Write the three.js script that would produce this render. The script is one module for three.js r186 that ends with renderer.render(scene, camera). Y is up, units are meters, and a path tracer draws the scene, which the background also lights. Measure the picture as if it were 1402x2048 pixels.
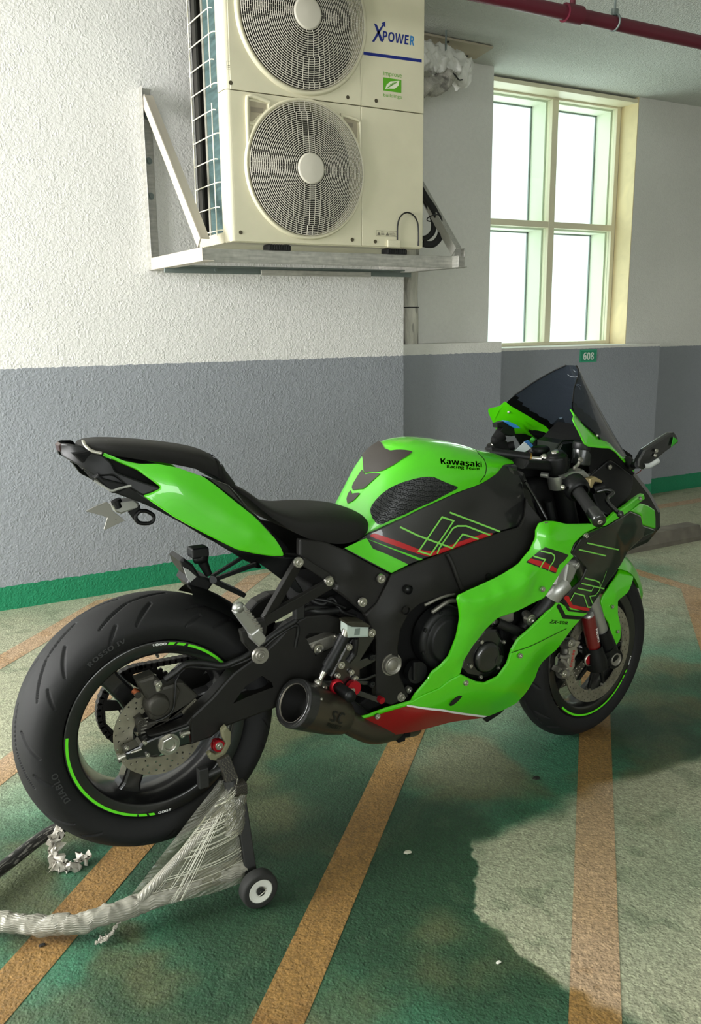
import * as THREE from 'three';
import { mergeGeometries, mergeVertices, toCreasedNormals } from 'three/addons/utils/BufferGeometryUtils.js';
import { RoundedBoxGeometry } from 'three/addons/geometries/RoundedBoxGeometry.js';
import { FontLoader } from 'three/addons/loaders/FontLoader.js';
import { RectAreaLightUniformsLib } from 'three/addons/lights/RectAreaLightUniformsLib.js';

// ---------------------------------------------------------------- camera, sky, daylight, added fill, exposure
const scene = new THREE.Scene();
const camera = new THREE.PerspectiveCamera(60.76, 1402 / 2048, 0.05, 100);
camera.rotation.order = 'YXZ';
camera.position.set(0, 1.357, 4.337);
camera.rotation.set(-0.21632, -0.51637, -0.0101);
scene.add(camera);
const renderer = new THREE.WebGLRenderer({ antialias: true });
renderer.toneMapping = THREE.LinearToneMapping;
renderer.toneMappingExposure = 1.52;
renderer.shadowMap.enabled = true;
scene.background = new THREE.Color(1.0, 1.08, 1.06);          // bright hazy sky outside the openings
RectAreaLightUniformsLib.init();
function daylightOrFill(name, color, intensity, w, h, at, towards) {   // sky through one opening; the front one is added fill
  const l = new THREE.RectAreaLight(color, intensity, w, h);
  l.name = name; l.position.set(...at); l.lookAt(...towards); scene.add(l);
}
daylightOrFill('window_daylight', new THREE.Color(0.95, 1.0, 0.98), 1.3, 3.6, 3.4, [4.8, 2.1, -1.5], [4.8, 2.1, 3]);
daylightOrFill('side_opening_daylight', new THREE.Color(1.0, 0.995, 0.985), 21, 2.3, 1.8, [-3.42, 1.85, 1.25], [4, 1.85, 1.25]);
daylightOrFill('front_fill_light', new THREE.Color(0.97, 1.0, 1.0), 3.8, 4.4, 1.7, [-1.05, 1.8, 8.42], [-1.05, 1.8, 0]);  // unseen fill light, added behind the camera to brighten the near side

// ---------------------------------------------------------------- helpers
let seed = 20240611;
const rnd = () => { seed = (seed * 1664525 + 1013904223) >>> 0; return seed / 4294967296; };
const V = (a) => new THREE.Vector3(a[0], a[1], a[2]);
const HT = new Float32Array(65536); for (let i = 0; i < 65536; i++) HT[i] = rnd();
function vnoise(x, y, per) {                                  // value noise, optionally periodic
  let xi = Math.floor(x), yi = Math.floor(y); const fx = x - xi, fy = y - yi;
  const u = fx * fx * (3 - 2 * fx), v = fy * fy * (3 - 2 * fy);
  const h = (a, b) => { if (per) { a = ((a % per) + per) % per; b = ((b % per) + per) % per; } return HT[(((a * 73856093) ^ (b * 19349663)) >>> 0) & 65535]; };
  return (h(xi, yi) * (1 - u) + h(xi + 1, yi) * u) * (1 - v) + (h(xi, yi + 1) * (1 - u) + h(xi + 1, yi + 1) * u) * v;
}
const fbm = (x, y, o = 4, per = 0) => { let s = 0, a = 0.5, t = 0; for (let i = 0; i < o; i++) { s += a * vnoise(x + i * 17.3 * (per ? 0 : 1), y + i * 9.1 * (per ? 0 : 1), per); t += a; a *= 0.5; x *= 2; y *= 2; per *= 2; } return s / t; };
const sstep = (a, b, x) => { const t = Math.min(1, Math.max(0, (x - a) / (b - a))); return t * t * (3 - 2 * t); };
function texture(w, h, fn, srgb, repeat) {                    // fn(u, v) -> [r, g, b] 0..1 (or a number)
  const d = new Uint8Array(w * h * 4);
  for (let j = 0; j < h; j++) for (let i = 0; i < w; i++) {
    let c = fn((i + 0.5) / w, (j + 0.5) / h); if (typeof c === 'number') c = [c, c, c];
    const k = (j * w + i) * 4;
    for (let q = 0; q < 3; q++) d[k + q] = Math.max(0, Math.min(255, Math.round(c[q] * 255)));
    d[k + 3] = 255;
  }
  const t = new THREE.DataTexture(d, w, h, THREE.RGBAFormat);
  t.wrapS = t.wrapT = THREE.RepeatWrapping; t.magFilter = THREE.LinearFilter; t.minFilter = THREE.LinearFilter;
  if (srgb) t.colorSpace = THREE.SRGBColorSpace;
  if (repeat) t.repeat.set(repeat, repeat);
  t.needsUpdate = true; return t;
}
const rep = (t, r) => { const c = t.clone(); c.repeat.set(r, r); c.needsUpdate = true; return c; };
function metreUV(g) {                                         // uv in metres, by the way each face points
  g = g.index ? g.toNonIndexed() : g; if (!g.attributes.normal) g.computeVertexNormals();
  const p = g.attributes.position, uv = new Float32Array(p.count * 2), a = new THREE.Vector3(), b = new THREE.Vector3(), c = new THREE.Vector3();
  for (let i = 0; i < p.count; i += 3) {
    a.fromBufferAttribute(p, i); b.fromBufferAttribute(p, i + 1).sub(a); c.fromBufferAttribute(p, i + 2).sub(a);
    const n = b.cross(c), x = Math.abs(n.x), y = Math.abs(n.y), z = Math.abs(n.z);
    for (let k = 0; k < 3; k++) {
      const X = p.getX(i + k), Y = p.getY(i + k), Z = p.getZ(i + k), q = (i + k) * 2;
      if (z >= x && z >= y) { uv[q] = X; uv[q + 1] = Y; } else if (y >= x) { uv[q] = X; uv[q + 1] = Z; } else { uv[q] = Z; uv[q + 1] = Y; }
    }
  }
  g.setAttribute('uv', new THREE.BufferAttribute(uv, 2)); return g;
}
const taken = {};
const numbered = (n) => { const k = taken[n] = (taken[n] ?? -1) + 1; return k ? n + '_' + String(k).padStart(3, '0') : n; };
function flat(gs) { gs = Array.isArray(gs) ? gs : [gs]; gs = gs.map((g) => { const q = g.index ? g.toNonIndexed() : g; for (const k of Object.keys(q.attributes)) if (!['position', 'normal', 'uv'].includes(k)) q.deleteAttribute(k); if (!q.attributes.normal) q.computeVertexNormals(); if (!q.attributes.uv) q.setAttribute('uv', new THREE.BufferAttribute(new Float32Array(q.attributes.position.count * 2), 2)); return q; }); return gs.length > 1 ? mergeGeometries(gs) : gs[0]; }
function mesh(name, gs, mat, parent = scene) {
  const m = new THREE.Mesh(flat(gs), mat); m.name = parent === scene ? numbered(name) : name;
  m.castShadow = m.receiveShadow = true; parent.add(m); return m;
}
function tag(o, label, category, group) { o.userData.label = label; o.userData.category = category; if (group) o.userData.group = group; return o; }
function struct(name, gs, mat, label, category) { const m = mesh(name, gs, mat); m.userData.kind = 'structure'; if (label) { m.userData.label = label; m.userData.category = category; } return m; }
function thing(name, label, category, at = [0, 0, 0], group) { const g = new THREE.Group(); g.name = numbered(name); g.position.set(...at); scene.add(g); return tag(g, label, category, group); }
const box = (x0, x1, y0, y1, z0, z1) => new THREE.BoxGeometry(x1 - x0, y1 - y0, z1 - z0).translate((x0 + x1) / 2, (y0 + y1) / 2, (z0 + z1) / 2);
const rbox = (x0, x1, y0, y1, z0, z1, r = 0.004, s = 2) => new RoundedBoxGeometry(x1 - x0, y1 - y0, z1 - z0, s, r).translate((x0 + x1) / 2, (y0 + y1) / 2, (z0 + z1) / 2);
const ubox = (...a) => metreUV(box(...a));
function tube(pts, r, seg = 0, rad = 10, closed = false, tension = 0.5) {
  const c = new THREE.CatmullRomCurve3(pts.map(V), closed, 'catmullrom', tension);
  return new THREE.TubeGeometry(c, seg || Math.max(2, (pts.length - 1) * 8), r, rad, closed);
}
function rod(a, b, r, r2 = r, rad = 16) {                     // capped cylinder from a to b
  a = V(a); b = V(b); const d = b.clone().sub(a), g = new THREE.CylinderGeometry(r2, r, d.length(), rad);
  g.applyQuaternion(new THREE.Quaternion().setFromUnitVectors(new THREE.Vector3(0, 1, 0), d.clone().normalize()));
  const m = a.add(b).multiplyScalar(0.5); return g.translate(m.x, m.y, m.z);
}
function beam(a, b, w, h, up = [0, 1, 0]) {                   // rectangular bar from a to b; w across, h along up
  a = V(a); b = V(b); const z = b.clone().sub(a), L = z.length(); z.normalize();
  const x = V(up).cross(z).normalize(), y = z.clone().cross(x), m = a.add(b).multiplyScalar(0.5);
  return new RoundedBoxGeometry(w, h, L, 1, Math.min(w, h) * 0.12).applyMatrix4(new THREE.Matrix4().makeBasis(x, y, z).setPosition(m));
}
function extrude(pts, z0, z1, bevel = 0, holes = []) {        // outline in x, y pushed from z0 to z1
  const s = new THREE.Shape(pts.map((p) => new THREE.Vector2(p[0], p[1])));
  for (const h of holes) s.holes.push(new THREE.Path(h.map((p) => new THREE.Vector2(p[0], p[1]))));
  return new THREE.ExtrudeGeometry(s, { depth: z1 - z0 - 2 * bevel, bevelEnabled: bevel > 0, bevelSize: bevel, bevelThickness: bevel, bevelOffset: -bevel, bevelSegments: 2, steps: 1, curveSegments: 8 }).translate(0, 0, z0 + bevel);
}
const ring = (n, r, a0 = 0, cx = 0, cy = 0) => Array.from({ length: n }, (_, i) => [cx + r * Math.cos(a0 + i / n * 2 * Math.PI), cy + r * Math.sin(a0 + i / n * 2 * Math.PI)]);
function lathe(prof, seg = 48) { return new THREE.LatheGeometry(prof.map((p) => new THREE.Vector2(p[0], p[1])), seg); }   // [radius, along y]
const bold = await new FontLoader().loadAsync('fonts/droid/droid_sans_bold.typeface.json');
const plain = await new FontLoader().loadAsync('fonts/droid/droid_sans_regular.typeface.json');
const capOf = new Map(); for (const f of [bold, plain]) { let h = 0; for (const q of f.generateShapes('H', 1)) for (const p of q.getPoints(2)) h = Math.max(h, p.y); capOf.set(f, h); }
function words(text, font = bold, seg = 4) {                  // flat lettering, left edge 0, height of capitals 1: list of shapes and width
  const shapes = font.generateShapes(text, 1 / capOf.get(font)); let w = 0;
  for (const s of shapes) for (const p of s.getPoints(2)) w = Math.max(w, p.x);
  return { geo: new THREE.ShapeGeometry(shapes, seg), w };
}
function writing(text, x0, x1, y0, y1, z, font = bold, slant = 0) {   // on a face that looks along +z
  const { geo, w } = words(text, font); geo.applyMatrix4(new THREE.Matrix4().set((x1 - x0) / w, slant * (y1 - y0), 0, x0, 0, y1 - y0, 0, y0, 0, 0, 1, z, 0, 0, 0, 1)); return geo;
}
const std = (o) => new THREE.MeshStandardMaterial(o), phys = (o) => new THREE.MeshPhysicalMaterial(o);

// ---------------------------------------------------------------- surface textures
const plasterH = texture(1024, 1024, (u, v) => {              // sprayed plaster: rounded crumbs, 1 m tile
  const a = fbm(u * 128, v * 128, 2, 128), a2 = fbm(u * 200 + 0.5, v * 200, 1, 200), b = fbm(u * 40, v * 40, 2, 40), c = fbm(u * 8, v * 8, 2, 8);
  return 0.34 * a + 0.2 * sstep(0.55, 0.95, a2) * sstep(0.35, 0.6, b) + 0.3 * b * a + 0.16 * c;
});
const stippleH = texture(1024, 1024, (u, v) => 0.7 * fbm(u * 170, v * 170, 2, 170) + 0.3 * fbm(u * 60, v * 60, 2, 60));
const floorH = texture(1024, 1024, (u, v) => 0.6 * fbm(u * 200, v * 200, 2, 200) + 0.4 * fbm(u * 64, v * 64, 2, 64));
const paintTint = (r, g, b, amt, sc) => texture(512, 512, (u, v) => { const k = 1 + amt * (fbm(u * sc, v * sc, 4, sc) - 0.5) + amt * 0.5 * (fbm(u * 128, v * 128, 2, 128) - 0.5); return [r * k, g * k, b * k]; }, true, 0.5);
const M = {
  white: std({ map: paintTint(0.865, 0.858, 0.845, 0.05, 4), roughness: 0.85, bumpMap: plasterH, bumpScale: 0.004 }),
  whiteSmooth: std({ map: paintTint(0.86, 0.855, 0.83, 0.05, 4), roughness: 0.85, bumpMap: stippleH, bumpScale: 0.0022 }),
  grey: std({ map: paintTint(0.555, 0.57, 0.595, 0.05, 4), roughness: 0.7, bumpMap: plasterH, bumpScale: 0.004 }),
  greySmooth: std({ map: paintTint(0.555, 0.57, 0.595, 0.05, 4), roughness: 0.7, bumpMap: stippleH, bumpScale: 0.0022 }),
  green: std({ map: paintTint(0.07, 0.49, 0.335, 0.12, 4), roughness: 0.6, bumpMap: plasterH, bumpScale: 0.004 }),
  greenSmooth: std({ map: paintTint(0.07, 0.49, 0.335, 0.12, 4), roughness: 0.6, bumpMap: stippleH, bumpScale: 0.0022 }),
  ceiling: std({ map: paintTint(0.8, 0.81, 0.79, 0.05, 4), roughness: 0.9, bumpMap: stippleH, bumpScale: 0.007 }),
  stone: std({ map: texture(512, 512, (u, v) => { const k = 0.9 + 0.2 * fbm(u * 4, v * 4 + 2.5 * fbm(u * 3, v * 3, 3, 3), 5, 0); return [0.9 * k, 0.83 * k, 0.66 * k]; }, true, 1.2), roughness: 0.6 }),
  cream: std({ color: '#e6dfc3', roughness: 0.45 }),
  aluminium: std({ map: texture(512, 512, (u, v) => { const k = 0.62 + 0.16 * fbm(u * 6, v * 60, 3, 6) + 0.1 * (fbm(u * 30, v * 30, 3, 30) - 0.5); return [k, k * 0.99, k * 0.95]; }, true, 2), roughness: 0.5, metalness: 0.45 }),
  zinc: std({ color: '#7d8784', roughness: 0.5, metalness: 0.5 }),
  paleSteel: std({ color: '#c9c0b2', roughness: 0.5, metalness: 0.1 }),
  black: std({ color: '#121213', roughness: 0.45 }), rubber: std({ color: '#161616', roughness: 0.8 }),
  pane: phys({ color: '#f4fbf8', transmission: 1, roughness: 0.0, thickness: 0, ior: 1.45 }),
};
// ---------------------------------------------------------------- room shell (thick walls, added opening for fill at the front, openings for daylight)
const H = 2.85;
const ragged = (x0, x1, y0, y1, z, step = 0.012, amp = 0.004) => {   // a coat of paint with an uneven upper edge, 1.5 mm thick
  const p = [[x0, y0], [x1, y0]]; const n = Math.max(2, Math.round((x1 - x0) / step));
  for (let i = n; i >= 0; i--) p.push([x0 + (x1 - x0) * i / n, y1 + (rnd() - 0.5) * amp * (i % 3 ? 1 : 2)]);
  return metreUV(extrude(p, z, z + 0.0015));
};
struct('wall_left', [ubox(-3.6, 2.828, 0, H, -0.6, 0)], M.white, 'rough white plaster wall behind the air conditioner', 'wall');
struct('dado_left', [ragged(-3.6, 2.828, 0.1, 1.152, 0)], M.grey, 'blue-grey painted lower band of the rough wall', 'paint band');
struct('baseboard_left', [ragged(-3.6, 2.828, 0, 0.118, 0.0015)], M.green, 'green painted skirting band along the rough wall', 'baseboard');
struct('wall_recess', [ubox(2.828, 3.62, 0, H, -0.6, -0.22)], M.whiteSmooth, 'smooth off-white wall between the air conditioner and window', 'wall');
struct('wall_ledge', [ubox(2.828, 3.637, 0, 1.212, -0.22, -0.1)], M.whiteSmooth, 'low white-topped ledge wall in the recess', 'wall');
struct('dado_ledge', [ragged(2.828, 3.637, 0.1, 1.148, -0.1, 0.012, 0.003), ubox(3.637, 3.6385, 0.1, 1.148, -0.22, -0.1)], M.greySmooth, 'grey paint on the low ledge wall', 'paint band');
struct('wall_parapet', [ubox(3.62, 5.222, 0, 1.166, -0.6, -0.22)], M.whiteSmooth, 'parapet wall under the window with white sill', 'wall');
struct('dado_parapet', [ragged(3.637, 5.222, 0.1, 1.148, -0.22, 0.012, 0.002), ubox(5.222, 5.2235, 0.1, 1.148, -0.345, -0.22)], M.greySmooth, 'grey paint on the parapet under the window', 'paint band');
struct('baseboard_parapet', [ragged(3.637, 5.224, 0, 0.12, -0.2185, 0.012, 0.002), ragged(2.828, 3.637, 0, 0.12, -0.0985, 0.012, 0.002)], M.greenSmooth, 'dark green skirting band under the window', 'baseboard');
struct('wall_right', [ubox(5.0, 9.1, 0, H, -0.6, -0.345)], M.whiteSmooth, 'plain off-white wall right of the window', 'wall');
struct('dado_right', [ragged(5.222, 9.1, 0.1, 1.137, -0.345, 0.012, 0.002)], M.greySmooth, 'dark grey painted lower band right of the parapet corner', 'paint band');
struct('baseboard_right', [ragged(5.222, 9.1, 0, 0.122, -0.3435, 0.012, 0.002)], M.greenSmooth, 'dark green skirting band right of the parapet corner', 'baseboard');
struct('ceiling', [ubox(-3.7, 9.1, H, H + 0.2, -0.6, 8.6)], M.ceiling, 'stippled white ceiling', 'ceiling');
struct('wall_side', [ubox(-3.7, -3.5, 0, 0.97, -0.6, 8.6), ubox(-3.7, -3.5, 2.73, H, -0.6, 8.6), ubox(-3.7, -3.5, 0.97, 2.73, -0.6, 0.1), ubox(-3.7, -3.5, 0.97, 2.73, 2.4, 8.6)], M.whiteSmooth, 'side wall with a wide opening', 'wall');
struct('wall_front', [ubox(-3.7, 9.1, 0, 0.95, 8.5, 8.7), ubox(-3.7, 9.1, 2.65, H, 8.5, 8.7), ubox(-3.7, -3.3, 0.95, 2.65, 8.5, 8.7), ubox(1.2, 9.1, 0.95, 2.65, 8.5, 8.7)], M.whiteSmooth, 'far wall with a wide opening added for the fill light', 'wall');
struct('wall_end', [ubox(9.1, 9.3, 0, H, -0.6, 8.7)], M.whiteSmooth, 'end wall of the car park', 'wall');
// window: stone jamb, cream frame, four panes, deep outer reveal of cream boards
struct('trim_1', [metreUV(box(4.994, 5.0, 1.166, H, -0.5, -0.345))], M.stone, 'beige stone lining on the right window jamb', 'trim');
{
  const w = new THREE.Group(); w.name = 'window_1'; scene.add(w); w.userData = { kind: 'structure', label: 'bright four-pane window with cream frame', category: 'window' };
  const z0 = -0.55, z1 = -0.5, fr = (x0, x1, y0, y1) => rbox(x0, x1, y0, y1, z0, z1, 0.004);
  mesh('head_board', rbox(3.6, 4.994, 2.8115, 2.838, -0.5, -0.35, 0.003), M.cream, w);
  mesh('frame', [fr(3.6, 3.66, 1.166, 2.836), fr(4.957, 4.994, 1.166, 2.836), fr(3.66, 4.957, 2.80, 2.836), fr(3.66, 4.957, 1.166, 1.19)], M.cream, w);
  mesh('mullion', rbox(4.347, 4.401, 1.19, 2.80, z0, z1 + 0.006, 0.004), M.cream, w);
  mesh('transom', [rbox(3.66, 4.347, 1.97, 2.012, z0, z1 + 0.003, 0.004), rbox(4.401, 4.957, 1.97, 2.012, z0, z1 + 0.003, 0.004)], M.cream, w);
  for (const [x0, x1] of [[3.66, 4.347], [4.401, 4.957]]) for (const [y0, y1] of [[1.19, 1.97], [2.012, 2.80]]) {
    mesh('pane', box(x0, x1, y0, y1, -0.528, -0.522), M.pane, w);
    const r = mesh('outer_reveal', [box(x1 - 0.012, x1 + 0.03, y0 - 0.03, y1 + 0.03, -0.70, -0.552), box(x0, x1 - 0.012, y1 - 0.012, y1 + 0.03, -0.70, -0.552), box(x0 - 0.028, x0 - 0.015, y0, y1, -0.70, -0.552)], std({ color: '#dfe3cf', roughness: 0.6 }), w);
    mesh('bead', [box(x1 - 0.022, x1 - 0.012, y0, y1 - 0.012, -0.70, -0.69), box(x0, x1 - 0.012, y1 - 0.022, y1 - 0.012, -0.70, -0.69)], M.zinc, w);
  }
}
// floor: worn green coating with dust and painted light, hatched with ochre paint
{
  const dustAndLightAt = (x, z) => {
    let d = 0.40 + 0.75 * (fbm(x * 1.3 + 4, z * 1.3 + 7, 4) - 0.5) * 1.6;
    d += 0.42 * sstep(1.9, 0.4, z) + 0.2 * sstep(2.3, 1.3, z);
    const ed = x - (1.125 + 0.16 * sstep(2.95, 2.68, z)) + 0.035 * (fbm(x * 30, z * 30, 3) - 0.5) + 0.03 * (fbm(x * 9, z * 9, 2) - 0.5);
    d += 0.85 * sstep(-0.004, 0.012 + 0.12 * sstep(3.1, 3.4, z), ed) * sstep(2.63, 2.72, z + 0.12 * (fbm(x * 5, z * 5, 3) - 0.5)) - 0.16 * sstep(1.6, 2.1, z);  // dust plus painted light: soft upper edge stands for the bike shadow
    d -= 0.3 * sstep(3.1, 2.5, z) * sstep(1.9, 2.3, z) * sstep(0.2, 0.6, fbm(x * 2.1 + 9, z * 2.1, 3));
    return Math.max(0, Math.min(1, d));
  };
  const speck = (x, z) => 0.55 * (vnoise(x * 330, z * 330) - 0.5) + 0.5 * (vnoise(x * 150 + 7, z * 150) - 0.5) + 0.25 * (vnoise(x * 700, z * 700) - 0.5);
  const mixc = (a, b, t) => a.map((q, i) => q + (b[i] - q) * t);
  const colourAt = (x, z, stripe) => {
    const d = dustAndLightAt(x, z), g = speck(x, z), t = fbm(x * 2.7 + 31, z * 2.7 + 3, 3) + 0.22 * sstep(1.9, 3.0, x + 0.4 * fbm(x, z + 8, 2));
    const ol = fbm(x * 3.3 + 77, z * 3.3 + 13, 4), coat = mixc(mixc([0.13, 0.245, 0.16], [0.2, 0.40, 0.30], sstep(0.45, 0.75, t)), [0.275, 0.305, 0.2], sstep(0.46, 0.68, ol));
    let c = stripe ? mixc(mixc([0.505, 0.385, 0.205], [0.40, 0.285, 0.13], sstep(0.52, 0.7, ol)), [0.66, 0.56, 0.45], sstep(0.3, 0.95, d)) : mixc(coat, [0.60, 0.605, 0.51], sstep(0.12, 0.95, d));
    const scuff = sstep(0.66, 0.74, fbm(x * 14 + 50, z * 14, 3)) * 0.25; c = mixc(c, stripe ? [0.52, 0.38, 0.22] : [0.3, 0.36, 0.27], scuff);
    const k = 1 + 0.42 * g; return c.map((q) => q * k);
  };
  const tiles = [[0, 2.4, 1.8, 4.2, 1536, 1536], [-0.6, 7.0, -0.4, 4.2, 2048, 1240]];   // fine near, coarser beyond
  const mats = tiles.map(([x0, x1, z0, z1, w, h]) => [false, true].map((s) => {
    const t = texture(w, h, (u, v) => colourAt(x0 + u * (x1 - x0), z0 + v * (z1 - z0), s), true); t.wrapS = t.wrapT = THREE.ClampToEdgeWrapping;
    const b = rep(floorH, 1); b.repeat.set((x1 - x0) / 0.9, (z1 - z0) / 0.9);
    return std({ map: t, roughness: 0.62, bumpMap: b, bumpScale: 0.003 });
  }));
  const poly = (pts, y, [x0, x1, z0, z1]) => {               // flat convex polygon given as x, z
    const p = [], n = [], uv = [], at = (q) => { p.push(q[0], y, q[1]); n.push(0, 1, 0); uv.push((q[0] - x0) / (x1 - x0), (q[1] - z0) / (z1 - z0)); };
    let ar = 0; pts.forEach((a, i) => { const b = pts[(i + 1) % pts.length]; ar += a[0] * b[1] - b[0] * a[1]; }); if (ar < 0) pts = pts.slice().reverse();
    for (let i = 1; i + 1 < pts.length; i++) { at(pts[0]); at(pts[i + 1]); at(pts[i]); }
    const g = new THREE.BufferGeometry(); g.setAttribute('position', new THREE.Float32BufferAttribute(p, 3)); g.setAttribute('normal', new THREE.Float32BufferAttribute(n, 3)); g.setAttribute('uv', new THREE.Float32BufferAttribute(uv, 2)); return g;
  };
  const rect = (x0, x1, z0, z1) => [[x0, z0], [x1, z0], [x1, z1], [x0, z1]];
  const clip = (pts, x0, x1, z0, z1) => { for (const [k, s, c] of [[0, 1, x0], [0, -1, x1], [1, 1, z0], [1, -1, z1]]) { const o = []; pts.forEach((a, i) => { const b = pts[(i + 1) % pts.length], da = s * (a[k] - c), db = s * (b[k] - c); if (da >= 0) o.push(a); if ((da > 0 && db < 0) || (da < 0 && db > 0)) { const t = da / (da - db); o.push([a[0] + t * (b[0] - a[0]), a[1] + t * (b[1] - a[1])]); } }); pts = o; } return pts; };
  const dull = std({ color: '#8f9480', roughness: 0.7 });
  const fl = struct('floor', [ubox(-3.7, 9.3, -0.2, -0.002, -0.6, 8.7)], dull, 'worn green coated car park floor with dust', 'floor');
  const [N, C] = tiles;
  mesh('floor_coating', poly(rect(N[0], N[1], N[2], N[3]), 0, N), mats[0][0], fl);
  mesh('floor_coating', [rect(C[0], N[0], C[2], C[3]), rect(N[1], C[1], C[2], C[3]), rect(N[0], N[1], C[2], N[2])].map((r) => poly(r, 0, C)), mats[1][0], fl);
  const marks = [1.10, 1.92, 2.76, 3.575, 4.43, 5.1].map((c, i) => [[c - 0.07, i < 3 ? 0.075 : 0.075], c]).map(([, c]) => { const h = 0.072; return [[c - h - 4.4, 4.4], [c + h - 4.4, 4.4], [c + h - 0.08, 0.08], [c - h - 0.08, 0.08]]; });
  marks.forEach((m, i) => { marks[i] = clip(m, -3, 3.57, 0.08, 4.4); });
  marks.push(rect(3.57, 3.655, 0.08, 4.2)); marks.push(rect(3.7, 7.0, -0.03, 0.07)); marks.push(rect(-0.6, 3.57, 0.0015, 0.08));
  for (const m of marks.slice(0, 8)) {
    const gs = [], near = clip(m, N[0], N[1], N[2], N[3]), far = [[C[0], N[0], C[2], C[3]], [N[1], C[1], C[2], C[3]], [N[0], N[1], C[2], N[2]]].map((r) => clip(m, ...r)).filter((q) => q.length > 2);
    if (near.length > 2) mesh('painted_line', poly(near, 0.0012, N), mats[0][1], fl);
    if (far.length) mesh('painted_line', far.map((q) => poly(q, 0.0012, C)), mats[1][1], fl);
  }
}
// wheel stop, number sign, ceiling pipe
{
  const ws = extrude([[0.84, 0], [0.84, 0.028], [0.815, 0.092], [0.72, 0.092], [0.695, 0.028], [0.695, 0]], 0, 0.84, 0.004).rotateY(-Math.PI / 2).scale(-1, 1, 1);
  const q = ws.index ? ws : ws; const pos = q.attributes.position;   // put back the winding after the mirror
  for (let i = 0; i < pos.count; i += 3) for (let k = 0; k < 3; k++) { const a = pos.array[(i + 1) * 3 + k]; pos.array[(i + 1) * 3 + k] = pos.array[(i + 2) * 3 + k]; pos.array[(i + 2) * 3 + k] = a; }
  q.computeVertexNormals(); q.translate(3.66, 0, 0);
  tag(mesh('wheel_stop', metreUV(q), std({ map: texture(256, 256, (u, v) => { const k = 0.3 + 0.2 * fbm(u * 6, v * 6, 4, 6); return [k, k * 0.95, k * 0.85]; }, true, 2), roughness: 0.8 })), 'dirty grey concrete wheel stop lying on the green floor', 'wheel stop');
  for (const [at, r, col, label] of [[[1.6623,.004,2.5246], 0.009, '#15140f', 'tiny dark leaf scrap on the floor in front of the front wheel'], [[1.123,.004,2.6413], 0.008, '#b9b7a6', 'pale chip on the floor beside the middle ochre line'], [[1.0732,.003,3.0728], 0.005, '#d6d4c8', 'small white crumb on the floor below the patch of dust and painted light'], [[.231,.004,2.5173], 0.006, '#1c1a16', 'small dark pebble on the ochre line below the paddock stand']]) {
    const g = new THREE.IcosahedronGeometry(r, 1), p = g.attributes.position; for (let i = 0; i < p.count; i++) { const k = 0.75 + 0.5 * vnoise(p.getX(i) * 300 + 9, p.getZ(i) * 300); p.setXYZ(i, p.getX(i) * k * 1.3, p.getY(i) * 0.35, p.getZ(i) * k); } g.computeVertexNormals();
    const m = tag(mesh('floor_bit', g, std({ color: col, roughness: 0.8 })), label, 'chip', 'loose chips on the floor'); m.position.set(at[0], r * 0.35 + 0.001, at[2]); }  // loose bits: a scrap of leaf, pale crumbs and a pebble
  const s = thing('number_sign', 'small green parking bay sign reading 608 below the window', 'sign', [4.551, 1.05, -0.2185]);
  const sm = std({ color: '#1d8a66', roughness: 0.5 }), wm = std({ color: '#dfe8e0', roughness: 0.5 });
  mesh('plate', rbox(-0.125, 0.035, 0.003, 0.09, 0, 0.004, 0.001), sm, s);
  mesh('border', [box(-0.121, 0.031, 0.006, 0.0085, 0.0041, 0.0044), box(-0.121, 0.031, 0.0845, 0.087, 0.0041, 0.0044), box(-0.121, -0.1185, 0.006, 0.087, 0.0041, 0.0044), box(0.0285, 0.031, 0.006, 0.087, 0.0041, 0.0044)], std({ color: '#59b894', roughness: 0.5 }), s);
  mesh('number', writing('608', -0.096, 0.006, 0.021, 0.07, 0.0046), wm, s);
  const red = std({ color: '#5c1728', roughness: 0.45 });
  const pp = thing('sprinkler_pipe', 'dark red sprinkler pipe hung below the ceiling', 'pipe', [0, 2.65, 1.2]);
  mesh('pipe', rod([-1, 0, 0.005], [9, 0, -0.045], 0.03, 0.03, 24), red, pp);
  mesh('coupling', [rod([2.88, 0, -0.012], [2.97, 0, -0.012], 0.039, 0.039, 24), rod([2.925, 0.03, -0.012], [2.925, 0.075, -0.012], 0.012)], red, pp);
  mesh('hanger', [rod([3.18, 0.03, -0.014], [3.18, 0.19, -0.014], 0.005), tube(Array.from({ length: 16 }, (_, i) => [3.18, 0.034 * Math.cos(i / 8 * Math.PI) + 0.004, -0.014 + 0.034 * Math.sin(i / 8 * Math.PI)]), 0.005, 48, 6, true), rbox(3.165, 3.195, 0.03, 0.06, -0.024, -0.004, 0.003)], M.zinc, pp);
}
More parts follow.
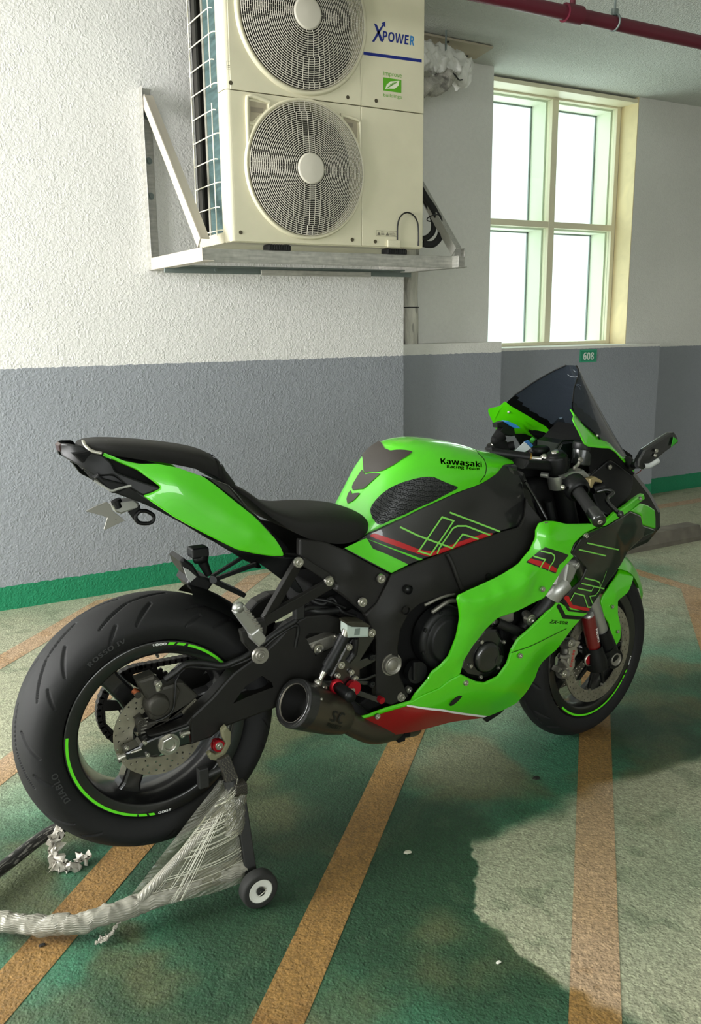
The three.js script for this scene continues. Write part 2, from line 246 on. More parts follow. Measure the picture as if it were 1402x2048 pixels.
// ---------------------------------------------------------------- outdoor unit on its wall bracket
{
  const X0 = 1.482, X1 = 2.467, Y0 = 1.687, Y1 = 2.82, ZF = 0.72, ZR = 0.35, YS = 2.29, XS = 2.128;
  const ac = thing('air_conditioner', 'cream twin-fan outdoor air conditioner unit on a wall bracket', 'air conditioner', [X0, Y0, ZR]);
  const L = (x, y, z) => [x - X0, y - Y0, z - ZR];
  const lb = (x0, x1, y0, y1, z0, z1, r = 0.004) => rbox(x0 - X0, x1 - X0, y0 - Y0, y1 - Y0, z0 - ZR, z1 - ZR, r);
  const shell = std({ map: texture(512, 512, (u, v) => { const k = 0.97 + 0.06 * fbm(u * 8, v * 8, 4, 8); return [0.85 * k, 0.825 * k, 0.72 * k]; }, true), roughness: 0.42, bumpMap: rep(stippleH, 3), bumpScale: 0.0004 });
  const front = std({ map: rep(shell.map, 1), roughness: 0.38 });
  const dark = std({ color: '#26241f', roughness: 0.7 });
  const holePanel = (x0, x1, y0, y1, cx, cy, r, z0, z1) => metreUV(extrude([[x0 - X0, y0 - Y0], [x1 - X0, y0 - Y0], [x1 - X0, y1 - Y0], [x0 - X0, y1 - Y0]], z0 - ZR, z1 - ZR, 0.002, [ring(72, r, 0, cx - X0, cy - Y0).reverse()]));
  const F1 = [1.848, 2.0, 0.278], F2 = [1.849, 2.613, 0.298];
  // body: base tray, top, right side, back frame; rounded left front corner post
  mesh('base_tray', lb(X0 + 0.004, X1 - 0.004, Y0, Y0 + 0.03, ZR, ZF - 0.01, 0.003), shell, ac);
  mesh('top_cover', lb(X0, X1, Y1 - 0.02, Y1, ZR, ZF, 0.006), shell, ac);
  mesh('side_panel', metreUV(lb(X1 - 0.03, X1, Y0 + 0.004, Y1 - 0.02, ZR, ZF - 0.016, 0.003)), shell, ac);
  mesh('corner_post', [Y0 + 0.004, YS + 0.0015].map((y, i) => metreUV(extrude([[0, 0], [0, 0.062], ...Array.from({ length: 7 }, (_, k) => [0.022 - 0.022 * Math.cos(k / 6 * Math.PI / 2), 0.062 + 0.022 * Math.sin(k / 6 * Math.PI / 2)]), [0.0225, 0.084], [0.0225, 0.066], [0.016, 0.06], [0.012, 0]], 0, (i ? Y1 - 0.02 : YS - 0.0015) - y).rotateX(-Math.PI / 2).scale(1, 1, -1).translate(0, y - Y0, ZF - ZR - 0.084))).map((g) => { const p = g.attributes.position; for (let i = 0; i < p.count; i += 3) for (let k = 0; k < 3; k++) { const a = p.array[(i + 1) * 3 + k]; p.array[(i + 1) * 3 + k] = p.array[(i + 2) * 3 + k]; p.array[(i + 2) * 3 + k] = a; } g.computeVertexNormals(); return metreUV(g); }), shell, ac);
  mesh('rear_post', [lb(X0, X0 + 0.012, Y0, Y1 - 0.02, ZR, ZR + 0.05, 0.002), lb(X0, X1, Y0 + 0.03, Y1 - 0.02, ZR, ZR + 0.012, 0.002)], dark, ac);
  mesh('base_flange', lb(X0 - 0.004, X0 + 0.01, Y0, Y0 + 0.045, ZR, ZF - 0.07, 0.002), shell, ac);
  // finned coil on the open left side
  const fins = std({ map: texture(512, 256, (u, v) => { const s = 0.7 + 0.3 * Math.sin(u * 2 * Math.PI * 64), k = (0.75 + 0.3 * fbm(u * 4, v * 24, 3, 4)) * (0.8 + 0.2 * s); return [0.36 * k, 0.47 * k, 0.47 * k]; }, true, 4), roughness: 0.6, metalness: 0.2 });
  mesh('coil', metreUV(lb(X0 + 0.03, X0 + 0.06, Y0 + 0.04, Y1 - 0.03, ZR + 0.07, ZF - 0.07, 0.004)), fins, ac);
  mesh('coil_end_plate', lb(X0 + 0.026, X0 + 0.07, Y0 + 0.035, Y1 - 0.03, ZR + 0.052, ZR + 0.07, 0.002), std({ color: '#aaa79a', roughness: 0.5, metalness: 0.3 }), ac);
  const wire = std({ color: '#e9e4cf', roughness: 0.4 });
  const rungs = []; for (let k = 0, y = Y0 + 0.055; y < Y1 - 0.05; k++, y += 0.098) rungs.push(y);
  rungs.forEach((y, k) => mesh('guard_wire', tube([L(X0 + 0.002, y, ZF - (k % 2 ? 0.115 : 0.078)), L(X0 - 0.012, y, ZF - (k % 2 ? 0.125 : 0.1)), L(X0 - 0.014, y, ZR + 0.12), L(X0 - 0.012, y, ZR + 0.004)], 0.0028, 20, 6), wire, ac));
  mesh('guard_wire', rod(L(X0 - 0.013, Y0 + 0.03, ZR + 0.005), L(X0 - 0.013, Y1 - 0.03, ZR + 0.005), 0.003), wire, ac);
  for (let i = 0; i < 2; i++) { const a = i ? YS + 0.03 : Y0 + 0.035, b = i ? Y1 - 0.06 : YS - 0.03; mesh('guard_wire', rod(L(X0 - 0.013, a, ZF - 0.125), L(X0 - 0.013, b, ZF - 0.125), 0.0026), wire, ac); }
  // front panels
  const px = X0 + 0.0225;
  mesh('fan_panel', holePanel(px, XS - 0.001, Y0 + 0.004, YS - 0.0015, F1[0], F1[1], F1[2], ZF - 0.012, ZF), front, ac);
  mesh('fan_panel', holePanel(px, XS - 0.001, YS + 0.0015, Y1 - 0.02, F2[0], F2[1], 0.298, ZF - 0.012, ZF + 0.002), front, ac).visible = true;
  mesh('service_panel', metreUV(lb(XS + 0.001, X1 - 0.0, Y0 + 0.004, YS - 0.0015, ZF - 0.014, ZF, 0.004)), front, ac);
  mesh('service_panel', metreUV(lb(XS + 0.001, X1 - 0.0, YS + 0.0015, Y1 - 0.02, ZF - 0.014, ZF + 0.001, 0.004)), front, ac);
  const grill = std({ color: '#cfc9bb', roughness: 0.45 });
  const bar = (p, q, w) => { const d = V(q).sub(V(p)), L = d.length(), g = new THREE.BoxGeometry(w, L, w * 1.4); g.applyQuaternion(new THREE.Quaternion().setFromUnitVectors(new THREE.Vector3(0, 1, 0), d.normalize())); return g.translate((p[0] + q[0]) / 2, (p[1] + q[1]) / 2, (p[2] + q[2]) / 2); };
  const fan = (F, rim, sq) => {
    const [cx, cy, R] = F, bell = [], c = L(cx, cy, ZF);
    mesh('fan_ring', lathe([[R + rim, 0.001], [R + rim - 0.004, 0.012], [R + 0.008, 0.016], [R - 0.002, 0.012], [R - 0.006, -0.012], [R - 0.008, -0.02]], 72).rotateX(Math.PI / 2).translate(...c), front, ac);
    const hz = (r) => 0.02 + 0.03 * (1 - (r / R) ** 2), gs = [], nR = 26, r0 = 0.064;
    for (let i = 0; i <= nR; i++) { const r = r0 + (R - 0.004 - r0) * i / nR; gs.push(new THREE.TorusGeometry(r, 0.0016, 5, 72).translate(c[0], c[1], c[2] + hz(r))); }
    for (let i = 0; i < nR; i++) { const ra = r0 + (R - 0.004 - r0) * i / nR, rb = r0 + (R - 0.004 - r0) * (i + 1) / nR, n = Math.round(2 * Math.PI * ra / 0.026);
      for (let k = 0; k < n; k++) { const t = (k + (i % 2) / 2) / n * 2 * Math.PI; gs.push(bar([c[0] + ra * Math.cos(t), c[1] + ra * Math.sin(t), c[2] + hz(ra)], [c[0] + rb * Math.cos(t), c[1] + rb * Math.sin(t), c[2] + hz(rb)], 0.0016, 0.0022, [0, 0, 1])); } }
    const g = mesh('fan_grille', gs, grill, ac); 
    mesh('hub_cap', lathe([[0, 0.006], [r0 - 0.008, 0.004], [r0, 0], [r0, -0.01]], 48).rotateX(Math.PI / 2).translate(c[0], c[1], c[2] + 0.05), grill, ac);
    mesh('fan_housing', [new THREE.CylinderGeometry(R, R, 0.3, 48, 1, true).rotateX(Math.PI / 2).translate(c[0], c[1], c[2] - 0.17), new THREE.CylinderGeometry(R, R, 0.004, 48).rotateX(Math.PI / 2).translate(c[0], c[1], c[2] - 0.322)], shell, ac);
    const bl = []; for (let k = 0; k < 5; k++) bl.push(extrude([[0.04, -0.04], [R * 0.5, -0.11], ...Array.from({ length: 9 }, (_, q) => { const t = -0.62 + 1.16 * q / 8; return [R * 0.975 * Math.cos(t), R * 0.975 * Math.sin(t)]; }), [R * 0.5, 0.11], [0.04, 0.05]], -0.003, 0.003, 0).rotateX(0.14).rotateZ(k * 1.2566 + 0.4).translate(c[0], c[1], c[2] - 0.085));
    mesh('shading_fan_blades', [...bl, rod([c[0], c[1], c[2] - 0.2], [c[0], c[1], c[2] - 0.08], 0.055, 0.055, 24)], std({ color: '#33312d', roughness: 0.6 }), ac);  // blades widened and kept dark to imitate shade behind the grille
  };
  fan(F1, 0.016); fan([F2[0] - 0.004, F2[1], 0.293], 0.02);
  // raised moulding round the lower fan: squared upper corners with recessed handles
  mesh('fan_moulding', [tube([L(1.575, 1.99, ZF + 0.004), L(1.575, 2.24, ZF + 0.004), L(1.585, 2.268, ZF + 0.004), L(1.61, 2.272, ZF + 0.004), L(1.68, 2.258, ZF + 0.004)], 0.009, 40, 8), tube([L(2.02, 2.242, ZF + 0.004), L(2.09, 2.232, ZF + 0.004), L(2.112, 2.225, ZF + 0.004), L(2.12, 2.2, ZF + 0.004), L(2.12, 2.0, ZF + 0.004)], 0.007, 40, 8), rod(L(1.575, 2.165, ZF + 0.002), L(1.615, 2.165, ZF + 0.002), 0.006), rod(L(1.675, 2.262, ZF + 0.002), L(1.675, 2.225, ZF + 0.002), 0.006), rod(L(2.03, 2.238, ZF + 0.002), L(2.03, 2.21, ZF + 0.002), 0.006), rod(L(2.118, 2.13, ZF + 0.002), L(2.09, 2.13, ZF + 0.002), 0.006)], front, ac);
  const recess = std({ color: '#a59b85', roughness: 0.6 }); mesh('handle_recess', extrude([[1.588, 2.175], [1.588, 2.256], [1.664, 2.25], [1.664, 2.232], [1.625, 2.2], [1.6, 2.175]].map(([x, y]) => [x - X0, y - Y0]), ZF - ZR, ZF - ZR + 0.0015), recess, ac); mesh('handle_recess', extrude([[2.038, 2.212], [2.038, 2.233], [2.108, 2.222], [2.108, 2.14], [2.09, 2.14], [2.07, 2.18]].map(([x, y]) => [x - X0, y - Y0]), ZF - ZR, ZF - ZR + 0.0015), recess, ac);
  const slotM = std({ color: '#8b8271', roughness: 0.6 }); mesh('recess_slot', lb(1.592, 1.65, 2.212, 2.232, ZF + 0.0012, ZF + 0.0026, 0.0006), slotM, ac); mesh('recess_slot', lb(2.045, 2.085, 2.196, 2.214, ZF + 0.0012, ZF + 0.0026, 0.0006), slotM, ac);
  // screws, cable cover, labels
  for (const [x, y] of [[1.528, 1.727], [2.077, 1.716], [2.2, 1.712], [1.507, 2.315], [2.06, 2.318], [2.207, 2.319]]) mesh('screw', [new THREE.CylinderGeometry(0.0085, 0.0085, 0.003, 16).rotateX(Math.PI / 2).translate(...L(x, y, ZF + 0.001)), ], std({ color: '#57503f', roughness: 0.5, metalness: 0.4 }), ac);
  mesh('cable_cover', [lb(2.262, 2.335, 1.688, 1.722, ZF, ZF + 0.012, 0.005)], shell, ac);
  mesh('cable', tube([L(2.318, 1.722, ZF + 0.006), L(2.319, 1.79, ZF + 0.008), L(2.335, 1.83, ZF + 0.01), L(2.37, 1.848, ZF + 0.01), L(2.408, 1.835, ZF + 0.01), L(2.432, 1.8, ZF + 0.008), L(2.438, 1.74, ZF + 0.006), L(2.438, 1.70, ZF + 0.004)], 0.0035, 60, 8), M.black, ac);
  const blue = std({ color: '#13277e', roughness: 0.4 }), sky = std({ color: '#2e7fc0', roughness: 0.4 }), lime = std({ color: '#5aa81f', roughness: 0.4 }), ink = std({ color: '#6f6a5c', roughness: 0.6 });
  const z = ZF - ZR + 0.0018, sh = (pts, dz = 0) => new THREE.ShapeGeometry(new THREE.Shape(pts.map(([x, y]) => new THREE.Vector2(x - X0, y - Y0)))).translate(0, 0, z + dz);
  mesh('stripe', sh([[2.136, 2.505], [2.136, 2.518], [2.452, 2.5245], [2.452, 2.5115]].map(([x, y]) => [x, y - 0.004])), blue, ac);
  mesh('brand_lettering', [writing('POWE', 2.236 - X0, 2.378 - X0, 2.572 - Y0, 2.612 - Y0, z, bold, 0.08), sh([[2.186, 2.560], [2.198, 2.560], [2.247, 2.632], [2.256, 2.626], [2.256, 2.652], [2.235, 2.642], [2.241, 2.637], [2.217, 2.606]]), sh([[2.196, 2.636], [2.212, 2.632], [2.246, 2.566], [2.23, 2.568]])], blue, ac);
  mesh('brand_lettering', writing('R', 2.382 - X0, 2.41 - X0, 2.572 - Y0, 2.612 - Y0, z, bold, 0.08), sky, ac);
  mesh('leaf_logo', sh([[2.245, 2.366], [2.341, 2.366], [2.341, 2.421], [2.245, 2.421]]), lime, ac);
  mesh('leaf', [sh([[2.254, 2.372], [2.262, 2.392], [2.282, 2.408], [2.33, 2.416], [2.325, 2.395], [2.305, 2.38], [2.275, 2.377]], 0.0004)], std({ color: '#e9ecd2', roughness: 0.5 }), ac);
  mesh('leaf_vein', [sh([[2.26, 2.378], [2.263, 2.376], [2.318, 2.408], [2.316, 2.411]], 0.0008), ...[0.28, 0.45, 0.62].map((t) => sh([[2.26 + t * 0.058, 2.377 + t * 0.033], [2.263 + t * 0.058, 2.3775 + t * 0.033], [2.268 + t * 0.058, 2.389 + t * 0.03], [2.265 + t * 0.058, 2.39 + t * 0.03]], 0.0008))], lime, ac);
  mesh('lettering', [writing('improve', 2.243 - X0, 2.343 - X0, 2.43 - Y0, 2.447 - Y0, z, plain), writing('buildings', 2.243 - X0, 2.343 - X0, 2.342 - Y0, 2.355 - Y0, z, plain)], lime, ac);
  const lab = (x, y, w, h) => [sh([[x, y], [x + w, y], [x + w, y + 0.0012], [x, y + 0.0012]]), sh([[x, y + h], [x + w, y + h], [x + w, y + h + 0.0012], [x, y + h + 0.0012]]), sh([[x, y], [x + 0.0012, y], [x + 0.0012, y + h], [x, y + h]]), sh([[x + w, y], [x + w + 0.0012, y], [x + w + 0.0012, y + h], [x + w, y + h]])];
  const lines = (x, y, w, n) => Array.from({ length: n }, (_, i) => sh([[x, y - i * 0.006], [x + w * (0.7 + 0.3 * HT[i + 40]), y - i * 0.006], [x + w * (0.7 + 0.3 * HT[i + 40]), y - i * 0.006 + 0.002], [x, y - i * 0.006 + 0.002]]));
  const tri = (x, y) => sh([[x, y], [x + 0.018, y], [x + 0.009, y + 0.016]]);
  mesh('warning_label', [...lab(2.205, 1.737, 0.115, 0.024), tri(2.21, 1.741), ...lines(2.231, 1.755, 0.02, 3), tri(2.257, 1.741), ...lines(2.278, 1.755, 0.035, 3)], ink, ac);
  mesh('warning_label', [...lab(1.492, 2.365, 0.045, 0.03), ...lab(1.54, 2.36, 0.045, 0.03), ...lab(1.588, 2.355, 0.04, 0.03), ...lines(1.496, 2.378, 0.03, 2), ...lines(1.545, 2.372, 0.03, 2), sh([[1.618, 2.36], [1.628, 2.36], [1.628, 2.37], [1.618, 2.37]])], ink, ac);

  // bracket of angle profiles
  const b = thing('wall_bracket', 'weathered aluminium angle bracket carrying the air conditioner', 'bracket', [1.34, 1.6, 0]);
  const q = (x, y, zz) => [x - 1.34, y - 1.6, zz], bb = (x0, x1, y0, y1, z0, z1) => metreUV(rbox(x0 - 1.34, x1 - 1.34, y0 - 1.6, y1 - 1.6, z0, z1, 0.002, 1));
  const side = (x, inner) => {
    mesh('wall_upright', [bb(x, x + 0.055, 1.603, 2.432, 0, 0.005), bb(x - 0.001, x + 0.004, 1.603, 2.432, 0.005, 0.052)], M.aluminium, b);
    mesh('diagonal_strut', [beam(q(x + 0.008, 2.375, 0.045), q(x + 0.008, 1.68, 0.70), 0.006, 0.05, [0, 1, 0]), beam(q(x + 0.033, 2.395, 0.03), q(x + 0.033, 1.70, 0.69), 0.05, 0.006, [0, 1, 0])], inner ? M.aluminium : M.paleSteel, b);
    mesh('support_arm', [bb(x, x + 0.005, 1.604, 1.66, 0.005, 0.745), bb(x + 0.005, x + 0.055, 1.604, 1.609, 0.005, 0.745)], inner ? M.aluminium : M.paleSteel, b);
    for (const y of [2.11, 1.95, 2.31]) mesh('bolt', [new THREE.CylinderGeometry(0.011, 0.011, 0.01, 6).rotateX(Math.PI / 2).translate(x + 0.03 - 1.34, y - 1.6, 0.009), new THREE.CylinderGeometry(0.016, 0.016, 0.002, 20).rotateX(Math.PI / 2).translate(x + 0.03 - 1.34, y - 1.6, 0.005)], M.zinc, b);
  };
  side(1.34, false); side(2.66, true);
  mesh('front_rail', [bb(1.35, 2.735, 1.603, 1.66, 0.69, 0.695), bb(1.35, 2.735, 1.655, 1.66, 0.64, 0.69)], M.aluminium, b);
  mesh('end_flange', [bb(2.7, 2.742, 1.655, 1.698, 0.655, 0.66), bb(2.738, 2.743, 1.605, 1.70, 0.62, 0.69)], M.aluminium, b);
  mesh('rear_rail', [bb(1.345, 2.73, 1.582, 1.616, 0.22, 0.226), bb(1.345, 2.73, 1.61, 1.616, 0.226, 0.27)], M.zinc, b);
  mesh('mid_rail', [bb(1.82, 2.45, 1.576, 1.602, 0.262, 0.268)], M.aluminium, b);
  mesh('bolt', rod(q(1.6, 1.6, 0.235), q(1.6, 1.6, 0.226), 0.008), M.zinc, b);
  for (const x of [1.72, 2.335]) { const p = thing('rubber_pad', x < 2 ? 'black ribbed rubber foot under the left of the air conditioner' : 'black ribbed rubber foot under the right of the air conditioner', 'rubber foot', [x, 1.66, 0.672]);
    mesh('pad', [rbox(-0.055, 0.055, 0, 0.022, -0.03, 0.03, 0.003), ...Array.from({ length: 9 }, (_, i) => rbox(-0.052 + i * 0.0116, -0.046 + i * 0.0116, 0.003, 0.025, -0.033, 0.033, 0.002))], M.rubber, p);
    mesh('foot_plate', rbox(-0.03, 0.03, 0.022, 0.03, -0.03, 0.02, 0.002), std({ color: '#d8d2bd', roughness: 0.5 }), p); }
  // drain and refrigerant pipes
  const taped = (tone) => std({ map: texture(256, 256, (u, v) => { const k = tone * (0.8 + 0.3 * fbm(u * 8, v * 8, 4, 8)) - 0.18 * sstep(0.6, 0.75, fbm(u * 14, v * 14 + 3, 3, 14)); return [k, k * 0.98, k * 0.92]; }, true), roughness: 0.75, bumpMap: rep(plasterH, 1), bumpScale: 0.004 });
  const tp = thing('taped_pipe', 'vertical pipe wrapped in grimy white tape with a black tie', 'pipe', [2.975, 1.212, -0.155]);
  mesh('wrapping', tube([[0.004, 0, 0], [0.0, 0.15, 0.004], [-0.004, 0.33, 0], [0.004, 0.6, 0.004], [0, 1.0, 0.002], [0, 1.4, 0]], 0.048, 60, 20), taped(0.82), tp);
  mesh('cable_tie', new THREE.TorusGeometry(0.049, 0.0035, 8, 32).rotateX(Math.PI / 2).translate(0, 0.215, 0.004), M.black, tp);
  const hose = thing('refrigerant_hose', 'black insulated pipe looping out behind the air conditioner', 'hose', [2.6, 1.73, 0.55]), hq = (p) => [p[0] - 2.6, p[1] - 1.73, p[2] - 0.55];
  mesh('insulation', tube([[2.5773,1.7276,.56], [2.6068,1.723,.57], [2.6362,1.7304,.58], [2.6765,1.7711,.57], [2.6868,1.8288,.55], [2.6701,1.896,.52], [2.6481,1.957,.48], [2.6319,2.0187,.44]].map(hq), 0.017, 80, 14), M.rubber, hose);
  mesh('insulation', tube([[2.6149,1.7553,.5], [2.6348,1.7641,.52], [2.6582,1.7932,.53], [2.6785,1.8501,.5], [2.6777,1.915,.46], [2.6675,1.9749,.42]].map(hq), 0.014, 70, 14), M.rubber, hose);
  mesh('cable_tie', new THREE.TorusGeometry(0.036, 0.003, 8, 32).rotateX(1.2).translate(...hq([2.6671,1.8568,.525])), M.black, hose);
  // wrapped duct end and board under the ceiling
  const wd = thing('wrapped_pipe_bundle', 'pipe bundle wrapped in white plastic film below the ceiling', 'pipe bundle', [2.95, 2.645, 0.14]);
  const crumple = (g, amp, f) => { g = mergeVertices(g); const p = g.attributes.position; for (let i = 0; i < p.count; i++) { const x = p.getX(i), y = p.getY(i), zz = p.getZ(i); p.setXYZ(i, x + amp * (fbm(y * f + 3, zz * f, 3) - 0.5), y + amp * (fbm(x * f, zz * f + 9, 3) - 0.5), zz + amp * (fbm(x * f + 5, y * f, 3) - 0.5)); } g.computeVertexNormals(); return g; };
  mesh('plastic_film', crumple(tube([[-0.5, 0.06, 0.02], [-0.1, 0.075, 0.02], [0.08, 0.06, 0.01], [0.17, 0.03, -0.02], [0.19, 0.025, -0.03]], 0.072, 70, 36), 0.07, 30), phys({ color: '#f1f0ea', roughness: 0.4, transmission: 0.25, thickness: 0 }), wd);
  mesh('pipe_wrap', crumple(tube([[-0.4, -0.09, 0.04], [-0.1, -0.08, 0.04], [0.0, -0.05, 0.03], [0.06, 0.01, 0.02], [0.09, 0.04, 0.0]], 0.048, 60, 28), 0.04, 30), taped(0.7), wd);
  mesh('cable', tube([[0.02, 0.01, 0.07], [0.06, -0.01, 0.075], [0.09, -0.03, 0.07], [0.12, -0.025, 0.06]], 0.004, 30, 8), M.black, wd);
  const cb = thing('ceiling_board', 'beige board screwed to the ceiling above the wrapped pipes', 'board', [2.9, 2.846, 0]);
  mesh('board', metreUV(extrude([[-0.5, 0.15], [0.45, 0.108], [0.49, -0.105], [-0.5, -0.105]].map(([a, c]) => [a, c]), 0, 0.012, 0.002).rotateX(Math.PI / 2)), std({ color: '#b3a993', roughness: 0.7 }), cb);
  mesh('threaded_rod', rod([0.06, 0.016, 0.20], [0.06, -0.10, 0.20], 0.005), M.zinc, cb);
  for (const [x, y] of [[0.15, 0.09], [0.4, -0.07], [0.36, -0.08]]) mesh('screw', new THREE.CylinderGeometry(0.01, 0.01, 0.006, 12).translate(x, -0.014, y), dark, cb);
}
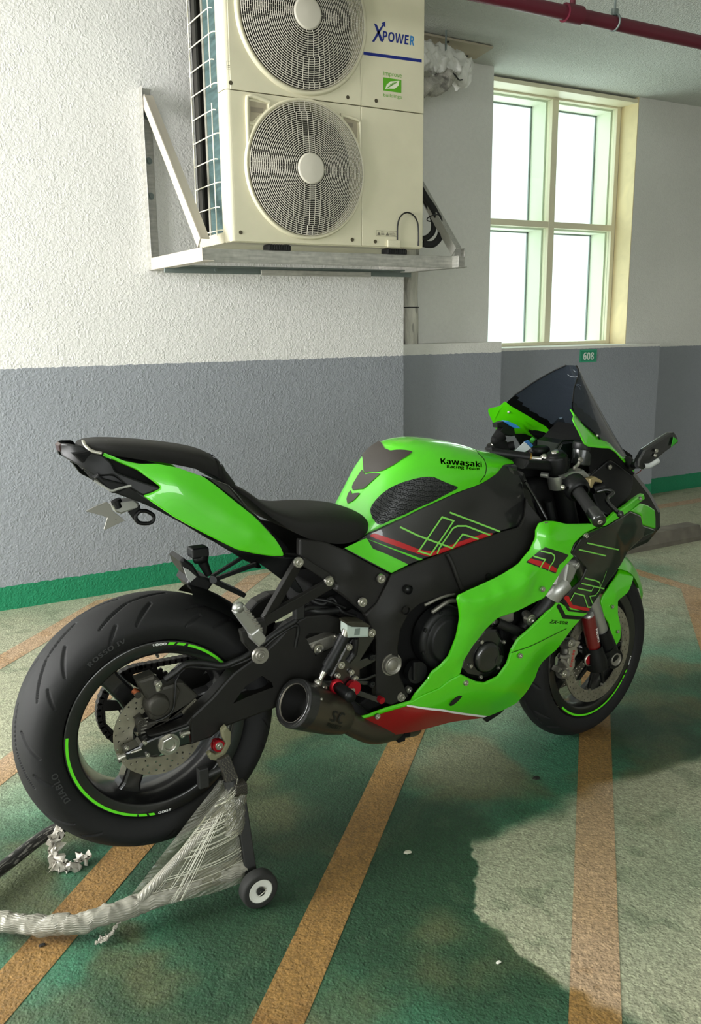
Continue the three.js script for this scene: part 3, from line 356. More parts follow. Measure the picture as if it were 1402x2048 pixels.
// ---------------------------------------------------------------- motorcycle: body surfaces
// x runs forward from the rear axle, y up from the floor, z to the right from the middle plane; all in metres
const SURF = {
  tank: { loft: [[.548,.845,.8,.085,2.2,0],[.575,.885,.815,.105,2.2,0],[.605,.935,.828,.118,2.2,0],[.645,.995,.848,.13,2.3,0],[.69,1.031,.868,.142,2.4,.03],[.75,1.042,.888,.152,2.5,.04],[.82,1.037,.908,.156,2.6,.04],[.9,1.02,.922,.15,2.6,.04],[.97,.998,.94,.127,2.5,.02],[1.03,.982,.952,.098,2.4,0],[1.085,.962,.95,.07,2.2,0]] },
  rider_seat: { loft: [[.225,.975,.965,.03,3,0],[.26,.955,.935,.062,3,0],[.31,.918,.885,.095,3.2,0],[.37,.9,.842,.12,3.2,0],[.43,.896,.818,.13,3.2,.05],[.49,.888,.806,.132,3.2,.08],[.54,.878,.812,.125,3,.08],[.578,.862,.828,.1,2.8,.05],[.598,.845,.838,.06,2.5,0]] },
  pillion_seat: { loft: [[-.122,1.092,1.085,.03,3,0],[-.11,1.1,1.082,.055,3,0],[-.07,1.102,1.072,.07,3.2,0],[0,1.094,1.056,.08,3.4,.06],[.07,1.082,1.04,.086,3.4,.08],[.13,1.069,1.022,.088,3.4,.08],[.165,1.056,1.006,.086,3.4,.08],[.195,1.028,.985,.08,3.2,.06],[.222,.99,.968,.07,3,0]] },
  tail_side: { tilt: 0, turn: 0, o: [[-.0895,1.0782],[-.0503,1.0624],[-.0136,1.0523],[.0249,1.0505],[.0709,1.0385],[.1137,1.0192],[.1301,1.0111],[.1523,.9919],[.1955,.951],[.2402,.9102],[.2604,.8857],[.2875,.8526],[.3022,.8269],[.3083,.8106],[.3053,.8053],[.2773,.8098],[.2318,.822],[.1883,.8377],[.127,.8759],[.0722,.9117],[.0458,.9304],[.006,.9637],[-.0149,.9825],[.0043,.9876],[.0244,.9976],[.0033,1.0184],[-.0195,1.0394],[-.0584,1.0591]], c: [[-.0895,1.0782,.078],[-.0503,1.0624,.088],[-.0136,1.0523,.096],[.0249,1.0505,.102],[.0709,1.0385,.11],[.1137,1.0192,.117],[.1301,1.0111,.12],[.1523,.9919,.125],[.1955,.951,.133],[.2402,.9102,.14],[.2604,.8857,.144],[.2875,.8526,.148],[.3022,.8269,.15],[.3083,.8106,.15],[.3053,.8053,.15],[.2773,.8098,.152],[.2318,.822,.152],[.1883,.8377,.15],[.127,.8759,.143],[.0722,.9117,.135],[.0458,.9304,.13],[.006,.9637,.12],[-.0149,.9825,.113],[.0043,.9876,.117],[.0244,.9976,.122],[.0033,1.0184,.113],[-.0195,1.0394,.1],[-.0584,1.0591,.088],[.0549,1.0083,.128],[.1114,.9634,.139],[.1703,.9167,.148],[.2317,.8682,.156],[.0954,1.0005,.13]] },
  tail_cover: { tilt: 0, turn: 0, o: [[-.1663,1.0901],[-.1646,1.0988],[-.159,1.0999],[-.1248,1.097],[-.1132,1.0826],[-.0901,1.0765],[-.0721,1.0583],[-.0635,1.0373],[-.0249,1.0179],[.0169,1.0005],[.0249,.9956],[.0048,.9864],[-.0141,.9811],[-.0418,1.0017],[-.0692,1.0302],[-.1094,1.0294],[-.1346,1.0511],[-.1629,1.0701],[-.1663,1.0786]], c: [[-.1663,1.0901,.012],[-.1646,1.0988,.02],[-.159,1.0999,.03],[-.1248,1.097,.055],[-.1132,1.0826,.066],[-.0901,1.0765,.08],[-.0721,1.0583,.088],[-.0635,1.0373,.09],[-.0249,1.0179,.1],[.0169,1.0005,.118],[.0249,.9956,.12],[.0048,.9864,.115],[-.0141,.9811,.11],[-.0418,1.0017,.1],[-.0692,1.0302,.092],[-.1094,1.0294,.082],[-.1346,1.0511,.066],[-.1629,1.0701,.028],[-.1663,1.0786,.015],[-.1228,1.0682,.07],[-.1438,1.0831,.05]] },
  tail_under: { tilt: 0, turn: 0, o: [[-.1329,1.0498],[-.1058,1.0384],[-.0671,1.0304],[-.0125,.9833],[.0124,.9616],[.0532,.9276],[.13,.8738],[.1911,.8357],[.2348,.82],[.3095,.8022],[.3548,.7927],[.3085,.7995],[.3418,.7946],[.3281,.7667],[.3663,.6987],[.3492,.7002],[.3184,.7313],[.2744,.7707],[.2538,.7882],[.2218,.7963],[.1369,.8592],[.0496,.9231],[-.0124,.9602],[-.0664,.9865],[-.1087,1.0145]], c: [[-.1329,1.0498,.058],[-.1058,1.0384,.07],[-.0671,1.0304,.084],[-.0125,.9833,.105],[.0124,.9616,.112],[.0532,.9276,.12],[.13,.8738,.135],[.1911,.8357,.143],[.2348,.82,.145],[.3095,.8022,.143],[.3548,.7927,.14],[.3418,.7946,.14],[.3281,.7667,.137],[.3663,.6987,.135],[.3492,.7002,.13],[.3184,.7313,.125],[.2744,.7707,.12],[.2538,.7882,.115],[.2218,.7963,.12],[.1369,.8592,.115],[.0496,.9231,.105],[-.0124,.9602,.1],[-.0664,.9865,.085],[-.1087,1.0145,.075]] },
  side_cover: { tilt: 0, turn: 0, o: [[.5656,.8247],[.5881,.8327],[.638,.85],[.7143,.8775],[.7954,.9006],[.8544,.9145],[.8988,.9223],[.9457,.9381],[1.0049,.9601],[1.0377,.96],[1.0558,.9395],[1.0607,.9031],[1.0593,.8599],[1.0437,.8131],[1.0225,.7915],[.9565,.7848],[.8757,.77],[.7878,.7547],[.7005,.74],[.66,.731],[.6082,.7152],[.5429,.7565],[.4852,.7949],[.5261,.8059]], c: [[.5656,.8247,.118],[.5881,.8327,.125],[.638,.85,.132],[.7143,.8775,.142],[.7954,.9006,.148],[.8544,.9145,.147],[.8988,.9223,.142],[.9457,.9381,.13],[1.0049,.9601,.11],[1.0377,.96,.105],[1.0558,.9395,.115],[1.0607,.9031,.13],[1.0593,.8599,.145],[1.0437,.8131,.158],[1.0225,.7915,.165],[.9565,.7848,.165],[.8757,.77,.163],[.7878,.7547,.162],[.7005,.74,.16],[.66,.731,.158],[.6082,.7152,.155],[.5429,.7565,.142],[.4852,.7949,.125],[.5261,.8059,.122],[.7362,.8299,.152],[.8821,.8512,.152],[.9627,.8714,.15],[.6297,.785,.145]] },
  mid_fairing: { tilt: 0, turn: 0, o: [[1.0315,.7998],[1.0399,.8129],[1.0638,.816],[1.0918,.8127],[1.1383,.7987],[1.2237,.7892],[1.2604,.7758],[1.1992,.7631],[1.1837,.7558],[1.1573,.7414],[1.144,.7158],[1.16,.7048],[1.1198,.6776],[1.0889,.6412],[1.0519,.5998],[1.0011,.589],[.953,.5765],[.8941,.5685],[.8566,.5412],[.8196,.5013],[.7969,.4627],[.7912,.4216],[.7633,.4087],[.7342,.3897],[.6788,.379],[.6481,.3664],[.6571,.3861],[.6887,.4221],[.7005,.445],[.7226,.4586],[.7425,.4824],[.7587,.5379],[.7632,.5913],[.7536,.6331],[.7485,.6512],[.7559,.6617],[.7875,.6675],[.8496,.678],[.9116,.6922],[.9687,.7127],[1.0068,.7418],[1.0237,.7691],[1.026,.7936]], c: [[1.0315,.7998,.225],[1.0399,.8129,.225],[1.0638,.816,.225],[1.0918,.8127,.228],[1.1383,.7987,.232],[1.2237,.7892,.233],[1.2604,.7758,.233],[1.1992,.7631,.238],[1.1837,.7558,.24],[1.1573,.7414,.242],[1.144,.7158,.243],[1.16,.7048,.243],[1.1198,.6776,.245],[1.0889,.6412,.245],[1.0519,.5998,.245],[1.0011,.589,.245],[.953,.5765,.243],[.8941,.5685,.24],[.8566,.5412,.235],[.8196,.5013,.23],[.7969,.4627,.222],[.7912,.4216,.215],[.7633,.4087,.205],[.7342,.3897,.2],[.6788,.379,.195],[.6481,.3664,.19],[.6571,.3861,.195],[.6887,.4221,.205],[.7005,.445,.21],[.7226,.4586,.215],[.7425,.4824,.223],[.7587,.5379,.235],[.7632,.5913,.243],[.7536,.6331,.247],[.7485,.6512,.248],[.7559,.6617,.247],[.7875,.6675,.243],[.8496,.678,.238],[.9116,.6922,.235],[.9687,.7127,.232],[1.0068,.7418,.23],[1.0237,.7691,.228],[1.026,.7936,.227],[.7718,.6401,.257],[.8317,.6409,.262],[.8893,.6489,.264],[.9504,.6659,.263],[.9755,.6791,.262],[.8119,.5801,.252],[.8023,.5566,.25],[.7782,.4799,.23],[.8394,.5955,.254],[.8981,.6102,.255],[1.0112,.6504,.252],[1.0485,.7793,.246],[.9385,.6861,.247],[.8414,.6627,.249]] },
  lower_fairing: { tilt: 0, turn: 0, o: [[.7625,.4082],[.7904,.4211],[.8478,.3856],[.8804,.3744],[.9231,.3843],[.9531,.4177],[.9638,.4577],[.9833,.4859],[1.0564,.5293],[1.1258,.5724],[1.1546,.5538],[1.1991,.5346],[1.2663,.5068],[1.2292,.4897],[1.2086,.4689],[1.1588,.4091],[1.1128,.3772],[1.1036,.36],[1.0986,.3259],[1.077,.2814],[1.0502,.2471],[1.0083,.2274],[.9685,.2147],[.8902,.2267],[.8246,.2354],[.6678,.242],[.5702,.2561],[.5566,.2737],[.4862,.3415],[.5301,.3452],[.5788,.3566],[.6481,.3664],[.6788,.379],[.7342,.3897]], c: [[.7625,.4082,.206],[.7904,.4211,.216],[.8478,.3856,.213],[.8804,.3744,.211],[.9231,.3843,.212],[.9531,.4177,.214],[.9638,.4577,.217],[.9833,.4859,.219],[1.0564,.5293,.222],[1.1258,.5724,.222],[1.1546,.5538,.219],[1.1991,.5346,.213],[1.2663,.5068,.2],[1.2292,.4897,.205],[1.2086,.4689,.2],[1.1588,.4091,.19],[1.1128,.3772,.182],[1.1036,.36,.178],[1.0986,.3259,.17],[1.077,.2814,.158],[1.0502,.2471,.145],[1.0083,.2274,.13],[.9685,.2147,.118],[.8902,.2267,.122],[.8246,.2354,.125],[.6678,.242,.126],[.5702,.2561,.126],[.5566,.2737,.132],[.4862,.3415,.16],[.5301,.3452,.166],[.5788,.3566,.176],[.6481,.3664,.19],[.6788,.379,.195],[.7342,.3897,.2],[1.028,.4357,.222],[.9626,.3146,.19],[.8363,.3279,.19],[.6896,.3149,.18],[1.0872,.4766,.22]] },
  front_cowl: { tilt: 0, turn: 0, o: [[1.2605,.7748],[1.2806,.7703],[1.3347,.7829],[1.4186,.7959],[1.4963,.7669],[1.5214,.7309],[1.6157,.6994],[1.6268,.6893],[1.536,.69],[1.4624,.656],[1.4286,.6201],[1.3801,.584],[1.3395,.5502],[1.3017,.5223],[1.2734,.5063],[1.202,.5343],[1.1529,.5556],[1.1289,.5734],[1.1599,.5894],[1.2098,.622],[1.2255,.6548],[1.1928,.6825],[1.1619,.7056],[1.146,.715],[1.1593,.7407],[1.1857,.7552],[1.2012,.7624]], c: [[1.2605,.7748,.233],[1.2806,.7703,.233],[1.3347,.7829,.225],[1.4186,.7959,.2],[1.4963,.7669,.172],[1.5214,.7309,.16],[1.6157,.6994,.125],[1.6268,.6893,.12],[1.536,.69,.15],[1.4624,.656,.16],[1.4286,.6201,.166],[1.3801,.584,.172],[1.3395,.5502,.178],[1.3017,.5223,.185],[1.2734,.5063,.195],[1.202,.5343,.21],[1.1529,.5556,.217],[1.1289,.5734,.22],[1.1599,.5894,.222],[1.2098,.622,.225],[1.2255,.6548,.228],[1.1928,.6825,.235],[1.1619,.7056,.241],[1.146,.715,.241],[1.1593,.7407,.24],[1.1857,.7552,.238],[1.2012,.7624,.236],[1.2919,.6927,.215],[1.3574,.6393,.19],[1.3484,.7398,.215],[1.2732,.5959,.205],[1.4554,.7395,.18]] },
  nose_corner: { tilt: 0, turn: 0, o: [[1.4205,.7977],[1.4984,.8057],[1.5607,.7869],[1.6178,.7612],[1.627,.7322],[1.6244,.6989],[1.5213,.7325],[1.4976,.7683]], c: [[1.4205,.7977,.2],[1.4984,.8057,.165],[1.5607,.7869,.14],[1.6178,.7612,.118],[1.627,.7322,.115],[1.6244,.6989,.12],[1.5213,.7325,.16],[1.4976,.7683,.172]] },
  upper_trim: { tilt: 0, turn: 0, o: [[1.2559,.7785],[1.2784,.7866],[1.3317,.8079],[1.4353,.8252],[1.5139,.8323],[1.5274,.813],[1.4939,.8076],[1.4184,.7979],[1.3335,.7847],[1.2794,.7726]], c: [[1.2559,.7785,.234],[1.2784,.7866,.234],[1.3317,.8079,.226],[1.4353,.8252,.192],[1.5139,.8323,.162],[1.5274,.813,.156],[1.4939,.8076,.167],[1.4184,.7979,.2],[1.3335,.7847,.226],[1.2794,.7726,.234]] },
  wing: { tilt: .4363, turn: 0, o: [[1.2139,.9443],[1.2336,.9318],[1.2889,.9082],[1.3689,.873],[1.4061,.8421],[1.4585,.7983],[1.494,.7556],[1.4626,.7656],[1.4018,.7926],[1.3759,.806],[1.3336,.8203],[1.2438,.8266],[1.2243,.8346],[1.2096,.8574],[1.1885,.8875],[1.1833,.9018],[1.2099,.9188]], c: [[1.2139,.9443,.5981],[1.2336,.9318,.589],[1.2889,.9082,.5691],[1.3689,.873,.5417],[1.4061,.8421,.5306],[1.4585,.7983,.5212],[1.494,.7556,.5068],[1.4626,.7656,.5225],[1.4018,.7926,.555],[1.3759,.806,.5689],[1.3336,.8203,.5866],[1.2438,.8266,.6006],[1.2243,.8346,.6055],[1.2096,.8574,.615],[1.1885,.8875,.6257],[1.1833,.9018,.628],[1.2099,.9188,.6105],[1.2713,.8697,.5876],[1.3127,.8449,.5761]] },
  inner_panel: { tilt: 0, turn: 0, o: [[1.296,.9075],[1.3557,.9483],[1.3859,.9379],[1.4776,.8883],[1.4777,.8616],[1.453,.8346],[1.3644,.8048],[1.3276,.7934],[1.3017,.8062],[1.3015,.8561]], c: [[1.296,.9075,.15],[1.3557,.9483,.16],[1.3859,.9379,.158],[1.4776,.8883,.148],[1.4777,.8616,.15],[1.453,.8346,.165],[1.3644,.8048,.195],[1.3276,.7934,.205],[1.3017,.8062,.19],[1.3015,.8561,.16],[1.3766,.8743,.165]] },
  cowl_inside: { tilt: 0, turn: 0, o: [[1.2723,.9959],[1.3357,.99],[1.3781,.9695],[1.4626,.9147],[1.4909,.8928],[1.4798,.8877],[1.3879,.9384],[1.3577,.9494],[1.2999,.9084],[1.2882,.9553]], c: [[1.2723,.9959,.17],[1.3357,.99,.183],[1.3781,.9695,.173],[1.4626,.9147,.15],[1.4909,.8928,.142],[1.4798,.8877,.146],[1.3879,.9384,.156],[1.3577,.9494,.158],[1.2999,.9084,.148],[1.2882,.9553,.15]] },
  frame_spar: { tilt: 0, turn: 0, o: [[.6018,.7187],[.6521,.7342],[.6923,.7431],[.7783,.7585],[.9482,.7874],[1.0152,.7945],[1.0394,.8175],[1.0564,.8713],[1.0628,.852],[1.0919,.8022],[1.1084,.7507],[1.0868,.698],[1.0041,.6691],[.9127,.6474],[.8069,.634],[.7234,.6393],[.6747,.6307],[.6428,.6105],[.6195,.5703],[.612,.5225],[.619,.4449],[.6504,.375],[.598,.3595],[.5524,.3897],[.5499,.445],[.5515,.5526],[.5358,.5936],[.5239,.6239],[.5576,.6486]], c: [[.6018,.7187,.165],[.6521,.7342,.17],[.6923,.7431,.172],[.7783,.7585,.175],[.9482,.7874,.175],[1.0152,.7945,.175],[1.0394,.8175,.165],[1.0564,.8713,.15],[1.0628,.852,.16],[1.0919,.8022,.185],[1.1084,.7507,.195],[1.0868,.698,.2],[1.0041,.6691,.2],[.9127,.6474,.198],[.8069,.634,.195],[.7234,.6393,.19],[.6747,.6307,.187],[.6428,.6105,.185],[.6195,.5703,.183],[.612,.5225,.182],[.619,.4449,.18],[.6504,.375,.178],[.598,.3595,.172],[.5524,.3897,.17],[.5499,.445,.17],[.5515,.5526,.17],[.5358,.5936,.168],[.5239,.6239,.166],[.5576,.6486,.165],[.7114,.6925,.19],[.8863,.7198,.19],[.591,.549,.183],[.6005,.6253,.185],[.5929,.4491,.18]] },
  subframe: { tilt: 0, turn: 0, o: [[.3228,.8007],[.3562,.7904],[.3584,.8382],[.4269,.8222],[.4758,.7978],[.5393,.757],[.6043,.716],[.5619,.6459],[.5273,.6214],[.4927,.6556],[.4507,.6966],[.4581,.7063],[.4392,.7321],[.3915,.7685],[.3535,.7956]], c: [[.3228,.8007,.135],[.3562,.7904,.137],[.3584,.8382,.135],[.4269,.8222,.135],[.4758,.7978,.142],[.5393,.757,.148],[.6043,.716,.156],[.5619,.6459,.158],[.5273,.6214,.155],[.4927,.6556,.15],[.4507,.6966,.145],[.4581,.7063,.142],[.4392,.7321,.14],[.3915,.7685,.137],[.3535,.7956,.136],[.4907,.7371,.155]] },
  front_fender: { tilt: 0, turn: 0, o: [[1.5822,.5745],[1.641,.529],[1.6161,.5183],[1.5775,.4801],[1.5249,.4643],[1.5252,.4198],[1.5429,.3678],[1.5426,.331],[1.5256,.3109],[1.5088,.3204],[1.4914,.366],[1.4855,.3913],[1.4568,.4297],[1.4423,.4763],[1.4541,.4942],[1.4898,.5256],[1.5227,.5416]], c: [[1.5822,.5745,.03],[1.641,.529,.03],[1.6161,.5183,.05],[1.5775,.4801,.066],[1.5249,.4643,.075],[1.5252,.4198,.078],[1.5429,.3678,.078],[1.5426,.331,.078],[1.5256,.3109,.078],[1.5088,.3204,.078],[1.4914,.366,.08],[1.4855,.3913,.08],[1.4568,.4297,.08],[1.4423,.4763,.078],[1.4541,.4942,.075],[1.4898,.5256,.07],[1.5227,.5416,.06],[1.5041,.4847,.082],[1.5194,.3619,.084]] },
};
const MARKS = [
  ['side_cover', 'green_field', 'paint', 'fill', .004, [[.4869,.7956],[.5542,.8118],[.5658,.7846],[.5984,.769],[.6593,.7348],[.6086,.7188]]],
  ['side_cover', 'green_band', 'paint', 'fill', .004, [[.5556,.809],[.5672,.8045],[.7024,.7435],[.6926,.741]]],
  ['side_cover', 'red_stripe', 'decalRed', 'fill', .004, [[.563,.8162],[.5762,.8224],[.6408,.7953],[.6898,.7717],[.7105,.7645],[.7374,.7598],[.8177,.7748],[.9066,.7881],[.9297,.7845],[.9263,.7795],[.8463,.7674],[.7535,.7511],[.7201,.7478],[.6888,.7592],[.598,.799]]],
  ['side_cover', 'pinstripe', 'lineGreen', 'line', .0045, [[.6454,.8327],[.6927,.8063],[.7553,.7784],[.795,.7609],[.8306,.7939],[.8819,.7741]]],
  ['side_cover', 'pinstripe', 'lineGreen', 'line', .0045, [[.767,.8474],[.803,.8329],[.7259,.7518],[.6914,.7654],[.767,.8474]]],
  ['side_cover', 'pinstripe', 'lineGreen', 'line', .0045, [[.7469,.752],[.7545,.7662],[.7994,.8132],[.8141,.8181],[.8436,.8144],[.9205,.7802]]],
  ['side_cover', 'pinstripe', 'lineGreen', 'line', .0045, [[.7914,.8571],[.8798,.8187],[.9536,.7861]]],
  ['tank', 'knee_grip', 'grip', 'fill', .004, [[.145,.5472],[.1678,.5269],[.2113,.5308],[.2578,.5708],[.3017,.6113],[.3815,.6655],[.4587,.6974],[.4972,.7272],[.5953,.9193],[.597,.9375],[.5917,.9503],[.4849,.9781],[.3452,.9727],[.1863,.914],[.1576,.8554],[.136,.7198],[.1359,.5947]]],
  ['tank', 'tank_pad', 'pad', 'fill', .004, [[.3791,.0024],[.3635,.0995],[.368,.2115],[.4418,.3799],[.4446,.395],[.4114,.4249],[.338,.4134],[.2862,.3529],[.2636,.27],[.2361,.05],[.2472,-.0339],[.4133,-.6679],[.4395,-.5888],[.4696,-.5313]]],
  ['tank', 'tank_pad', 'pad', 'fill', .004, [[.2479,-.0769],[.2323,.0628],[.2652,.3129],[.2682,.3384],[.2237,.2706],[.1783,.1907],[.1535,-.0372],[.1674,-.1101],[.1854,-.1284]]],
  ['tank', 'tank_pad', 'pad', 'fill', .004, [[.1543,-.1105],[.1368,-.0336],[.1531,.1313],[.1561,.1775],[.1085,.1063],[.0832,-.0116],[.106,-.1114],[.1333,-.1406]]],
  ['tank', 'brand_lettering', 'ink', 'text', 'Kawasaki', [[.5351,.6081],[.7097,.7203],[.7167,.6358],[.54,.5463]]],
  ['tank', 'brand_lettering', 'ink', 'text', 'Racing Team', [[.5567,.6665],[.6937,.7582],[.6968,.7159],[.5603,.6335]]],
  ['tank', 'panel_seam', 'ink', 'line', .0028, [[.8959,-.4665],[.7311,.46],[.739,.5935],[.7359,.733],[.7235,.8738],[.6936,.9675]]],
  ['lower_fairing', 'red_panel', 'redPaint', 'fill', .004, [[.4937,.3377],[.5567,.3422],[.6372,.3555],[.7526,.3094],[.8441,.2654],[.9513,.217],[.8891,.2286],[.8229,.2384],[.6665,.2447],[.5723,.2582],[.5609,.2727]]],
  ['lower_fairing', 'white_stripe', 'decalWhite', 'fill', .004, [[.6363,.3603],[.749,.319],[.8378,.2768],[.9626,.2214],[.9502,.219],[.8357,.2697],[.7523,.3102],[.6374,.3542]]],
  ['lower_fairing', 'black_chevron', 'ink', 'fill', .004, [[1.119,.5586],[1.1262,.5653],[1.1354,.559],[1.1609,.524],[1.2498,.4983],[1.2292,.4938],[1.1518,.5137]]],
  ['lower_fairing', 'black_chevron', 'ink', 'fill', .004, [[1.1398,.5732],[1.147,.5752],[1.1629,.5548],[1.1793,.5363],[1.261,.5122],[1.2549,.5087],[1.1741,.532],[1.1658,.5377]]],
  ['lower_fairing', 'model_lettering', 'ink', 'text', 'ZX-10R', [[1.0954,.5127],[1.177,.4895],[1.1793,.4982],[1.1017,.5221]]],
  ['lower_fairing', 'panel_seam', 'ink', 'line', .002, [[.9625,.4494],[1.0081,.4555],[1.0741,.4659],[1.1759,.4769]]],
  ['front_cowl', 'pinstripe', 'lineGreen', 'line', .0038, [[1.2114,.7344],[1.2893,.7104],[1.3875,.6798]]],
  ['front_cowl', 'pinstripe', 'lineGreen', 'line', .0038, [[1.1764,.7213],[1.2334,.7026],[1.3174,.6752]]],
  ['front_cowl', 'pinstripe', 'lineGreen', 'line', .0038, [[1.2191,.6275],[1.2906,.6015],[1.3135,.5898],[1.3212,.5759],[1.3187,.5625],[1.3008,.5518],[1.2669,.5583],[1.2786,.5426],[1.2928,.5257]]],
  ['front_cowl', 'pinstripe', 'lineGreen', 'line', .0038, [[1.2091,.613],[1.2777,.5876],[1.3499,.561]]],
  ['front_cowl', 'pinstripe', 'lineGreen', 'line', .0038, [[1.1957,.6008],[1.2712,.5734],[1.2808,.5849]]],
  ['front_cowl', 'pinstripe', 'lineGreen', 'line', .0038, [[1.1735,.5631],[1.1865,.5865],[1.2335,.5689],[1.2634,.5249],[1.283,.5191]]],
  ['front_cowl', 'pinstripe', 'lineGreen', 'line', .002, [[1.3402,.6212],[1.3334,.5946],[1.3207,.5696]]],
  ['front_cowl', 'red_chevron', 'decalRed', 'fill', .004, [[1.146,.5794],[1.1538,.5858],[1.1657,.5806],[1.1747,.5661],[1.1885,.5489],[1.2757,.5181],[1.273,.5095],[1.1811,.5401],[1.1658,.5585]]],
  ['mid_fairing', 'black_field', 'gloss', 'fill', .004, [[1.0464,.7475],[1.089,.7313],[1.1357,.7118],[1.1173,.6983],[1.0992,.69],[1.0871,.6658],[1.026,.6937],[.9854,.7115],[1.0108,.725]]],
  ['mid_fairing', 'red_stripe', 'decalRed', 'fill', .004, [[.9911,.7126],[1.0021,.72],[1.0485,.7047],[1.0687,.6928],[1.0917,.6795],[1.0886,.6695],[1.0345,.6931]]],
  ['mid_fairing', 'pinstripe', 'lineGreen', 'line', .0038, [[1.0339,.7374],[1.0661,.728],[1.0755,.721],[1.0774,.7129],[1.0736,.7033],[1.0617,.6905],[1.0587,.6797]]],
  ['mid_fairing', 'pinstripe', 'lineGreen', 'line', .0038, [[1.0119,.7249],[1.0454,.7132],[1.0274,.6929]]],
];
const flake = texture(256, 256, (u, v) => 0.5 + 0.5 * vnoise(u * 256, v * 256, 256));
const K = {
  paint: phys({ color: '#4cc600', roughness: 0.38, clearcoat: 1, clearcoatRoughness: 0.04 }),
  paintDark: phys({ color: '#3fae10', roughness: 0.45, clearcoat: 0.4, clearcoatRoughness: 0.2 }),
  redPaint: phys({ color: '#8d0d10', roughness: 0.4, clearcoat: 1, clearcoatRoughness: 0.05 }),
  gloss: phys({ color: '#050607', roughness: 0.35, clearcoat: 1, clearcoatRoughness: 0.04 }),
  ink: std({ color: '#0a0b0a', roughness: 0.4 }), lineGreen: std({ color: '#7fcf55', roughness: 0.35 }), decalRed: std({ color: '#b01a1d', roughness: 0.35 }), decalWhite: std({ color: '#e8e8e6', roughness: 0.4 }),
  pad: std({ color: '#332e2a', roughness: 0.6 }),
  grip: std({ color: '#17191b', roughness: 0.42, bumpMap: texture(256, 256, (u, v) => { const w = v + 0.06 * (Math.abs(((u * 2) % 1) - 0.5) * 2 - 0.5), q = Math.abs(((w * 4) % 1) - 0.5) * 2, r = Math.abs(((u * 4 + Math.floor(w * 4) * 0.5) % 1) - 0.5) * 2; return sstep(0.15, 0.45, q) * sstep(0.05, 0.25, r); }, false, 1), bumpScale: 0.003 }),
  frame: phys({ color: '#191816', specularIntensity: 0.6, roughness: 0.5, bumpMap: rep(flake, 30), bumpScale: 0.0002 }),
  satin: phys({ color: '#0a0b0c', roughness: 0.45, specularIntensity: 0.6 }), matt: phys({ color: '#0b0b0b', roughness: 0.75, specularIntensity: 0.4 }), cast: phys({ color: '#0e0f10', roughness: 0.5, specularIntensity: 0.7 }),
  seat: phys({ color: '#12100e', specularIntensity: 0.7, roughness: 0.55, bumpMap: rep(stippleH, 6), bumpScale: 0.0006 }),
  tyre: phys({ color: '#141415', specularIntensity: 0.7, roughness: 0.68, bumpMap: rep(flake, 6), bumpScale: 0.0003 }),
  wheel: phys({ color: '#0d0d0e', roughness: 0.35, clearcoat: 0.8, clearcoatRoughness: 0.12 }),
  disc: std({ map: texture(256, 256, (u, v) => { const k = 0.5 + 0.1 * vnoise(u * 64, v * 64, 64); return [k, k * 0.97, k * 0.85]; }, true), roughness: 0.4, metalness: 0.55 }),
  steel: std({ color: '#b9b6ad', roughness: 0.3, metalness: 0.9 }), dullSteel: std({ color: '#8d8a82', roughness: 0.45, metalness: 0.7 }), alu: std({ color: '#a7a7a3', roughness: 0.35, metalness: 0.75 }),
  caliper: std({ color: '#37352f', roughness: 0.55, metalness: 0.4 }), redAno: phys({ color: '#b01525', roughness: 0.3, metalness: 0.6 }), forkRed: phys({ color: '#640b0c', roughness: 0.35, clearcoat: 0.6 }),
  hose: std({ color: '#0a0a0b', roughness: 0.5 }), chain: std({ color: '#1e1c1a', roughness: 0.5, metalness: 0.5 }),
  titan: std({ color: '#575146', roughness: 0.38, metalness: 0.75 }), pipe: std({ color: '#6b675e', roughness: 0.35, metalness: 0.85 }),
  carbon: phys({ color: '#141414', roughness: 0.35, clearcoat: 0.5, bumpMap: texture(128, 128, (u, v) => { const a = Math.floor(u * 16) + Math.floor(v * 16); return a % 2 ? Math.abs(((u * 32) % 2) - 1) : Math.abs(((v * 32) % 2) - 1); }, false, 12), bumpScale: 0.0006 }),
  smoke: phys({ color: '#6b7482', transmission: 0.92, roughness: 0.05, thickness: 0, ior: 1.4 }),
};
function frameOf(d) { const ct = Math.cos(d.tilt), st = Math.sin(d.tilt), cu = Math.cos(d.turn), su = Math.sin(d.turn), ez = new THREE.Vector3(su * ct, st, cu * ct), ex = new THREE.Vector3(cu, 0, -su); return [ex, ez.clone().cross(ex), ez]; }
function solve(A, b) { const n = b.length; for (let i = 0; i < n; i++) { let m = i; for (let k = i + 1; k < n; k++) if (Math.abs(A[k][i]) > Math.abs(A[m][i])) m = k; [A[i], A[m]] = [A[m], A[i]]; [b[i], b[m]] = [b[m], b[i]]; for (let k = i + 1; k < n; k++) { const f = A[k][i] / A[i][i]; if (f) { for (let j = i; j < n; j++) A[k][j] -= f * A[i][j]; b[k] -= f * b[i]; } } } for (let i = n - 1; i >= 0; i--) { for (let j = i + 1; j < n; j++) b[i] -= A[i][j] * b[j]; b[i] /= A[i][i]; } return b; }
const U = (d2) => d2 > 1e-18 ? 0.5 * d2 * Math.log(d2) : 0;
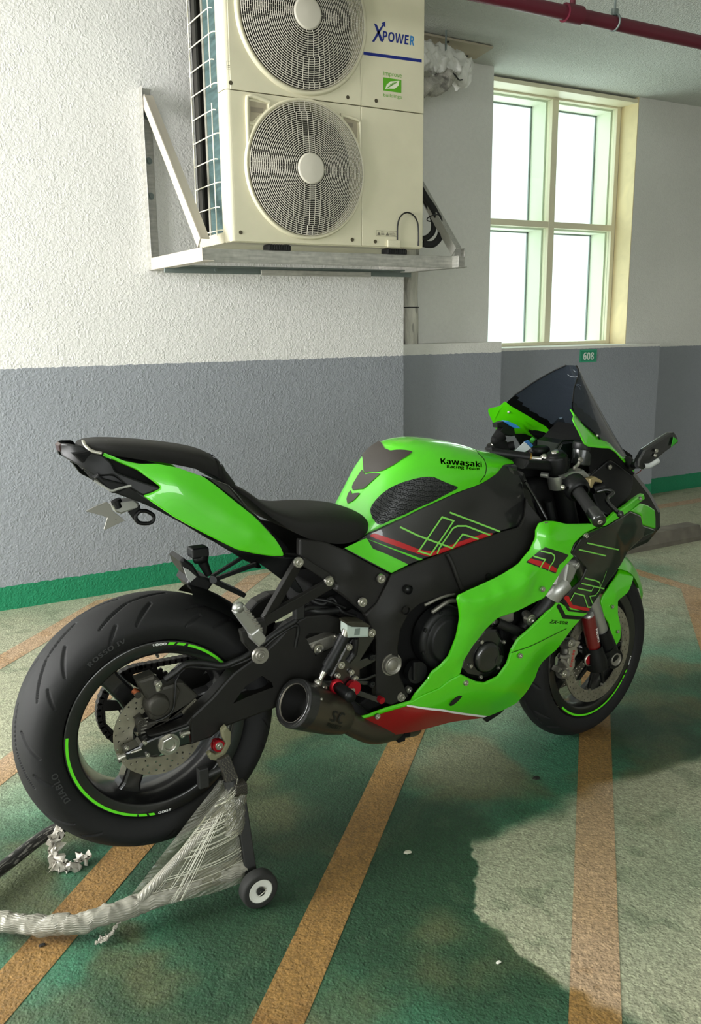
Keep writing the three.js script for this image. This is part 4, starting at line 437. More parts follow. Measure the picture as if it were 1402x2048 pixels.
for (const s of Object.values(SURF)) {                        // s.at(u, v) -> point on the body surface
  if (s.loft) {
    const q = s.loft, n = q.length - 1, g = (k) => q[Math.max(0, Math.min(n, k))];
    s.at = (u, t) => { u = Math.max(0, Math.min(1, u)) * n; const i = Math.min(Math.floor(u), n - 1), f = u - i, a = g(i - 1), b = g(i), c = g(i + 1), d = g(i + 2);
      const p = a.map((_, k) => 0.5 * (2 * b[k] + (c[k] - a[k]) * f + (2 * a[k] - 5 * b[k] + 4 * c[k] - d[k]) * f * f + (3 * b[k] - a[k] - 3 * c[k] + d[k]) * f * f * f));
      const w = Math.PI / 2 * Math.max(-1, Math.min(1, t)), sa = Math.sin(w), ca = Math.cos(w), r = (Math.abs(sa) ** p[4] + Math.abs(ca) ** p[4]) ** (-1 / p[4]);
      return new THREE.Vector3(p[0], p[2] + (p[1] - p[2]) * r * ca, p[3] * r * sa * (1 - p[5] * (1 - r * ca))); };
    s.sign = 1;
  } else {
    const [ex, ey, ez] = frameOf(s), c = s.c, n = c.length;
    const A = c.map((p, i) => [...c.map((q, j) => U((p[0] - q[0]) ** 2 + (p[1] - q[1]) ** 2) + (i === j ? 1e-4 : 0)), 1, p[0], p[1]]);
    for (let k = 0; k < 3; k++) A.push([...c.map((q) => k ? q[k - 1] : 1), 0, 0, 0]);
    const w = solve(A, [...c.map((p) => p[2]), 0, 0, 0]);
    s.at = (u, v) => { let h = w[n] + w[n + 1] * u + w[n + 2] * v; for (let i = 0; i < n; i++) h += w[i] * U((u - c[i][0]) ** 2 + (v - c[i][1]) ** 2); return ex.clone().multiplyScalar(u).addScaledVector(ey, v).addScaledVector(ez, h); };
    s.sign = 1;
  }
  s.normal = (u, v) => { const e = s.loft ? 2e-3 : 1e-3, a = s.at(u + e, v).sub(s.at(u - e, v)), b = s.at(u, v + e).sub(s.at(u, v - e)), m = a.cross(b); if (s.loft) m.negate(); return m.lengthSq() > 1e-20 ? m.normalize() : new THREE.Vector3(0, 1, 0); };
}
function refine(pts, tris, size, at) {                        // splits edges longer than size, the same way from both sides
  const P = pts.map((p) => [p[0], p[1]]), W = P.map((p) => at(p[0], p[1]));
  for (let pass = 0; pass < 9; pass++) {
    const mid = new Map(), out = []; let cut = false;
    const m = (a, b) => { if (W[a].distanceTo(W[b]) <= size) return -1; const k = a < b ? a + '_' + b : b + '_' + a; if (!mid.has(k)) { mid.set(k, P.length); const q = [(P[a][0] + P[b][0]) / 2, (P[a][1] + P[b][1]) / 2]; P.push(q); W.push(at(q[0], q[1])); } cut = true; return mid.get(k); };
    for (const [a, b, c] of tris) {
      const x = m(a, b), y = m(b, c), z = m(c, a), k = (x >= 0) + (y >= 0) + (z >= 0);
      if (!k) out.push([a, b, c]);
      else if (k === 3) out.push([a, x, z], [x, b, y], [z, y, c], [x, y, z]);
      else if (k === 2) { if (x < 0) out.push([a, b, y], [a, y, z], [z, y, c]); else if (y < 0) out.push([a, x, z], [x, b, z], [b, c, z]); else out.push([a, x, y], [x, b, y], [a, y, c]); }
      else if (x >= 0) out.push([a, x, c], [x, b, c]); else if (y >= 0) out.push([a, b, y], [a, y, c]); else out.push([a, b, z], [z, b, c]);
    }
    tris = out; if (!cut) break;
  }
  return { P, W, tris };
}
const V2 = (p) => new THREE.Vector2(p[0], p[1]);
function dense(o, step, at) { const r = []; o.forEach((a, i) => { const b = o[(i + 1) % o.length], L = at(...a).distanceTo(at(...b)), n = Math.max(1, Math.round(L / step)); for (let k = 0; k < n; k++) r.push([a[0] + (b[0] - a[0]) * k / n, a[1] + (b[1] - a[1]) * k / n]); }); return r; }
function rounded(o, r) { const out = []; o.forEach((b, i) => { const a = o[(i + o.length - 1) % o.length], c = o[(i + 1) % o.length], la = Math.hypot(a[0] - b[0], a[1] - b[1]), lc = Math.hypot(c[0] - b[0], c[1] - b[1]), fa = Math.min(0.42, r / la), fc = Math.min(0.42, r / lc), p = [b[0] + (a[0] - b[0]) * fa, b[1] + (a[1] - b[1]) * fa], q = [b[0] + (c[0] - b[0]) * fc, b[1] + (c[1] - b[1]) * fc]; for (let k = 0; k <= 3; k++) { const t = k / 3; out.push([(1 - t) ** 2 * p[0] + 2 * t * (1 - t) * b[0] + t * t * q[0], (1 - t) ** 2 * p[1] + 2 * t * (1 - t) * b[1] + t * t * q[1]]); } }); return out; }
function buildGeo(pos, nor, uv) { const g = new THREE.BufferGeometry(); g.setAttribute('position', new THREE.Float32BufferAttribute(pos, 3)); g.setAttribute('normal', new THREE.Float32BufferAttribute(nor, 3)); g.setAttribute('uv', new THREE.Float32BufferAttribute(uv, 2)); return g; }
function patch(s, outline, lift, size = 0.02, holes = []) {   // thin skin on a body surface
  let o = outline.map(V2); if (THREE.ShapeUtils.isClockWise(o)) o = o.reverse();
  const tr = THREE.ShapeUtils.triangulateShape(o, holes.map((h) => h.map(V2)));
  const { P, W, tris } = refine([...o, ...holes.flat().map(V2)].map((p) => [p.x, p.y]), tr, size, s.at), N = P.map((p) => s.normal(p[0], p[1]));
  const flip = s.loft ? true : false, pos = [], nor = [], uv = [];
  for (const t of tris) for (const i of flip ? [t[0], t[2], t[1]] : t) { const w = W[i].clone().addScaledVector(N[i], lift); pos.push(w.x, w.y, w.z); nor.push(N[i].x, N[i].y, N[i].z); uv.push(w.x * 20, (w.y + w.z * 0.7) * 20); }
  return buildGeo(pos, nor, uv);
}
function shellOf(s, thick, edge = 0.004, round = 0.006) {     // panel with rolled edge, inner face and thickness
  let o = rounded(s.o, round).map(V2); if (THREE.ShapeUtils.isClockWise(o)) o.reverse();
  o = dense(o.map((p) => [p.x, p.y]), 0.012, s.at);
  const n = o.length, inn = o.map((p, i) => { const a = o[(i + n - 1) % n], b = o[(i + 1) % n], dx = b[0] - a[0], dy = b[1] - a[1], L = Math.hypot(dx, dy) || 1; return [p[0] - dy / L * edge, p[1] + dx / L * edge]; });
  const gs = [patch(s, inn, 0, 0.022)], back = patch(s, inn, -thick, 0.06), bp = back.attributes.position, bn = back.attributes.normal;
  for (let i = 0; i < bp.count; i += 3) for (const A of [bp, bn]) for (let k = 0; k < 3; k++) { const t = A.array[(i + 1) * 3 + k]; A.array[(i + 1) * 3 + k] = A.array[(i + 2) * 3 + k]; A.array[(i + 2) * 3 + k] = t; }
  for (let i = 0; i < bn.array.length; i++) bn.array[i] *= -1;
  gs.push(back);
  const rows = [[inn, 0], [inn.map((p, i) => [p[0] + (o[i][0] - p[0]) * 0.7, p[1] + (o[i][1] - p[1]) * 0.7]), -edge * 0.3], [o, -edge], [o, -Math.max(thick, edge)], [inn, -thick]];
  const ring3 = rows.map(([q, d]) => q.map((p) => s.at(...p).addScaledVector(s.normal(...p), d)));
  for (let r = 0; r + 1 < rows.length; r++) { const pos = [], idx = []; for (let i = 0; i < n; i++) { const a = ring3[r][i], b = ring3[r][(i + 1) % n], c = ring3[r + 1][i], d = ring3[r + 1][(i + 1) % n]; for (const v of [a, c, b, b, c, d]) pos.push(v.x, v.y, v.z); }
    const g = new THREE.BufferGeometry(); g.setAttribute('position', new THREE.Float32BufferAttribute(pos, 3)); g.computeVertexNormals(); gs.push(g); }
  return flat(gs);
}
function mirrored(g) { g = g.clone(); for (const k of ['position', 'normal']) { const a = g.attributes[k]; for (let i = 0; i < a.count; i++) a.setZ(i, -a.getZ(i)); } for (const k of ['position', 'normal', 'uv']) { const a = g.attributes[k], w = a.itemSize; for (let i = 0; i < a.count; i += 3) for (let c = 0; c < w; c++) { const t = a.array[(i + 1) * w + c]; a.array[(i + 1) * w + c] = a.array[(i + 2) * w + c]; a.array[(i + 2) * w + c] = t; } } return g; }
function loftSolid(s, nu = 60, nt = 28) {                     // closed shell from a half-profile loft
  const pos = [], at = (i, j) => s.at(i / nu, -1 + 2 * j / nt), P = []; for (let i = 0; i <= nu; i++) { const r = []; for (let j = 0; j <= nt; j++) r.push(at(i, j)); P.push(r); }
  const p = [], idx = [], id = (i, j) => i * (nt + 1) + j; for (const r of P) for (const v of r) p.push(v.x, v.y, v.z);
  for (let i = 0; i < nu; i++) for (let j = 0; j < nt; j++) idx.push(id(i, j), id(i, j + 1), id(i + 1, j), id(i, j + 1), id(i + 1, j + 1), id(i + 1, j));
  const g = new THREE.BufferGeometry(); g.setAttribute('position', new THREE.Float32BufferAttribute(p, 3)); g.setIndex(idx); g.computeVertexNormals();
  const bot = [], tri = (a, b, c) => { for (const v of [a, b, c]) bot.push(v.x, v.y, v.z); };
  for (let i = 0; i < nu; i++) { const a = P[i][0], b = P[i][nt], c = P[i + 1][0], d = P[i + 1][nt]; tri(a, c, b); tri(b, c, d); }
  for (const [r, f] of [[P[0], 1], [P[nu], 0]]) for (let j = 1; j < nt; j++) f ? tri(r[0], r[j + 1], r[j]) : tri(r[0], r[j], r[j + 1]);
  const q = new THREE.BufferGeometry(); q.setAttribute('position', new THREE.Float32BufferAttribute(bot, 3)); q.computeVertexNormals(); const h = flat([g, q]); const pp = h.attributes.position, uv = h.attributes.uv; for (let i = 0; i < pp.count; i++) uv.setXY(i, pp.getX(i) * 5, (pp.getY(i) + pp.getZ(i)) * 5); return h;
}
const bike = thing('motorcycle', 'lime green and black sports motorcycle with its rear wheel on a paddock stand', 'motorcycle', [0.5512, 0, 2.35]);
const part = {}, put = (name, gs, mat, parent = bike) => mesh(name, gs, mat, parent);
part.tank = put('fuel_tank', loftSolid(SURF.tank, 90, 40), K.paint);
part.rider_seat = put('rider_seat', loftSolid(SURF.rider_seat, 70, 36), K.seat);
part.pillion_seat = put('pillion_seat', loftSolid(SURF.pillion_seat, 60, 36), K.seat);
for (const [n, name, m, th, e] of [['tail_side', 'tail_panel', 'paint', 0.008], ['tail_cover', 'tail_cover', 'satin', 0.006], ['tail_under', 'tail_undertray', 'satin', 0.01], ['side_cover', 'side_cover', 'gloss', 0.008], ['mid_fairing', 'side_fairing', 'paint', 0.006], ['lower_fairing', 'lower_fairing', 'paint', 0.006], ['front_cowl', 'front_cowl', 'gloss', 0.006], ['nose_corner', 'nose_panel', 'paint', 0.006], ['upper_trim', 'cowl_trim', 'paint', 0.012], ['wing', 'upper_cowl', 'paint', 0.004], ['inner_panel', 'inner_panel', 'satin', 0.004], ['cowl_inside', 'inner_panel', 'matt', 0.004], ['frame_spar', 'frame_spar', 'frame', 0.03], ['subframe', 'subframe', 'frame', 0.02], ['front_fender', 'front_fender_side', 'paint', 0.005]]) {
  if (n === 'front_fender') continue;
  const g = shellOf(SURF[n], th); part[n] = put(name, g, K[m]); put(name, mirrored(g), K[m]);
}
for (const [sn, name, m, kind, w, pts] of MARKS) {
  const s = SURF[sn], host = part[sn]; let g;
  if (kind === 'fill') g = patch(s, rounded(pts, s.loft ? 0.02 : 0.003), sn === 'tank' ? (m === 'ink' ? 0.001 : 0.0022) : m === 'ink' || m === 'gloss' ? 0.0007 : 0.0011, 0.014);
  else if (kind === 'line') {
    const l = [], r = [], closed = Math.hypot(pts[0][0] - pts.at(-1)[0], pts[0][1] - pts.at(-1)[1]) < 1e-3, q = closed ? pts.slice(0, -1) : pts, n = q.length;
    const sx = s.loft ? s.at(0.5, 0.5).distanceTo(s.at(0.51, 0.5)) / 0.01 : 1, sy = s.loft ? s.at(0.8, 0.5).distanceTo(s.at(0.8, 0.51)) / 0.01 : 1;
    q.forEach((p, i) => { const a = closed ? q[(i + n - 1) % n] : q[Math.max(0, i - 1)], b = closed ? q[(i + 1) % n] : q[Math.min(n - 1, i + 1)], u1 = [(p[0] - a[0]) * sx, (p[1] - a[1]) * sy], u2 = [(b[0] - p[0]) * sx, (b[1] - p[1]) * sy], L1 = Math.hypot(...u1) || 1, L2 = Math.hypot(...u2) || 1; let d1 = [u1[0] / L1, u1[1] / L1], d2 = [u2[0] / L2, u2[1] / L2]; if (!closed && i === 0) d1 = d2; if (!closed && i === n - 1) d2 = d1; let t = [d1[0] + d2[0], d1[1] + d2[1]]; const L = Math.hypot(...t) || 1; t = [t[0] / L, t[1] / L]; const k = w / 2 / Math.max(0.35, t[0] * d1[0] + t[1] * d1[1]); l.push([p[0] - t[1] * k / sx, p[1] + t[0] * k / sy]); r.push([p[0] + t[1] * k / sx, p[1] - t[0] * k / sy]); });
    const gs = []; for (let i = 0; i + 1 < n + (closed ? 1 : 0); i++) { const j = (i + 1) % n; gs.push(patch(s, [l[i], l[j], r[j], r[i]], s.loft ? 0.0006 : 0.0015, 0.015)); } g = flat(gs);
  } else {
    const { geo, w: W } = words(w, bold), p = geo.toNonIndexed().attributes.position, P = [], T = []; for (let i = 0; i < p.count; i++) { const x = p.getX(i) / W, y = p.getY(i); P.push([0, 1].map((k) => (pts[0][k] * (1 - x) + pts[1][k] * x) * (1 - y) + (pts[3][k] * (1 - x) + pts[2][k] * x) * y)); } for (let i = 0; i < p.count; i += 3) T.push([i, i + 1, i + 2]);
    const R = refine(P, T, 0.02, s.at), pos = [], nor = [], uv = []; for (const t of R.tris) for (const i of s.loft ? [t[0], t[2], t[1]] : t) { const N = s.normal(...R.P[i]), v = R.W[i].clone().addScaledVector(N, s.loft ? 0.0008 : 0.0012); pos.push(v.x, v.y, v.z); nor.push(N.x, N.y, N.z); uv.push(0, 0); } g = buildGeo(pos, nor, uv);
  }
  mesh(name, g, K[m], host);
}
// ---------------------------------------------------------------- motorcycle: wheels and running gear
const xy = (a) => [a[0], a[1]];
const slab = (pts, z0, z1, bevel = 0.003, holes) => extrude(pts.map(xy), z0, z1, bevel, holes);
const bolt = (p, r = 0.009, d = 0.008) => [new THREE.CylinderGeometry(r, r * 1.1, d, 18).rotateX(Math.PI / 2).translate(p[0], p[1], p[2] + d / 2), new THREE.TorusGeometry(r * 0.45, r * 0.22, 6, 14).translate(p[0], p[1], p[2] + d)];
const disc3 = (p, r, d, n = 32) => new THREE.CylinderGeometry(r, r, d, n).rotateX(Math.PI / 2).translate(p[0], p[1], p[2] + d / 2);
const turned = (prof, a, b, seg = 40) => {                    // lathe whose axis runs from a towards b; profile [radius, distance]
  const d = V(b).sub(V(a)).normalize(), g = lathe(prof, seg); g.applyQuaternion(new THREE.Quaternion().setFromUnitVectors(new THREE.Vector3(0, 1, 0), d)); return g.translate(...a);
};
function tyre(R, hw, prof, nA, repeat, grooves) {             // carcass with tread grooves pressed in
  const m = 132, P = []; const half = prof.map(([r, z]) => new THREE.Vector2(z, r)), full = [...half.map((p) => new THREE.Vector2(-p.x, p.y)), ...half.slice(0, -1).reverse()];
  const sp = new THREE.SplineCurve(full), pts = sp.getSpacedPoints(m), L = sp.getLength(), pos = [], idx = [], uv = [];
  for (let i = 0; i <= nA; i++) for (let j = 0; j <= m; j++) {
    const th = i / nA * 2 * Math.PI, s = (j / m - 0.5) * L, c = pts[j], t = pts[Math.min(m, j + 1)].clone().sub(pts[Math.max(0, j - 1)]).normalize();
    let dep = 0; const side = s >= 0 ? 1 : -1, per = 2 * Math.PI / repeat; let q = ((th + (side > 0 ? 0 : per / 2)) % per) * R;
    for (const [x0, s0, x1, s1, w] of grooves) for (const o of [-per * R, 0, per * R]) { const dx = x1 - x0, ds = s1 - s0, k = Math.max(0, Math.min(1, ((q + o - x0) * dx + (Math.abs(s) - s0) * ds) / (dx * dx + ds * ds))), dd = Math.hypot(q + o - x0 - k * dx, Math.abs(s) - s0 - k * ds), ww = w * (0.35 + 0.65 * Math.sin(Math.PI * Math.min(1, k * 0.8 + 0.18))); dep = Math.max(dep, 0.0045 * (1 - sstep(ww * 0.75, ww * 1.25, dd))); }
    const r = c.y - t.x * dep, z = c.x + t.y * dep * 0.6; pos.push(r * Math.cos(th), r * Math.sin(th), z); uv.push(th * 3, s * 10);
  }
  for (let i = 0; i < nA; i++) for (let j = 0; j < m; j++) { const a = i * (m + 1) + j, b = a + 1, c = a + m + 1, d = c + 1; idx.push(a, c, b, b, c, d); }
  const g = new THREE.BufferGeometry(); g.setAttribute('position', new THREE.Float32BufferAttribute(pos, 3)); g.setAttribute('uv', new THREE.Float32BufferAttribute(uv, 2)); g.setIndex(idx); g.computeVertexNormals(); return g;
}
const rimGeo = (r, hw) => { const p = [[r + 0.006, hw], [r + 0.003, hw + 0.003], [r - 0.022, hw + 0.001], [r - 0.027, hw - 0.004], [r - 0.035, hw * 0.55], [r - 0.04, 0]]; const up = [...p, ...p.slice(0, -1).reverse().map(([a, b]) => [a, -b])], out = [[r, -hw], [r - 0.012, -hw * 0.7], [r - 0.03, -hw * 0.4], [r - 0.03, hw * 0.4], [r - 0.012, hw * 0.7], [r + 0.006, hw]]; return lathe([...up, ...out], 120).rotateX(Math.PI / 2); };
const arcBand = (r0, r1, a0, a1, z, slant = 0, n = 40) => { const p = []; for (let i = 0; i <= n; i++) { const a = (a0 + (a1 - a0) * i / n) * Math.PI / 180; p.push([r1 * Math.cos(a), r1 * Math.sin(a)]); } for (let i = n; i >= 0; i--) { const a = (a0 + slant + (a1 - a0) * i / n) * Math.PI / 180; p.push([r0 * Math.cos(a), r0 * Math.sin(a)]); } return new THREE.ShapeGeometry(new THREE.Shape(p.map(V2))).translate(0, 0, z); };
const arcText = (text, r0, r1, a0, a1, z) => { const { geo, w } = words(text), p = geo.attributes.position; for (let i = 0; i < p.count; i++) { const a = (a0 + (a1 - a0) * p.getX(i) / w) * Math.PI / 180, r = r0 + (r1 - r0) * p.getY(i); p.setXYZ(i, r * Math.cos(a), r * Math.sin(a), z); } geo.computeVertexNormals(); return geo; };
function discGeo(r0, r1, z0, z1, rows, n) { const holes = []; rows.forEach(([r, off, hr]) => { for (let k = 0; k < n; k++) { const a = (k + off) / n * 2 * Math.PI; holes.push(ring(8, hr, 0, r * Math.cos(a), r * Math.sin(a))); } }); holes.push(ring(64, r0).reverse()); return extrude(ring(96, r1), z0, z1, 0, holes); }
{ // rear wheel
  const w = put('rear_wheel', rimGeo(0.2165, 0.074), K.wheel); w.position.set(0, 0.402, 0);
  mesh('tyre', tyre(0.32, 0.0955, [[0.222, 0.066], [0.228, 0.08], [0.243, 0.09], [0.262, 0.0955], [0.277, 0.0925], [0.292, 0.081], [0.304, 0.063], [0.313, 0.041], [0.3185, 0.019], [0.32, 0]], 1100, 9, [[0.0, 0.006, 0.10, 0.03, 0.0034], [0.10, 0.03, 0.19, 0.075, 0.0036], [0.05, 0.05, 0.105, 0.105, 0.0045], [0.15, 0.085, 0.19, 0.12, 0.0036]]), K.tyre, w);
  mesh('hub', [rod([0, 0, -0.085], [0, 0, 0.07], 0.052, 0.05, 32), rod([0, 0, -0.1], [0, 0, 0.12], 0.02, 0.02, 20)], K.wheel, w);
  for (const a of [126, 248, 8]) { const g = slab([[0.04, -0.034], [0.1, -0.024], [0.16, -0.024], [0.195, -0.036], [0.195, 0.036], [0.16, 0.024], [0.1, 0.024], [0.04, 0.034]], -0.026, 0.026, 0.008).rotateZ(a * Math.PI / 180); mesh('spoke', g, K.wheel, w); }
  const st = [arcBand(0.2125, 0.219, 171, 252, 0.0778), arcBand(0.2125, 0.219, 253.5, 259, 0.0778, -1.2, 6), arcBand(0.2125, 0.219, 260.5, 264.3, 0.0778, -1.2, 6), arcBand(0.2125, 0.219, 8, 67.5, 0.0778), arcBand(0.2125, 0.219, 69, 74.3, 0.0778, 1.2, 6), arcBand(0.2125, 0.219, 76, 80.2, 0.0778, 1.2, 6)];
  st.forEach((g) => mesh('rim_stripe', g, K.lineBright ??= std({ color: '#62e022', roughness: 0.35 }), w));
  mesh('rim_lettering', arcText('1000', 0.2125, 0.2185, 91.7, 82, 0.0779), K.decalWhite, w); mesh('rim_lettering', arcText('1000', 0.2185, 0.2125, 275, 266, 0.0779), K.decalWhite, w);
  mesh('tyre_lettering', arcText('ROSSO IV', 0.252, 0.263, 128, 106, 0.0965), std({ color: '#2b2b2c', roughness: 0.6 }), w);
  mesh('tyre_lettering', arcText('DIABLO', 0.246, 0.26, 207, 188, 0.0955), std({ color: '#2b2b2c', roughness: 0.6 }), w);
  mesh('valve_stem', rod([0.01, 0.19, 0.03], [0.013, 0.178, 0.06], 0.004), K.steel, w);
  const d = put('rear_brake_disc', discGeo(0.066, 0.111, 0.078, 0.083, [[0.078, 0, 0.0028], [0.088, 0.35, 0.003], [0.099, 0.1, 0.003], [0.105, 0.6, 0.0026]], 18), K.disc); d.position.set(0, 0.402, 0);
  mesh('disc_carrier', [...Array.from({ length: 5 }, (_, k) => slab([[0.03, -0.012], [0.075, -0.008], [0.078, 0.008], [0.03, 0.012]], 0.07, 0.078, 0.002).rotateZ(k * 1.2566 + 0.3)), rod([0, 0, 0.05], [0, 0, 0.08], 0.04, 0.036, 28)], K.cast, d);
  // drive side
  const sp = [], N = 40; for (let i = 0; i < N; i++) { const a = i / N * 2 * Math.PI, h = Math.PI / N; sp.push([0.1 * Math.cos(a - h * 0.9), 0.1 * Math.sin(a - h * 0.9)], [0.107 * Math.cos(a - h * 0.35), 0.107 * Math.sin(a - h * 0.35)], [0.107 * Math.cos(a + h * 0.35), 0.107 * Math.sin(a + h * 0.35)], [0.1 * Math.cos(a + h * 0.9), 0.1 * Math.sin(a + h * 0.9)]); }
  const holes = Array.from({ length: 6 }, (_, k) => { const a = k / 6 * 2 * Math.PI + 0.3, q = (r, t) => [r * Math.cos(a + t), r * Math.sin(a + t)]; return [q(0.055, -0.3), q(0.088, -0.36), q(0.092, 0), q(0.088, 0.36), q(0.055, 0.3)]; });
  const sk = put('sprocket', extrude(sp, -0.088, -0.082, 0, [...holes, ring(24, 0.02)]), K.chain); sk.position.set(0, 0.402, 0);
  const link = extrude([[-0.008, -0.0075], [0, -0.006], [0.008, -0.0075], [0.0125, 0], [0.008, 0.0075], [0, 0.006], [-0.008, 0.0075], [-0.0125, 0]], -0.0105, 0.0105, 0.001), path = [];
  const c0 = [0, 0.402], c1 = [0.66, 0.452], r0 = 0.104, r1 = 0.042, ba = Math.atan2(c1[1] - c0[1], c1[0] - c0[0]), al = Math.acos((r0 - r1) / Math.hypot(c1[0] - c0[0], c1[1] - c0[1]));
  for (let a = ba + al; a < ba + 2 * Math.PI - al; a += 0.153) path.push([c0[0] + r0 * Math.cos(a), c0[1] + r0 * Math.sin(a), a + Math.PI / 2]);
  for (const s of [1, -1]) { const p = [c0[0] + r0 * Math.cos(ba + s * al), c0[1] + r0 * Math.sin(ba + s * al)], q = [c1[0] + r1 * Math.cos(ba + s * al), c1[1] + r1 * Math.sin(ba + s * al)], L = Math.hypot(q[0] - p[0], q[1] - p[1]), n = Math.round(L / 0.0159); for (let i = 0; i < n; i++) path.push([p[0] + (q[0] - p[0]) * (i + 0.5) / n, p[1] + (q[1] - p[1]) * (i + 0.5) / n, Math.atan2(q[1] - p[1], q[0] - p[0])]); }
  put('drive_chain', path.map(([x, y, a]) => link.clone().rotateZ(a).translate(x, y, -0.085)), K.chain);
}
const steer = new THREE.Matrix4().makeTranslation(1.445, 0, 0).multiply(new THREE.Matrix4().makeRotationY(8 * Math.PI / 180)).multiply(new THREE.Matrix4().makeTranslation(-1.445, 0, 0));
{ // front wheel, turned a little to the left
  const w = put('front_wheel', rimGeo(0.2165, 0.05), K.wheel); w.position.set(1.445, 0.30, 0); w.rotation.y = 8 * Math.PI / 180;
  mesh('tyre', tyre(0.30, 0.061, [[0.222, 0.044], [0.229, 0.054], [0.243, 0.0595], [0.257, 0.061], [0.27, 0.056], [0.281, 0.046], [0.29, 0.033], [0.297, 0.018], [0.30, 0]], 720, 9, [[0.0, 0.008, 0.12, 0.03, 0.0026], [0.05, 0.03, 0.1, 0.062, 0.0034], [0.14, 0.035, 0.17, 0.065, 0.003]]), K.tyre, w);
  mesh('hub', [rod([0, 0, -0.06], [0, 0, 0.06], 0.04, 0.04, 28), rod([0, 0, -0.12], [0, 0, 0.12], 0.014, 0.014, 16)], K.wheel, w);
  for (let k = 0; k < 3; k++) mesh('spoke', slab([[0.03, -0.028], [0.09, -0.018], [0.16, -0.016], [0.195, -0.028], [0.195, 0.028], [0.16, 0.016], [0.09, 0.018], [0.03, 0.028]], -0.02, 0.02, 0.006).rotateZ((96 + 120 * k) * Math.PI / 180), K.wheel, w);
  mesh('rim_stripe', arcBand(0.2125, 0.219, 225, 318, 0.0538), K.lineBright, w); mesh('rim_stripe', arcBand(0.2125, 0.219, 320, 324, 0.0538, -1.2, 6), K.lineBright, w); mesh('rim_stripe', arcBand(0.2125, 0.219, 326, 329, 0.0538, -1.2, 6), K.lineBright, w);
  mesh('rim_lettering', arcText('1000', 0.2185, 0.2125, 342, 333, 0.0539), K.decalWhite, w);
  for (const s of [1, -1]) {
    const d = put('front_brake_disc', discGeo(0.128, 0.166, -0.0025, 0.0025, [[0.134, 0, 0.0028], [0.142, 0.5, 0.0028], [0.151, 0.15, 0.0028], [0.159, 0.65, 0.0028]], 30), K.disc); d.applyMatrix4(new THREE.Matrix4().makeTranslation(1.445, 0.3, 0).multiply(new THREE.Matrix4().makeRotationY(8 * Math.PI / 180)).multiply(new THREE.Matrix4().makeTranslation(0, 0, 0.066 * s)));
    mesh('disc_carrier', [...Array.from({ length: 10 }, (_, k) => slab([[0.03, -0.009], [0.12, -0.005], [0.124, 0], [0.12, 0.005], [0.03, 0.009]], -0.004, 0.004, 0.001).rotateZ(k * 0.6283)), extrude(ring(40, 0.045), -0.005, 0.005, 0.001)], K.cast, d);
    for (let k = 0; k < 10; k++) { const a = k * 0.6283; mesh('disc_bobbin', new THREE.CylinderGeometry(0.008, 0.008, 0.011, 16).rotateX(Math.PI / 2).translate(0.128 * Math.cos(a), 0.128 * Math.sin(a), 0), K.steel, d); }
  }
}
